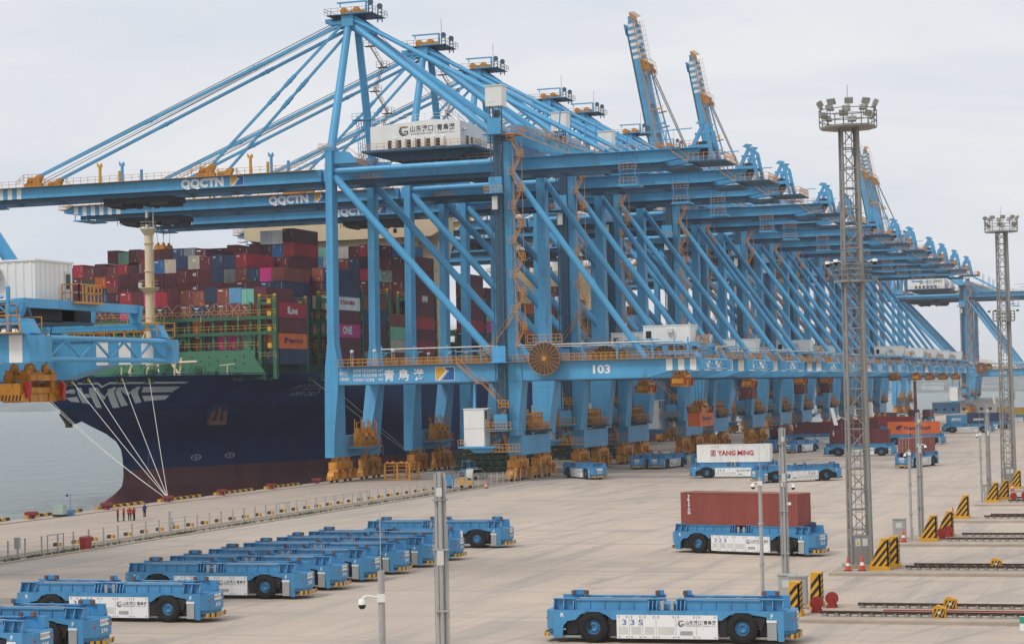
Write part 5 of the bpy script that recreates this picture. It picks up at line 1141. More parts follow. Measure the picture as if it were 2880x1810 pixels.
# breakwater with holes
m = MB(); yb = 341.0
m.prism([(-216, 18.3), (-160.4, 18.3), (-160.4, 19.4), (-163.6, 23.7), (-216, 23.7)], 'y', yb, yb+.3)
bw = m.build('breakwater', 'ship_green_light', SHIP)
for i in range(18):
    for z in ((22.6, 21.2) if i % 2 == 0 else (21.9, 20.5)):
        x = -164.6-i*1.75
        if x > -199: MB().lathe([(.02,-.02),(.16,-.02),(.16,.1)], (x, yb-.02, z), 'y', 10).build('drain_hole', 'black_steel', bw)
# winches, bitts and pipework on the forecastle
for x, y, r in ((-178.5, 332, 1.25), (-171.0, 335, 1.25), (-182.5, 327, .8), (-168.0, 334, .7)):
    m = MB()
    for s in (-1, 1): m.lathe([(r*.86,-.12),(r,-.12),(r,.12),(r*.86,.12)], (x, y+s*.9, 18.4+r*1.25), 'y', 20)
    for i in range(8):
        a = 2*math.pi*i/8
        for s in (-1, 1): m.bar((x,y+s*.9,18.4+r*1.25), (x+r*.9*math.cos(a),y+s*.9,18.4+r*1.25+r*.9*math.sin(a)), .1)
    m.tube((x,y-.9,18.4+r*1.25), (x,y+.9,18.4+r*1.25), r*.45, 12).box(x-r, x+r, y-1.3, y+1.3, 18.35, 18.75).box(x+r*1.1, x+r*1.9, y-.8, y+.8, 18.4, 19.9)
    m.build('mooring_winch', 'ship_green', SHIP)
m = MB().tube((-176.5,331,21.5), (-169.0,331,21.6), .22, 8).tube((-173.6,331,18.3), (-173.2,331,22.4), .2, 8).tube((-172.8,331.4,18.3), (-172.3,331.4,22.4), .2, 8).tube((-165.5,336,18.3), (-165.5,336,21.0), .12, 6).tube((-167,336,20.9), (-164,336,21.1), .1, 6).tube((-180.8,325,18.3), (-180.8,325,20.9), .15, 6).tube((-179.0,325,18.3), (-179,325,20.9), .12, 6)
m.build('deck_pipe', 'ship_cream', SHIP)
m = MB()
random.seed(21)
for i in range(26):
    x = -182+i*.72; y = 333+i*.24; m.box(x, x+random.uniform(.3, .7), y, y+.5, 18.32, 18.9+random.uniform(.2, 1.0))
m.build('deck_gear', 'ship_green_light', SHIP)
# foremast
mx, my = -182.0, 338.0
fm = MB().tube((mx,my,18.3), (mx,my,46.4), .85, 16, r2=.72)
for z in (23, 30, 38.5, 43.6): fm.tube((mx,my,z), (mx,my,z+.18), .95, 16)
for s in (-1, 1): fm.tube((mx+s*.5,my-.4,28.0), (mx+s*3.6,my-3.0,18.4), .2, 8)
fm.tube((mx+.4,my-.2,27.5), (mx+7.5,my-2,18.4), .22, 8)
fo = fm.build('foremast', 'ship_cream', SHIP)
for z, w_ in ((29.2, 1.9), (35.6, 1.9), (46.4, 1.55)):
    p = MB().lathe([(.8,-1.2),(w_,-.12),(w_,0),(.02,0)], (mx, my, z), 'z', 12, 0, False).build('mast_platform', 'ship_cream', fo)
m = MB()
for z, w_ in ((29.2, 1.85), (35.6, 1.85), (46.4, 1.5)): m.railing([(mx+w_*math.cos(a*math.pi/4), my+w_*math.sin(a*math.pi/4), z) for a in range(9)], 1.2, .9, .035)
for i in range(50): m.bar((mx+.95,my-.2,20+i*.5), (mx+.95,my+.2,20+i*.5), .04)
m.bar((mx+.95,my-.2,19.5), (mx+.95,my-.2,46), .05).bar((mx+.95,my+.2,19.5), (mx+.95,my+.2,46), .05)
m.build('mast_ladder', 'ship_cream', fo)
MB().tube((mx-.3,my,46.4), (mx-.3,my,49.8), .3, 10).build('mast_light', 'grey_white', fo)
MB().tube((mx+1.0,my,46.4), (mx+1.0,my,50.4), .09, 6).build('mast_antenna', 'grey_white', fo)
MB().box(mx-1.4, mx-.9, my-1.6, my-1.1, 35.6, 36.5).build('mast_lamp', 'grey_white', fo)
MB().tube((mx-.3,my,47.2), (mx-.3,my,48.4), .36, 10).build('mast_horn', 'black_steel', fo)
# ------------------------------------------------------------------ lashing bridges
ROW0, PITCH = -158.5, 2.52
def lashing_bridge(y, full, top=33.4, x_end=-214.0, rows=22):
    root = put('lashing_bridge', None, SHIP)
    m = MB()
    for x in (-158.9, -161.9): m.box(x-.35, x+.35, y-.45, y+.45, 18.3, top)
    m.build('tower', 'ship_green', root)
    n = rows if full else 8
    for i in range(1, n):
        x = ROW0-.2-(i+1)*PITCH; z1 = 30.0 if i > 1 else top-1
        MB().box(x-.22, x+.22, y-.22, y+.22, 23.6 if full else 18.4, z1).build('post', 'ship_green', root)
    xe = ROW0-(n+1)*PITCH
    for z in (26.4, 29.2): MB().box(xe, -158.6, y-.5, y+.4, z, z+.65).build('bridge_beam', 'ship_green', root)
    m = MB().box(-161.8, -158.8, y-.4, y+.4, top-1.6, top-1.0)
    if full:
        for s in (-1, 1): m.bar((-177.5,y,26.4), (-177.5+s*4.2,y,18.6), .5, .4)
    m.build('bridge_brace', 'ship_green', root)
    m = MB()
    for z in (24.0, 27.05, 29.85): m.railing([(xe,y-.48,z), (-162.2,y-.48,z)], 1.1, 2.4, .04)
    for z in (top-1.0, 29.85, 27.05, 22.0): m.railing([(-161.8,y-.48,z), (-158.6,y-.48,z)], 1.1, 1.4, .04)
    m.build('bridge_railing', 'ship_yellow', root)
    m = MB()
    for z in (24.6, 27.6, 30.4, 33.0-.4): m.box(-160.2, -159.4, y-.62, y-.48, z-.6, z+.25)
    for x in (-158.9, -161.9): m.box(x-.25, x+.25, y-.25, y+.25, top, top+.45)
    for i in range(3, n, 3): m.box(ROW0-i*PITCH-.06, ROW0-i*PITCH+.06, y-.56, y-.5, 29.0, 30.0)
    m.build('marker_board', 'ship_yellow', root)
    m = MB()
    for i in range(9): m.bar((-160.9,y-.5,19.5+i*1.0), (-160.4,y-.5,19.5+i*1.0), .05)
    for x in (-160.9, -160.4): m.bar((x,y-.5,18.5), (x,y-.5,30), .05)
    m.build('bridge_ladder', 'ship_green', root)
    if full:
        m = MB()
        for i in range(2, 19):
            x = ROW0-i*PITCH
            m.bar((x,y,29.9), (x-PITCH*.95,y+.5,32.4), .07); m.bar((x-PITCH,y,29.9), (x-.1,y+.5,32.4), .07)
        m.build('lashing_rod', 'galv', root)
    return root
lashing_bridge(342.4, True)
for y, tp in ((356.0, 33.4), (369.0, 35.0), (383.2, 36.5), (397.4, 36.5), (411.4, 36.5), (425.6, 36.5)): lashing_bridge(y, False, tp)
for i in range(8): lashing_bridge(459.0+14.2*i, False, 36.5)
# ------------------------------------------------------------------ accommodation and funnel
acc = put('accommodation', None, SHIP, loc=(0, 0, 2.2))
yb = 428.5
MB().box(-196, -164, yb, yb+14, 16.2, 47.5).build('deckhouse', 'ship_cream', acc)
m = MB().prism([(-205.5, 48.6), (-199, 47.6), (-160, 47.6), (-158.5, 48.4), (-158.5, 51.6), (-205.5, 51.6)], 'y', yb-1.5, yb+9)
m.prism([(-205.5, 48.6), (-197.5, 48.6), (-196.2, 45.6), (-196.2, 47.6), (-199, 47.6)], 'y', yb, yb+2); m.build('bridge_wing', 'ship_cream', acc)
m = MB().prism([(-164, 16.2), (-161.2, 16.2), (-161.2, 40), (-159.0, 47.6), (-164, 47.6)], 'y', yb+1.5, yb+11); m.build('wing_support', 'ship_cream', acc)
MB().box(-199.5, -163, yb, yb+7, 51.6, 54.6).build('wheelhouse', 'ship_cream', acc)
for i in range(18): MB().box(-198.8+i*1.95, -197.15+i*1.95, yb-.06, yb+.02, 52.3, 54.0).build('window', 'dark_glass', acc)
for x in (-191.2, -189.2, -172.5, -170.6, -168.5): MB().box(x-.4, x+.4, yb-1.58, yb-1.48, 48.7, 49.6).build('window', 'dark_glass', acc)
for x in (-191.2, -189.4, -170.2, -168.2): MB().box(x-.38, x+.38, yb-.07, yb+.02, 44.4, 45.3).build('window', 'dark_glass', acc)
for z in (24, 28, 32, 36, 40, 44):
    for y in (433, 437, 441): MB().box(-161.22, -161.15, y-.3, y+.3, z, z+.8).build('window', 'dark_glass', acc)
m = MB().railing([(-205,yb-1.4,51.6), (-158.8,yb-1.4,51.6), (-158.8,yb+9,51.6)], 1.1, 1.6, .035).bar((-205.3,yb,51.6), (-206.8,yb-1,51.2), .12).railing([(-207.2,yb-1,48.4), (-205.6,yb-1,48.4)], 1.1, .6).box(-207.3, -205.5, yb-1.2, yb+.4, 48.2, 48.4).railing([(-198,yb+.3,54.6), (-164,yb+.3,54.6)], 1.1, 1.6, .035)
m.build('wing_railing', 'grey_white', acc)
MB().tube((-181,yb+4,54.6), (-181,yb+4,60.5), .5, 8).box(-184, -178, yb+3.7, yb+4.3, 57.5, 57.8).box(-183.5, -180, yb+3.6, yb+4.4, 59.4, 59.8).build('radar_mast', 'grey_white', acc)
ca = put('engine_casing', None, SHIP)
MB().box(-196, -163, 576, 590, 18.3, 43).box(-190, -166, 578, 588, 43, 50).build('casing', 'ship_cream', ca)
m = MB()
for i in range(3): m.tube((-186+i*7,583,50), (-186+i*7,583,55), 1.3, 12)
m.build('exhaust_pipe', 'grey_white', ca)
# ------------------------------------------------------------------ containers on deck
MB().box(-213.5, -160.4, 343.6, 426, 18.31, 20.9).build('hatch_coaming', 'hatch_green', SHIP)
MB().box(-213.5, -159.6, 444, 574, 18.31, 26.2).build('hatch_coaming', 'hatch_green', SHIP)
MB().box(-210, -162, 592, 640, 18.31, 26.2).build('hatch_coaming', 'hatch_green', SHIP)
ORD = ['', 'first', 'second', 'third', 'fourth', 'fifth', 'sixth', 'seventh', 'eighth', 'ninth', 'tenth', 'eleventh', 'twelfth', 'thirteenth', 'fourteenth', 'fifteenth', 'sixteenth', 'seventeenth', 'eighteenth', 'nineteenth', 'twentieth', 'twenty-first', 'twenty-second', 'twenty-third', 'twenty-fourth']
def H_(spec):
    out = []
    for n, h in spec: out += [h]*n
    return out
BAYS = [(343.4, 'foremost bay', H_([(1,4),(17,5)]), 2.85), (356.6, 'second bay', H_([(2,0),(3,7),(9,8),(2,7),(4,6)]), 2.66), (369.6, 'third bay', H_([(4,7),(7,8),(6,9),(7,8)]), 2.68),
        (383.8, 'fourth bay', H_([(6,5),(3,10),(5,9),(5,9),(4,9),(1,8)]), 2.8), (398.0, 'fifth bay', H_([(8,4),(16,9)]), 2.7), (412.2, 'bay before bridge', H_([(1,9),(17,10),(6,9)]), 2.62)]
SIDE = {(3,6): ['maroon']*8+['red', 'plum'], (3,7): ['maroon']*8+['blue', 'white'], (3,8): ['maroon']*8+['plum', 'white'], (1,5): ['maroon']*6+['brown', 'red'], (1,6): ['maroon']*6+['grey', 'navy'], (1,7): ['maroon']*6+['navy', 'navy'], (1,8): ['maroon']*7+['maroon'], (1,9): ['maroon']*7+['rustwhite'], (1,10): ['maroon']*7+['navy'], (1,11): ['maroon']*7+['rustwhite'], (1,12): ['maroon']*7+['blue'], (1,2): ['navy']*6+['brown'], (1,3): ['navy']*6+['pink'], (1,4): ['maroon']*6+['navy'], (0,2): ['teal', 'teal', 'brown', 'brown', 'teal'], (0,3): ['grey', 'pink', 'maroon', 'brown', 'sky'], (0,4): ['pink', 'pink', 'maroon', 'brown', 'brown'], (0,5): ['maroon', 'navy', 'maroon', 'plum', 'navy'], (0,6): ['maroon', 'brown', 'orange', 'navy', 'brown'], (0,7): ['maroon', 'navy', 'navy', 'brown', 'brown'], (0,8): ['maroon', 'brown', 'navy', 'maroon', 'maroon'], (0,0): ['navy', 'orange', 'maroon', 'red'], (2,0): ['maroon', 'maroon', 'pink', 'maroon', 'white', 'navy', 'navy'], (5,0): ['maroon', 'red', 'maroon', 'red', 'maroon', 'maroon', 'plum', 'plum', 'maroon'], (0,1): ['navy', 'red', 'brown', 'red', 'maroon']}
pool = ['maroon']*20+['brown']*8+['plum']*8+['pink']*3+['navy']*6+['red']*4+['orange']*2+['white']*1+['grey']*1+['green']*1+['sky']*1+['teal']*1+['blue']*1+['rustwhite']*1
marks = ['lease', 'plate', 'spot', 'tag', 'label', 'spot', None, 'plate']
random.seed(77)
BASE = 21.0
HIDDEN = {(b, r, k) for (b, r), ks in {(0,9): '1', (0,10): '1', (0,11): '1', (0,12): '1', (0,13): '1', (0,14): '1', (0,15): '1', (0,16): '13', (0,17): '134', (1,3): '34', (1,4): '4', (1,5): '4', (1,6): '4', (1,7): '4', (1,8): '4', (1,9): '4', (1,10): '4', (1,11): '4', (1,12): '4', (1,13): '45', (1,14): '4', (1,15): '4', (1,16): '4', (1,17): '4', (1,18): '4', (1,19): '4', (2,3): '13456', (2,4): '0123456', (2,5): '6', (2,6): '67', (2,7): '67', (2,8): '7', (2,9): '7', (2,10): '7', (2,11): '7', (2,12): '7', (2,13): '7', (2,14): '7', (2,15): '7', (2,16): '6', (2,17): '6', (2,18): '5', (2,19): '5', (2,20): '5', (2,21): '5', (2,22): '012345', (2,23): '012345', (3,1): '1234', (3,6): '6', (3,7): '7', (3,9): '7', (3,10): '7', (3,11): '7', (3,12): '7', (3,13): '7', (3,14): '8', (3,15): '8', (3,16): '8', (3,17): '8', (3,18): '8', (3,19): '78', (3,20): '7', (3,21): '7', (3,22): '7', (3,23): '7', (4,1): '0123', (4,8): '456', (4,11): '8', (4,12): '8', (4,13): '8', (4,14): '8', (4,15): '8', (4,16): '8', (4,17): '8', (4,18): '8', (4,19): '8', (4,20): '8', (4,21): '8', (4,22): '8', (4,23): '8', (5,1): '0123', (5,2): '3', (5,3): '34', (5,4): '34', (5,5): '345', (5,6): '34567', (5,7): '345678', (5,8): '34567', (5,9): '3456789', (5,10): '3456789', (5,11): '89', (5,12): '89', (5,13): '89', (5,14): '89', (5,15): '89', (5,16): '89', (5,17): '89', (5,18): '8', (5,19): '8', (5,20): '8', (5,21): '8', (5,22): '8', (5,23): '8', (28,0): '23456'}.items() for k in ('0123456789abc'.index(c) for c in ks)}   # wholly covered by the stacks in front: left out
SHIPC = {}
def ship_container(bi, yf, phrase, r, k, top, th, zc):
    side = None; seq = SIDE.get((bi, r)); col = seq[k] if seq and k < len(seq) else random.choice(pool)
    if bi == 0 and r == 0 and k == 3:
        def side(o, L, H): m = MB(); letters(m, 'K', (-2.4,-1.235,.75), (1,0,0), (0,0,1), 1.3, bold=.05); letters(m, 'LINE', (-1.2,-1.235,.75), (1,0,0), (0,0,1), .85, width=3.2, bold=.04); m.build('lettering', 'white_letter', o)
    elif bi == 0 and r == 0 and k == 1: side = hapag
    elif bi == 2 and r == 0 and k == 2: side = side_text('ONE', 1.45, -2.9, .75, width=4.6, bold=.05)
    elif bi == 2 and r == 0 and k == 4: side = yangming
    elif bi == 5 and r == 0 and k == 5: side = side_text('HMM', 1.3, -1.6, .7, width=3.4, bold=.05)
    elif r < 2 and random.random() < .4: side = side_text('TEX', .3, -5.5, 2.2, vertical=True, bold=.05)
    mk = random.choice(marks) if not (bi == 1 and r == 9) else 'big45'
    H = th-.06
    word = WORD[col]; tp = top-k
    tier = 'top tier' if tp == 1 else '%s tier from top' % ORD[tp]
    row = 'quay-side row' if r == 0 else '%s row from quay' % ORD[r+1]
    o = container(col, (ROW0-1.22-r*PITCH, yf+6.1, zc), R(90), '%s container, %s, %s, %s' % (word, tier, row, phrase), 'containers stacked on the ship', 12.19, round(H, 2), mk, random.random() < .3, side)
    SHIPC[(bi, r, k)] = o
prev = [0]*40
nship = 0
for bi, (yf, phrase, hs, th) in enumerate(BAYS):
    for r, hgt in enumerate(hs):
        occ = min(prev[max(0, r-2)], prev[max(0, r-3)]) if (bi > 0 and r >= 2) else 0
        lift = random.choice((0, 0, .28, -.28)) if r > 0 else 0
        for k in range(hgt):
            if r >= 2 and bi > 0 and k < occ-(1 if bi < 5 else 1): continue
            if bi == 0 and r > 2 and k == 0: continue
            if (bi, r, k) in HIDDEN: continue
            ship_container(bi, yf, phrase, r, k, hgt, th, BASE+k*th+(lift if k > 1 else 0)); nship += 1
    prev = hs+[0]*20
for i in range(10):
    yf = 445.0+14.2*i
    if i in (9,): yf = 594
    ph = '%s bay behind bridge' % ORD[i+1]
    hgt = (8, 7, 7, 6, 7, 8, 7, 6, 7, 7)[i]
    for k in range(2, hgt):
        if (20+i, 0, k) in HIDDEN: continue
        ship_container(20+i, yf, ph, 0, k, hgt, 2.66, BASE+k*2.66); nship += 1
# ------------------------------------------------------------------ mooring lines
BOLL = (-144.0, 272.0, .55)
def rope(p, q, sag, label, r=.045):
    p, q = Vector(p), Vector(q); pts = []
    for i in range(17):
        t = i/16; c = p.lerp(q, t); c.z -= sag*4*t*(1-t); pts.append(c)
    tag(MB().path(pts, r, 6).build('mooring_rope', 'rope_white'), label, 'rope', 'white mooring ropes from the bow to the bollard')
for i, (f, ds) in enumerate(zip(FAIR, ('leftmost', 'second from left', 'third from left', 'rightmost'))):
    c = V(XC+half(f[1], f[2]), f[1], f[2])+V(.3, -.3, 0)
    rope(c, BOLL, .25, 'white mooring rope, %s of four below the bow lettering' % ds)
for i, s in enumerate((0, 1.2)):
    rope((XC-half(312.5, 17.2)-.2+s*.5, 312.0, 17.4), (BOLL[0]-.2, BOLL[1]-.2, .6), .8, 'thin pale rope crossing left of the stem, %s of two' % ('upper', 'lower')[i], .03)
for i, (y, z) in enumerate(((356.0, 18.3), (360.5, 18.3))):
    rope((XC+half(y, z)+.1, y, z), (-144.0, 380.0, .6), .2, 'rope from the aft chocks behind the crane leg, %s of two' % ('left', 'right')[i])
# ------------------------------------------------------------------ spreaders and hanging containers
def spreader_kit(hl):
    k = Kit()
    m = MB().box(-1.15, 1.15, -1.9, 1.9, 1.5, 1.95).box(-.8, .8, -3.0, 3.0, .55, 1.0)
    for s in (-1, 1): m.box(-.95, -.35, s*1.7-.25, s*1.7+.25, .9, 2.3).box(.35, .95, s*1.7-.25, s*1.7+.25, .9, 2.3).box(-1.0, 1.0, s*2.7-.35, s*2.7+.35, .3, 1.3)
    m.box(-.7, .7, -1.6, 1.6, 1.95, 2.15)
    b = k.add('head_block', m, 'machine_orange')
    for x in (-.6, .6):
        for s in (-1, 1): k.add('rope_sheave', MB().lathe([(.05,-.15),(.42,-.15),(.42,.15),(.05,.15)], (x, s*1.2, 2.35), 'x', 12), 'machine_orange', b)
    m = MB().box(-.55, .55, -hl+.1, hl-.1, .25, .55)
    k.add('telescopic_beam', m, 'machine_orange')
    for s in (-1, 1):
        m = MB().box(-1.22, 1.22, *sorted((s*(hl-.25), s*hl)), .0, .5).prism([(-1.22, .5), (1.22, .5), (.6, 1.2), (-.6, 1.2)], 'y', s*(hl-.9), s*(hl-.3))
        e = k.add('end_beam', m, 'machine_orange')
        st = MB()
        for i in range(8): st.add([(-1.2+i*.3, s*(hl+.012), .03), (-1.08+i*.3, s*(hl+.012), .03), (-.98+i*.3, s*(hl+.012), .45), (-1.1+i*.3, s*(hl+.012), .45)], [(0,1,2,3)])
        k.add('end_stripe', st, 'hazard_black', e)
        for x in (-1.3, 1.3): k.add('flipper', MB().prism([(x-.1, .2), (x+.1, .2), (x*1.18, 1.2), (x*.95, 1.5), (x*.85, 1.3)], 'y', s*(hl-.8), s*(hl-.4)), 'light_red', e)
    for a, b in ((-1.2, 1.2), (1.5, 2.5), (-2.6, -1.5)): k.add('gear_box', MB().box(-.75, .75, a, b, -.1, .5 if a < -1 and b > 1 else .95), 'machine_orange')
    return k
SPREAD = {20: spreader_kit(3.05), 40: spreader_kit(6.1)}
def spreader(x, y, z, rz, label, top, size=20, group='spreaders hanging from cranes'):
    o = thing('container_spreader', label, 'spreader', (x, y, z), rz, group); SPREAD[size].place(o)
    m = MB()
    for a in (-.6, .6):
        for s in (-1.2, 1.2): m.tube((a,s,2.3), (a*1.6,s*1.3,top-z), .045, 5)
    m.build('hoist_rope', 'black_steel', o); return o
spreader(-83.4, 136.0, 15.25, 0, 'large orange spreader with red flippers under the left-edge overhang', 20.8)
spreader(-82.6, 339.5, 15.3, 0, 'orange spreader hanging empty from the crane numbered 103', 20.8)
spreader(-98.6, 376.8, 14.2, 0, 'orange spreader left of the one hanging from crane 103', 20.8)
spreader(-95.6, 408.3, 9.85, 0, 'orange spreader lowering the orange lettered container', 20.8, 40)
container('orange', (-95.6, 408.3, 7.25), R(90), 'orange container with navy lettering hanging from a spreader', None, 12.19, 2.59, None, False, hapag, False)
spreader(-95.8, 457.5, 14.7, 0, 'orange spreader holding the first of three hanging maroon containers', 20.8)
container('maroon', (-95.8, 457.5, 12.1), R(90), 'maroon container hanging high, leftmost of three', None, 6.06, 2.59, 'spot', False, None, False)
spreader(-97.4, 530.0, 15.2, 0, 'orange spreader holding the second of three hanging maroon containers', 20.8)
container('maroon', (-97.4, 530.0, 12.6), R(90), 'maroon container hanging high, middle of three', None, 6.06, 2.59, 'spot', False, None, False)
spreader(-97.1, 567.0, 15.2, 0, 'orange spreader holding the third of three hanging maroon containers', 20.8)
container('plum', (-97.1, 567.0, 12.6), R(90), 'dark maroon container hanging high, rightmost of three', None, 6.06, 2.59, 'spot', False, None, False)
for y, w_ in ((596.5, 'leftmost'), (645.6, 'second from left'), (678.7, 'middle'), (715.0, 'second from right'), (754.0, 'rightmost')):
    spreader(-82.5, y, 15.6, 0, 'small orange spreader under the far overhangs, %s of five' % w_, 20.8)
o = spreader(-199.5, 376.8, 44.2, 0, 'orange spreader hanging beside the ship foremast', 51.0)
# ------------------------------------------------------------------ lattice light masts
def light_mast(x, y, label, s=1.0):
    root = thing('light_mast', label, 'light mast', (x, y, 0), R(18), 'lattice light masts')
    h = 36.0; b0, b1 = .8, .62
    def c(i, z): k = b0+(b1-b0)*z/h; return V((-k, k)[i % 2 ^ (i//2)], (-k, k)[i//2], z)
    for i in range(4): MB().tube(c(i, 0), c(i, h), .17 if i in (1, 2) else .12, 8).build('mast_leg', 'mast_grey', root)
    n = 22; m = MB()
    for j in range(n):
        z0, z1 = h*j/n, h*(j+1)/n
        for a, b in ((0, 1), (1, 2), (2, 3), (3, 0)):
            m.bar(c(a, z1), c(b, z1), .09); 
            if j % 2 == 0: m.bar(c(a, z0), c(b, z1), .075)
            else: m.bar(c(b, z0), c(a, z1), .075)
    m.build('lattice', 'mast_grey', root)
    m = MB()
    for i in range(60): m.bar((-.25,0,.6*i+.5), (.25,0,.6*i+.5), .04)
    for a in (-.25, .25): m.bar((a,0,0), (a,0,36.5), .05)
    m.build('ladder', 'mast_grey', root)
    for z, r, hh in ((23.4, 1.55, 1.3), (36.0, 2.35, 1.35)):
        p = MB().lathe([(.02, 0), (r, 0), (r, .16), (.02, .16)], (0,0,z), 'z', 10, 0, False)
        p.railing([(r*math.cos(i*math.pi/5), r*math.sin(i*math.pi/5), z+.15) for i in range(11)], hh, .75, .045, rails=(1, .66, .33))
        p.build('mast_platform', 'mast_grey', root)
    for tier, (z, nl, r) in enumerate(((37.95, 10, 2.45), (37.0, 6, 2.2))):
        for i in range(nl):
            a = 2*math.pi*i/nl+.2; d = V(math.cos(a), math.sin(a), 0); t = V(-d.y, d.x, 0); p = d*r+V(0,0,z); n_ = (d-V(0,0,.55)).normalized(); u = n_.cross(t)
            m = MB(); pts = [p+t*a_+u*b_ for a_, b_ in ((-.34,-.24),(.34,-.24),(.34,.24),(-.34,.24))]
            bk = [q-n_*.22 for q in pts]
            m.add(pts+bk, [(0,1,2,3),(7,6,5,4),(0,4,5,1),(1,5,6,2),(2,6,7,3),(3,7,4,0)]).bar(p-n_*.1, d*(r-.15)+V(0,0,z-.7), .06)
            L_ = m.build('flood_lamp', 'mast_grey', root)
            MB().add([q+n_*.01 for q in [p+t*a_*.88+u*b_*.88 for a_, b_ in ((-.34,-.24),(.34,-.24),(.34,.24),(-.34,.24))]], [(0,1,2,3)]).build('lamp_glass', 'lamp_glass', L_)
    MB().tube((0,0,36.4), (0,0,39.6), .03, 5).build('lightning_rod', 'galv', root)
    for i, a in enumerate((2.6, 3.9, 5.6)):
        d = V(math.cos(a)*1.7, math.sin(a)*1.7, 0)
        q = MB().tube(V(0,0,25)+d*.85, V(0,0,25.2)+d*1.25, .05, 6).lathe([(.02,.0),(.2,0),(.22,-.22)], tuple(d*1.25+V(0,0,25.2)), 'z', 10).build('dome_camera', 'white_paint', root)
        MB().lathe([(.22,0),(.2,-.16),(.12,-.25),(.02,-.27)], tuple(d*1.25+V(0,0,24.98)), 'z', 10).build('camera_dome', 'dark_glass', q)
    MB().box(.85, 1.25, -.6, .3, 12.4, 13.6).build('junction_box', 'grey_white', root)
    MB().prism([(-1.9, 11.8), (-1.6, 11.8), (-1.95, 13.2), (-2.2, 13.2)], 'y', -.7, -.4).bar((-1.7,-.5,12.6), (-.8,-.4,12.2), .06).build('antenna_panel', 'grey_white', root)
    MB().box(-.78, .78, -.83, -.79, .6, 2.9).build('base_panel', 'mast_grey', root)
    m = MB().add([(-.5,-.84,2.0),(-.08,-.84,2.0),(-.08,-.84,2.6),(-.5,-.84,2.6)], [(0,1,2,3)], 0).add([(.08,-.84,2.0),(.5,-.84,2.0),(.5,-.84,2.6),(.08,-.84,2.6)], [(0,1,2,3)], 0).add([(-.42,-.846,2.1),(-.16,-.846,2.1),(-.29,-.846,2.45)], [(0,1,2)], 1)
    m.build('warning_sign', ['grey_white', 'logo_yellow'], root)
    MB().box(-1.3, 1.3, -1.3, 1.3, 0, .5).build('footing', 'concrete_slab', root)
    return root
light_mast(-26.5, 168.6, 'tall grey lattice light mast standing nearest, ring of floodlights on top')
light_mast(-25.7, 298.5, 'smaller-looking grey lattice light mast at the right edge')
# ------------------------------------------------------------------ camera poles
def pole(x, y, h, label, thick=True, cam=None):
    root = thing('camera_pole', label, 'pole', (x, y, 0), R(15), 'grey service poles')
    if thick:
        MB().tube((0,0,0), (0,0,h), .13, 10).build('post', 'galv', root)
        for dx, dy in ((.19, -.03), (-.19, -.03), (0, -.17)): MB().box(dx-.055, dx+.055, dy-.055, dy+.055, 0, h-.05).build('side_tube', 'galv', root)
        for dx in (.29, -.29): MB().tube((dx,-.08,0), (dx,-.08,h-2.2), .022, 5).build('conduit', 'galv', root)
        for z in (h*.25, h*.5, h*.72, h-1.2): MB().box(-.32, .32, -.24, .1, z, z+.07).build('clamp', 'galv', root)
        MB().box(-.12, .12, -.52, -.36, h-1.0, h-.65).box(-.14, .14, -.52, -.36, h-3.9, h-3.3).build('junction_box', 'grey_white', root)
    else:
        MB().tube((0,0,0), (0,0,h), .13, 10).build('post', 'galv', root)
        MB().tube((0,0,h), (0,0,h+2.2), .018, 5).build('whip_antenna', 'galv', root)
        for z in (h*.3, h*.62): MB().tube((0,0,z), (0,0,z+.16), .19, 10).build('clamp', 'galv', root)
        MB().box(.1, .26, -.2, .12, .2, 1.5).build('cabinet', 'grey_white', root)
    if cam:
        dx, z = cam
        a = MB().tube((0,0,z), (dx*.75,-.1,z+.1), .05, 6).tube((dx*.75,-.1,z+.1), (dx,-.1,z), .05, 6).lathe([(.02,.1),(.12,.08),(.15,-.12)], (dx,-.1,z-.1), 'z', 12).box(-.15, .15, -.17, .08, z-.14, z+.16).build('dome_camera', 'white_paint', root)
        MB().lathe([(.145,0),(.13,-.1),(.08,-.16),(.02,-.175)], (dx,-.1,z-.22), 'z', 12).build('camera_dome', 'dark_glass', a)
    return root
pole(-30.75, 82.5, 11.8, 'thick grey triple-tube pole in the middle foreground', True, (.95, 4.2))
pole(-29.1, 71.6, 8.6, 'thin grey pole with white dome camera in front of the parked row', False, (-.72, 7.6))
pole(-28.6, 147.6, 12.1, 'thick grey pole in front of the red-brown container on its vehicle', True, (.7, 8.0))
pole(-29.4, 143.2, 8.7, 'thin camera pole in front of the red-brown container on its vehicle', False, (-.5, 8.3))
pole(-25.8, 202.1, 12.2, 'thick grey pole in front of the vehicle driving this way', True, (.6, 9))
pole(-26.1, 197.1, 8.8, 'thin camera pole in front of the vehicle driving this way', False, (-.4, 8.4))
pole(-24.9, 261.2, 12.2, 'thick grey pole left of the far lattice mast', True)
pole(-25.6, 259.0, 8.9, 'thin pole left of the far lattice mast', False, (-.4, 8.5))
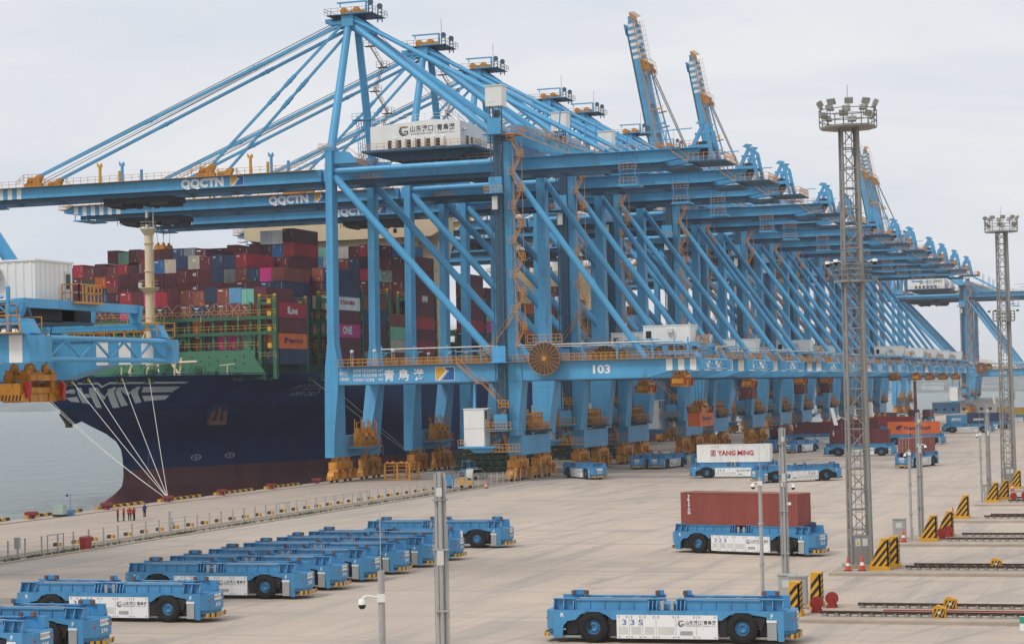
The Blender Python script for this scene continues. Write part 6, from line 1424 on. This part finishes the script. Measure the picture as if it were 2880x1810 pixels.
# ------------------------------------------------------------------ stacking-crane tracks at the right
def hatch_wedge(mb, mk, x, y, z, w_, h, l_):
    mb.prism([(x, z), (x+l_, z), (x+l_, z+h), (x+l_*.62, z+h)], 'y', y-w_/2, y+w_/2, 0)
def buffer_stop(x, y, label, tall=1.9, L_=1.55):
    TF = .62 if L_ > 1 else .12
    root = thing('buffer_stop', label, 'buffer stop', (x, y, .2), 0, 'hazard-striped buffer stops')
    for s in (-1, 1):
        MB().prism([(0, .3), (L_, .3), (L_, tall+.35), (L_*TF, tall+.35)], 'y', s*.5-.06, s*.5+.06).build('side_plate', 'hazard_yellow', root)
        yy = s*.5+s*.065; m = MB()
        for i in range(8):
            a = -1.9+i*.52
            def clip(t0):
                pts = []
                for t in (t0, t0+.26):
                    # stripes run up to the right: x = t + k, z = k
                    seg = []
                    for k in (0.02*j for j in range(0, 120)):
                        px_, pz = t+k*.8, .34+k
                        if pz > tall+.31 or px_ > L_-.05: break
                        lim = (pz-.3)/(tall+.05)*(L_*TF)
                        if px_ >= lim+.03: seg.append((px_, pz))
                    if len(seg) < 2: return None
                    pts.append((seg[0], seg[-1]))
                return [pts[0][0], pts[1][0], pts[1][1], pts[0][1]]
            q = clip(a)
            if q: m.add([(p, yy, z) for p, z in q], [(0,1,2,3)])
        m.build('hazard_stripe', 'hazard_black', root)
    MB().box(L_-.12, L_, -.56, .56, .3, tall+.36).box(L_*TF, L_, -.56, .56, tall+.36, tall+.42).build('buffer_plate', 'hazard_yellow', root)
    MB().box(-.1, L_+.1, -.62, .62, 0, .3).build('buffer_base', 'hazard_yellow', root)
    m = MB()
    for i in range(5): m.add([(L_+.005,-.5,.4+i*.38),(L_+.005,.5,.6+i*.38),(L_+.005,.5,.78+i*.38),(L_+.005,-.5,.58+i*.38)], [(0,1,2,3)])
    m.build('plate_stripe', 'hazard_black', root)
    return root
def track(y0, rails, x_slab, label, sleepers=True, depth=7.5, x_end=60):
    root = MB().box(x_slab, x_end, y0, y0+depth, .001, .22).build('track_bed', 'concrete_slab', kind='structure')
    for y, xs in rails:
        r = MB().box(xs, x_end, y-.11, y+.11, .36, .4).box(xs, x_end, y-.025, y+.025, .4, .5).box(xs, x_end, y-.05, y+.05, .5, .56)
        ro = r.build('rail', 'rail_steel', root)
        n = int((min(x_end, 8)-xs)/.75)
        if 'tie' not in _shared: _shared['tie'] = MB().box(-.16, .16, -.3, .3, .222, .33).box(-.09, .09, -.2, .2, .33, .42).mesh('rail_chair', 'mast_grey')
        for i in range(n): put('rail_chair', _shared['tie'], root, loc=(xs+.3+i*.75, y, 0))
def red_reel(x, y, label):
    root = thing('cable_guide_wheel', label, 'cable wheel', (x, y, .22), 0, 'red cable guide wheels')
    MB().lathe([(.02,-.26),(.12,-.26),(.12,-.2),(.42,-.2),(.42,-.14),(.3,-.14),(.3,.14),(.42,.14),(.42,.2),(.12,.2),(.12,.26),(.02,.26)], (0,0,.62), 'y', 22, 0, False).build('drum', 'reel_red', root)
    for a, b in ((-.3, -.265), (.265, .3)): MB().prism([(-.36, 0), (.36, 0), (.1, .62), (-.1, .62)], 'y', a, b).build('stand', 'reel_red', root)
def hazard_block(x, y, label, w_=.85, h=.6):
    root = thing('rail_clamp', label, 'rail clamp', (x, y, .22), 0, 'striped rail clamps')
    MB().prism([(-w_/2, 0), (w_/2, 0), (w_/2, h), (-w_*.15, h+.2), (-w_/2, h)], 'y', -.3, .3).build('housing', 'hazard_yellow', root)
    m = MB()
    for i in range(4):
        a = -w_/2-.12+i*.24; m.add([(max(a, -w_/2+.01),-.31,.05),(a+.12,-.31,.05),(min(a+.4, w_/2-.01),-.31,h-.03),(min(a+.28, w_/2-.02),-.31,h-.03)], [(0,1,2,3)])
    m.build('hazard_stripe', 'hazard_black', root)
    MB().box(-.1, .1, -.325, -.311, .25, .42).build('plate', 'grey_white', root)
track(131.0, ((133.2, -23.6), (138.4, -22.0)), -24.8, 'a', depth=9.5)
buffer_stop(-25.6, 133.2, 'striped buffer stop right behind the nose of the vehicle numbered 335', 1.8, .75)
buffer_stop(-25.2, 138.8, 'striped buffer stop beside the grey cabinet and red wheels', 1.9, .75)
red_reel(-24.2, 135.2, 'red cable wheel on the nearest track, left of two'); red_reel(-23.7, 138.2, 'red cable wheel on the nearest track, right of two')
hazard_block(-16.0, 133.2, 'striped rail clamp on the nearest rail'); hazard_block(-15.9, 138.4, 'striped rail clamp on the second rail from the camera')
track(163.3, ((166.6, -22.6), (168.8, -22.2)), -28.2, 'b', depth=7.5)
buffer_stop(-25.4, 166.6, 'striped buffer stop at the foot of the near lattice mast', 2.1); buffer_stop(-25.0, 169.2, 'striped buffer stop behind the one at the mast foot', 2.1)
hazard_block(-15.7, 168.8, 'striped rail clamp on the track beside the near mast')
track(192.7, ((196.6, -22.8), (202.6, -22.0)), -27.0, 'c', depth=12)
buffer_stop(-25.2, 196.8, 'striped buffer stop on the third track, nearer of two', 2.0); buffer_stop(-24.4, 203.0, 'striped buffer stop on the third track, farther of two', 2.0)
red_reel(-23.5, 199.0, 'red cable wheel on the third track, left of two'); red_reel(-23.2, 202.0, 'red cable wheel on the third track, right of two')
track(224.8, ((228.6, -22.4), (231.4, -22.0)), -26.6, 'd', depth=8.5)
buffer_stop(-25.6, 229.0, 'striped buffer stop standing alone on the fourth track', 2.1)
track(254.2, ((258.6, -22.4), (264.6, -22.0)), -26.0, 'e', depth=12)
buffer_stop(-25.2, 259.4, 'striped buffer stop on the fifth track, nearer of two', 2.0); buffer_stop(-24.4, 265.0, 'striped buffer stop on the fifth track, farther of two', 2.0)
red_reel(-22.0, 261.4, 'red cable wheel on the fifth track, left of two'); red_reel(-20.8, 263.6, 'red cable wheel on the fifth track, right of two')
track(285.6, ((290.2, -22.4), (293.0, -22.0)), -26.0, 'f', depth=9)
buffer_stop(-25.0, 291.0, 'striped buffer stop by the far lattice mast at the right edge', 2.1)
MB().tube((-20,136.3,.3), (60,136.3,.3), .05, 6).build('trailing_cable', 'reel_red', label='red power cable lying along the nearest track', category='cable')
for x, y, lb in ((-26.2, 139.6, 'tall grey control cabinet beside the nearest buffer stops'), (-27.6, 143.0, 'small grey cabinet on a post behind the vehicle numbered 335'), (-25.2, 263.0, 'grey cabinet beside the fifth track'), (-27.4, 198.6, 'grey cabinet beside the thin pole at the third track')):
    root = thing('control_cabinet', lb, 'cabinet', (x, y, .22 if y < 140 or y > 190 else 0), 0, 'grey control cabinets')
    MB().box(-.6, .6, -.35, .35, .1, 1.9).box(-.66, .66, -.41, .41, 1.9, 2.0).build('housing', 'galv', root)
    MB().box(-.3, .3, -.37, -.35, 1.1, 1.6).build('label_plate', 'grey_white', root)
    MB().box(-.55, .55, -.3, .3, 0, .1).build('plinth', 'concrete_slab', root)
def cone(x, y, z, label, s=1.0):
    root = thing('traffic_cone', label, 'cone', (x, y, z), 0, 'red traffic cones')
    MB().box(-.25*s, .25*s, -.25*s, .25*s, 0, .06).build('base', 'black_steel', root)
    MB().lathe([(.2*s,.06),(.13*s,.4*s),(.1*s,.62*s),(.04*s,1.0*s),(.01,1.0*s)], (0,0,0), 'z', 12).build('body', 'cone_red', root)
    MB().lathe([(.152*s,.34*s),(.118*s,.54*s)], (0,0,0), 'z', 12).build('band', 'white_paint', root)
cone(-27.0, 165.4, .22, 'red traffic cone at the foot of the near mast, left of two', 1.15); cone(-25.9, 165.6, .22, 'red traffic cone at the foot of the near mast, right of two', 1.25)
cone(-26.0, 231.0, .22, 'red traffic cone left of the fourth track buffer stop', 1.1); cone(-26.6, 195.4, .22, 'red traffic cone beside the thin pole at the third track', 1.2)
cone(-106.2, 305.7, 0, 'lone red traffic cone beside the quay fence', 1.1); cone(-24.2, 285.9, .22, 'red traffic cone by the far mast', 1.0)
# ------------------------------------------------------------------ quay edge
bol = [(y, i) for i, y in enumerate((234.8, 254.3, 272.2, 290.0, 307.9, 326.2))]
for y, i in bol:
    root = thing('bollard', 'rust-red mooring bollard at the quay edge, %s from the left' % ORD[i+1], 'bollard', (-144.1, y, 0), 0, 'bollards along the quay edge')
    MB().lathe([(.5,0),(.36,.12),(.32,.55),(.02,.56)], (0,0,0), 'z', 14).build('stem', 'rust_red', root)
    MB().prism([(-.75, .5), (.75, .5), (.85, .75), (.6, .95), (-.6, .95), (-.85, .75)], 'y', -.42, .42).build('head', 'rust_red', root)
for j in range(8):
    y0 = 222+j*18.2
    if y0 > 330: break
    root = thing('edge_kerb', 'black and yellow kerb block at the quay edge, %s from the left' % ORD[j+1], 'kerb block', (-145.5, y0-4.5, 0), 0, 'striped kerb blocks along the quay edge')
    n = 14
    for i in range(n): MB().prism([(-.3, .08), (.3, .08), (.2, .42), (-.3, .42)], 'y', i*1.0, i*1.0+1.0).build('block', 'hazard_black' if i % 2 else 'hazard_yellow', root)
    MB().box(-.3, .3, 0, n*1.0, 0, .079).build('footing', 'concrete_slab', root)
root = thing('service_box', 'pale green pump box standing at the quay edge', 'service box', (-142.6, 239.4, 0))
MB().prism([(-.75, .3), (.75, .3), (.65, 1.55), (-.45, 1.55), (-.72, .9)], 'y', -.5, .5).build('housing', 'pale_green', root); MB().box(-.8, .8, -.55, .55, 0, .3).build('base', 'black_steel', root)
root = thing('service_box', 'blue box with a thin lamp post at the quay edge', 'service box', (-141.9, 241.0, 0))
MB().box(-.35, .35, -.3, .3, 0, .85).build('housing', 'agv_blue', root); MB().tube((-.1,0,.85), (-.1,0,2.9), .05, 6).tube((-.1,0,2.8), (-.5,0,2.85), .04, 6).build('post', 'agv_blue', root); MB().box(-.7, -.45, -.1, .1, 2.55, 2.8).build('lamp', 'black_steel', root)
# ------------------------------------------------------------------ quay fence
ys = []
y = 166.0
while y < 345: ys.append(y); y += 3.02
froot = thing('quay_fence', 'low fence of thin grey posts and wires along the quay', 'fence', (-108.2, 166, 0))
for i, y in enumerate(ys): MB().box(-.06, .06, -.06, .06, 0, 2.0).build('post', 'galv', froot, loc=(0, y-166, 0)) if i == 0 else put('post', froot.children[0].data, froot, loc=(0, y-166, 0))
for z in (.5, 1.0, 1.5, 1.9): MB().box(-.006, .006, 0, ys[-1]-166, z, z+.012).build('wire', 'cable_grey', froot)
for j, y in enumerate((178.6, 232.5, 258.0, 290.5, 296.5, 300.0)):
    g = thing('gate_frame', 'grey pipe gate frame in the quay fence, %s from the left' % ORD[j+1], 'gate', (-107.85, y, 0), 0, 'gate frames in the quay fence')
    w_ = 3.0 if j < 3 else 1.6
    for a in (0, w_): MB().box(-.05, .05, a-.05, a+.05, 0, 2.05).build('post', 'galv', g)
    MB().box(-.05, .05, .05, w_-.05, 1.96, 2.05).build('top_rail', 'galv', g)
cb = thing('camera_post', 'grey post with a small grey box and camera in the fence', 'post', (-108.9, 206.0, 0))
MB().box(-.1, .1, -.1, .1, 0, 2.7).build('post', 'galv', cb); MB().box(.1, .45, -.25, .25, .9, 1.5).build('box', 'galv', cb); MB().box(-.15, .35, -.1, .1, 2.7, 2.9).build('camera', 'grey_white', cb)
cb = thing('camera_post', 'grey post with a tall box at the left end of the fence', 'post', (-108.0, 173.4, 0))
MB().box(-.06, .06, -.06, .06, 0, 2.2).build('post', 'galv', cb); MB().box(-.25, .25, -.2, .2, 1.1, 2.2).build('box', 'galv', cb)
o = thing('rubbish_bin', 'red rubbish bin standing at the quay fence', 'bin', (-107.9, 186.0, 0))
MB().loft([(.0, -.3, .3, -.55, .55), (1.25, -.38, .38, -.65, .65)]).build('body', 'reel_red', o); MB().loft([(1.25, -.42, .42, -.7, .7), (1.4, -.3, .3, -.55, .55)]).build('lid', 'reel_red', o)
for i in range(32):
    y = 190.8+i*3.75
    if y > 312: break
    o = thing('wheel_stop', 'black and yellow rubber block beside the cable trench, %s from the left' % (ORD[i+1] if i < 24 else ORD[i-23]+' after two dozen'), 'wheel stop', (-113.9, y, 0), 0, 'rubber blocks beside the cable trench')
    if 'ws' not in _shared:
        _shared['ws'] = MB().prism([(-.32, 0), (.32, 0), (.26, .36), (-.26, .36)], 'x', -.5, .0).mesh('black_half', 'hazard_black'); _shared['ws2'] = MB().prism([(-.32, 0), (.32, 0), (.26, .36), (-.26, .36)], 'x', .0, .22).mesh('yellow_half', 'hazard_yellow')
    put('black_half', _shared['ws'], o, rot=(0,0,0)); put('yellow_half', _shared['ws2'], o)
def weeds():
    m = MB(); rnd = random.Random(4)
    for _ in range(700):
        y = rnd.uniform(166, 312) if rnd.random() < .6 else rnd.choice((176, 181, 200, 206, 207, 222, 240, 262, 283, 300))+rnd.gauss(0, 1.6); x = -107.75+rnd.gauss(0, .16); h = rnd.uniform(.12, .55)
        for k in range(4):
            a = rnd.uniform(0, 6.28); d = V(math.cos(a), math.sin(a), 0); p = V(x, y, 0); t = V(-d.y, d.x, 0)*.06
            m.add([p-t, p+t, p+d*h*.6+V(0,0,h)], [(0,1,2)])
    m.build('weeds', 'plant_green', kind='stuff', label='green weeds growing along the foot of the quay fence', category='weeds')
weeds()
# ------------------------------------------------------------------ things on the quay under the cranes
def hatch_stack(x, y, n, label):
    for i in range(n):
        o = thing('hatch_cover', '%s, %s from the top' % (label, ORD[n-i]), 'hatch cover', (x+(i % 2)*.5, y, .15+i*1.05), 0, 'dark green hatch covers stacked under the cranes')
        m = MB().box(-7.2, 7.2, -6, 6, .25, .85); m.build('panel', 'hatch_green', o)
        m = MB()
        for k in range(9): m.box(-7.0+k*1.65, -6.3+k*1.65, -6.2, -5.95, .0, .95)
        m.box(-7.4, 7.4, -6.1, -5.9, .7, .95).build('rib', 'hatch_green', o)
hatch_stack(-126.5, 372.5, 4, 'dark green hatch cover in the stack behind the van')
hatch_stack(-126.0, 432.0, 3, 'dark green hatch cover in the farther stack')
o = thing('spreader_rack', 'orange-yellow steel cage standing beside the seaside legs', 'steel cage', (-132.8, 337.5, 0))
for x in (-2.3, 0, 2.3):
    for y in (-2.2, 2.2): MB().box(x-.14, x+.14, y-.14, y+.14, 0, 3.0).build('post', 'machine_orange', o)
m = MB()
for z in (.25, 1.1, 1.8, 2.5, 3.0):
    for y in (-2.2, 2.2): m.bar((-2.3,y,z), (2.3,y,z), .16 if z in (.25, 3.0) else .08)
    for x in (-2.3, 2.3): m.bar((x,-2.2,z), (x,2.2,z), .16 if z in (.25, 3.0) else .08)
for x in (-1.8, -.8, .8, 1.8): m.box(x-.25, x+.25, -2.35, -2.0, 3.0, 3.35)
m.build('rail', 'machine_orange', o)
# parked van
v = thing('parked_van', 'small silver van parked under the cranes', 'van', (-118.6, 336.6, 0), R(68))
body = [(-2.0, .35), (2.0, .35), (2.05, .85), (1.75, 1.05), (1.15, 1.2), (.55, 1.85), (-1.8, 1.88), (-2.0, 1.2)]
MB().prism(body, 'y', -.78, .78).build('body', 'grey_white', v)
MB().prism([(1.12, 1.22), (.6, 1.78), (.5, 1.78), (1.0, 1.22)], 'y', -.7, .7).prism([(.9, 1.2), (.45, 1.75), (-1.7, 1.78), (-1.8, 1.22)], 'y', -.8, .8).build('window', 'dark_glass', v)
for x in (-1.25, 1.25):
    for s in (-1, 1): MB().lathe([(.02,-.1),(.31,-.1),(.31,.1),(.02,.1)], (x, s*.72, .31), 'y', 14).build('wheel', 'rubber', v)
for s in (-1, 1): MB().box(1.98, 2.07, s*.55-.14, s*.55+.14, .7, .88).build('headlight', 'lamp_glass', v)
fk = thing('forklift', 'blue forklift truck parked behind the silver van', 'forklift', (-124.5, 348.5, 0), R(160))
MB().box(-1.5, 1.0, -.8, .8, .35, 1.35).box(-1.7, -.6, -.85, .85, .4, 1.7).build('body', 'agv_blue', fk)
MB().box(-1.1, .7, -.75, .75, 2.7, 2.8).bar((-1,-.7,1.4), (-.9,-.7,2.75), .1).bar((-1,.7,1.4), (-.9,.7,2.75), .1).bar((.8,-.7,1.3), (.55,-.7,2.75), .1).bar((.8,.7,1.3), (.55,.7,2.75), .1).build('cab_frame', 'agv_blue', fk)
MB().bar((1.3,-.45,.1), (1.3,-.45,3.4), .16).bar((1.3,.45,.1), (1.3,.45,3.4), .16).bar((1.3,-.5,3.2), (1.3,.5,3.2), .12).build('lift_mast', 'black_steel', fk)
MB().box(1.35, 2.6, -.5, -.36, .12, .2).box(1.35, 2.6, .36, .5, .12, .2).build('fork', 'black_steel', fk)
for x in (-1.1, .7):
    for s in (-1, 1): MB().lathe([(.02,-.16),(.42,-.16),(.42,.16),(.02,.16)], (x, s*.8, .42), 'y', 14).build('wheel', 'rubber', fk)
for i, (x, y, l_) in enumerate(((-127.5, 338.0, 4.2), (-124.0, 341.0, 5.0), (-121.5, 338.6, 2.4))):
    o = thing('barrier_frame', 'grey steel barrier stacked on the quay, %s from the left' % ORD[i+1], 'barrier', (x, y, 0), R(6), 'grey steel barriers on the quay')
    for a in (-l_/2, l_/2): MB().box(a-.06, a+.06, -.06, .06, 0, 1.4).build('post', 'galv', o)
    m = MB()
    for z in (.3, .8, 1.35): m.bar((-l_/2,0,z), (l_/2,0,z), .09)
    for j in range(int(l_/.5)): m.bar((-l_/2+j*.5,0,.3), (-l_/2+.4+j*.5,0,1.35), .05)
    m.build('rail', 'galv', o)
o = thing('fuel_trolley', 'small blue cabinet with a yellow trolley beside the middle pole', 'trolley', (-113.2, 308.0, 0))
MB().box(-.6, .6, -.5, .5, .2, 2.0).build('cabinet', 'agv_blue', o); MB().box(1.6, 4.0, -.5, .5, .5, 1.1).box(1.8, 2.6, -.4, .4, 1.1, 1.6).build('trolley_body', 'hazard_yellow', o)
for x in (-.3, .3, 2.0, 3.6): MB().lathe([(.02,-.5),(.2,-.5),(.2,.5),(.02,.5)], (x, 0, .2), 'y', 10).build('wheel', 'rubber', o)
# far truck
tr = thing('container_truck', 'white truck with a maroon container far down the quay', 'truck', (-107.0, 775.0, 0), R(-62))
MB().loft([(.7, 4.2, 6.6, -1.25, 1.25), (2.2, 4.2, 6.6, -1.25, 1.25), (3.5, 4.3, 6.2, -1.2, 1.2)]).build('cab', 'white_paint', tr)
MB().box(6.3, 6.5, -1.05, 1.05, 2.0, 3.0).build('windscreen', 'dark_glass', tr); MB().box(-7, 6, -.5, .5, .9, 1.2).build('chassis', 'black_steel', tr)
for x in (-6, -4.7, 2.2, 5.4):
    for s in (-1, 1): MB().lathe([(.02,-.2),(.5,-.2),(.5,.2),(.02,.2)], (x, s*1.0, .5), 'y', 14).build('wheel', 'rubber', tr)
d = V(math.cos(R(-62)), math.sin(R(-62)), 0)
container('maroon', tuple(V(-107,775,1.22)-d*1.9), R(-62), 'maroon container on the trailer of the far white truck', None, 12.19, 2.59, 'spot', False, None, False)
container('grey', (-100.0, 640.0, 0.02), R(90), 'dark grey lettered container standing among the far crane legs', None, 12.19, 2.59, None, False, side_text('TC', 1.2, -1.5, .6, width=5, bold=.05), False)
for i, (x, y, L_, h, mt, lb) in enumerate(((-112.5, 985, 12, 5.0, 'agv_blue', 'low blue shed on the far end of the quay'), (-93.5, 984, 24, 6.0, 'grey_white', 'long pale shed on the far end of the quay'), (-46, 1010, 26, 5.5, 'agv_blue', 'far blue-roofed shed in front of the brown mound'))):
    o = thing('shed', lb, 'shed', (x, y, 0), 0)
    MB().box(-L_/2, L_/2, -4, 4, 0, h).build('wall', mt, o); MB().prism([(-4.4, h), (4.4, h), (0, h+1.0)], 'x', -L_/2-.3, L_/2+.3).build('roof', 'grey_white', o)
    for j in range(int(L_/4)): MB().box(-L_/2+1+j*4, -L_/2+2.4+j*4, -4.06, -4.0, 1.2, 2.4).build('window', 'dark_glass', o)
o = thing('beacon_tower', 'thin dark red navigation tower at the quay end', 'tower', (-125.5, 975, 0)); MB().tube((0,0,0), (0,0,15), .9, 8, r2=.6).build('shaft', 'rust_red', o); MB().tube((0,0,15), (0,0,18), .35, 8).box(-1, 1, -1, 1, 14.8, 15.1).build('lantern', 'rust_red', o)
# far boats
for x, y, L_, lb in ((-1002, 1790, 17, 'hazy fishing boat on the horizon, left of two'), (-985, 1850, 14, 'hazy fishing boat on the horizon, right of two')):
    o = thing('fishing_boat', lb, 'boat', (x, y, -4.0), R(12))
    MB().prism([(-L_/2, 2.0), (-L_/2+1, -.3), (L_/2-2, -.3), (L_/2+.5, 2.6), (L_/2-3, 1.8)], 'y', -2, 2).build('hull', 'far_land', o); MB().box(-L_/2+1, -L_/2+5, -1.4, 1.4, 1.8, 4.6).build('wheelhouse', 'grey_white', o); MB().bar((0,0,1.8), (0,0,7), .2).bar((0,0,6.5), (L_/2-1,0,2.5), .08).build('mast', 'far_land', o)
# ------------------------------------------------------------------ people
def person(x, y, rz, top, hat, label, lean=0.0):
    root = thing('person', label, 'person', (x, y, 0), rz, 'dock workers on the quay')
    b = body_mesh(top)
    o = put('body', b, root); root.scale = (1.12, 1.12, 1.0)
    put('safety_helmet', helmet_mesh(hat), root)
    return root
_bm = {}
def ring_loft(m, secs, mi=0, n=10):
    """secs: (centre, rx, ry) from end to end, one continuous skin."""
    vs = []
    for (cx, cy, cz), rx, ry in secs:
        for i in range(n): a = 2*math.pi*i/n; vs.append((cx+rx*math.cos(a), cy+ry*math.sin(a), cz))
    k = len(secs); m.add(vs, [(j*n+i, j*n+(i+1) % n, (j+1)*n+(i+1) % n, (j+1)*n+i) for j in range(k-1) for i in range(n)]+[tuple(reversed(range(n))), tuple((k-1)*n+i for i in range(n))], mi, True)
def body_mesh(top):
    if top in _bm: return _bm[top]
    m = MB()
    # legs, shoes (0 dark cloth), torso (1 jacket), head and hands (2 skin)
    for s in (-1, 1): ring_loft(m, [((.08,s*.11,0.0),.13,.06), ((.06,s*.11,.07),.12,.055), ((0,s*.11,.12),.06,.055), ((0,s*.11,.45),.075,.07), ((.01,s*.1,.75),.09,.085), ((0,s*.08,.92),.12,.1)], 0)
    ring_loft(m, [((0,0,.84),.13,.19), ((0,0,.95),.13,.185), ((0,0,1.1),.12,.17), ((.0,0,1.3),.14,.21), ((0,0,1.42),.11,.2), ((0,0,1.47),.07,.09), ((.01,0,1.52),.055,.06)], 1)
    for s in (-1, 1):
        ring_loft(m, [((.1,s*.2,.84),.03,.04), ((.08,s*.25,.95),.04,.04), ((0,s*.27,1.12),.05,.05), ((-.01,s*.24,1.32),.06,.06), ((0,s*.19,1.43),.06,.07)], 1)
        ring_loft(m, [((.14,s*.18,.73),.02,.03), ((.12,s*.19,.79),.035,.045), ((.1,s*.2,.85),.03,.035)], 2, 8)
    ring_loft(m, [((.01,0,1.5),.05,.055), ((.02,0,1.55),.075,.065), ((.03,0,1.62),.095,.075), ((.02,0,1.7),.1,.08), ((.0,0,1.76),.07,.06)], 2)
    m.box(.11, .15, -.015, .015, 1.6, 1.65, 2)
    _bm[top] = m.mesh('body', ['cloth_dark', top, 'skin']); return _bm[top]
def helmet_mesh(hat):
    if ('h', hat) not in _bm: _bm[('h', hat)] = MB().lathe([(.17,0),(.14,.02),(.13,.07),(.09,.13),(.02,.15)], (.02,0,1.7), 'z', 12).mesh('safety_helmet', hat)
    return _bm[('h', hat)]
person(-128.6, 229.6, R(20), 'cloth_red', 'ship_yellow', 'worker in red vest and yellow helmet, leftmost of the group')
person(-128.3, 230.6, R(200), 'cloth_red', 'ship_yellow', 'worker in red vest and yellow helmet, second from left in the group')
person(-127.7, 231.0, R(120), 'cloth_red', 'ship_yellow', 'worker in red vest and yellow helmet, third from left in the group')
person(-127.4, 231.6, R(180), 'cloth_red', 'ship_yellow', 'worker in red vest and yellow helmet, rightmost of the group')
person(-129.6, 238.4, R(160), 'cloth_blue', 'cone_red', 'worker in blue jacket and red helmet standing apart')
# ------------------------------------------------------------------ sign boards at the lower right corner, haze
o = thing('lane_sign', 'green and white lane number board at the lower right corner', 'sign', (-9.35, 118.5, 0), 0)
MB().box(-.06, .06, -.06, .06, 0, 1.2).build('post', 'galv', o); MB().box(-.5, .5, -.04, .04, 1.2, 2.0).build('board', 'white_paint', o); MB().box(-.5, .5, -.05, -.041, 1.6, 1.98).build('green_panel', 'teal_sign', o)
m = MB(); letters(m, '50', (0, -.06, 1.66), (1,0,0), (0,0,1), .26, bold=.02, align='c'); m.build('lettering', 'white_letter', o)
def haze():
    m = bpy.data.materials.new('haze_air'); m.use_nodes = True; t = m.node_tree; t.nodes.clear()
    o_ = t.nodes.new('ShaderNodeOutputMaterial'); v = t.nodes.new('ShaderNodeVolumePrincipled'); v.inputs['Color'].default_value = (0.93, 0.95, 0.98, 1); v.inputs['Density'].default_value = 0.0001; v.inputs['Anisotropy'].default_value = 0.3
    t.links.new(v.outputs[0], o_.inputs['Volume']); MATS['haze_air'] = m
    MB().box(-6200, 6200, -3200, 6200, -10, 98).build('haze', 'haze_air', kind='stuff', label='thin grey haze in the air over the harbour', category='haze')
haze()
print('objects', len(bpy.data.objects), 'ship containers', nship, 'tris', sum(len(me.polygons) for me in bpy.data.meshes))
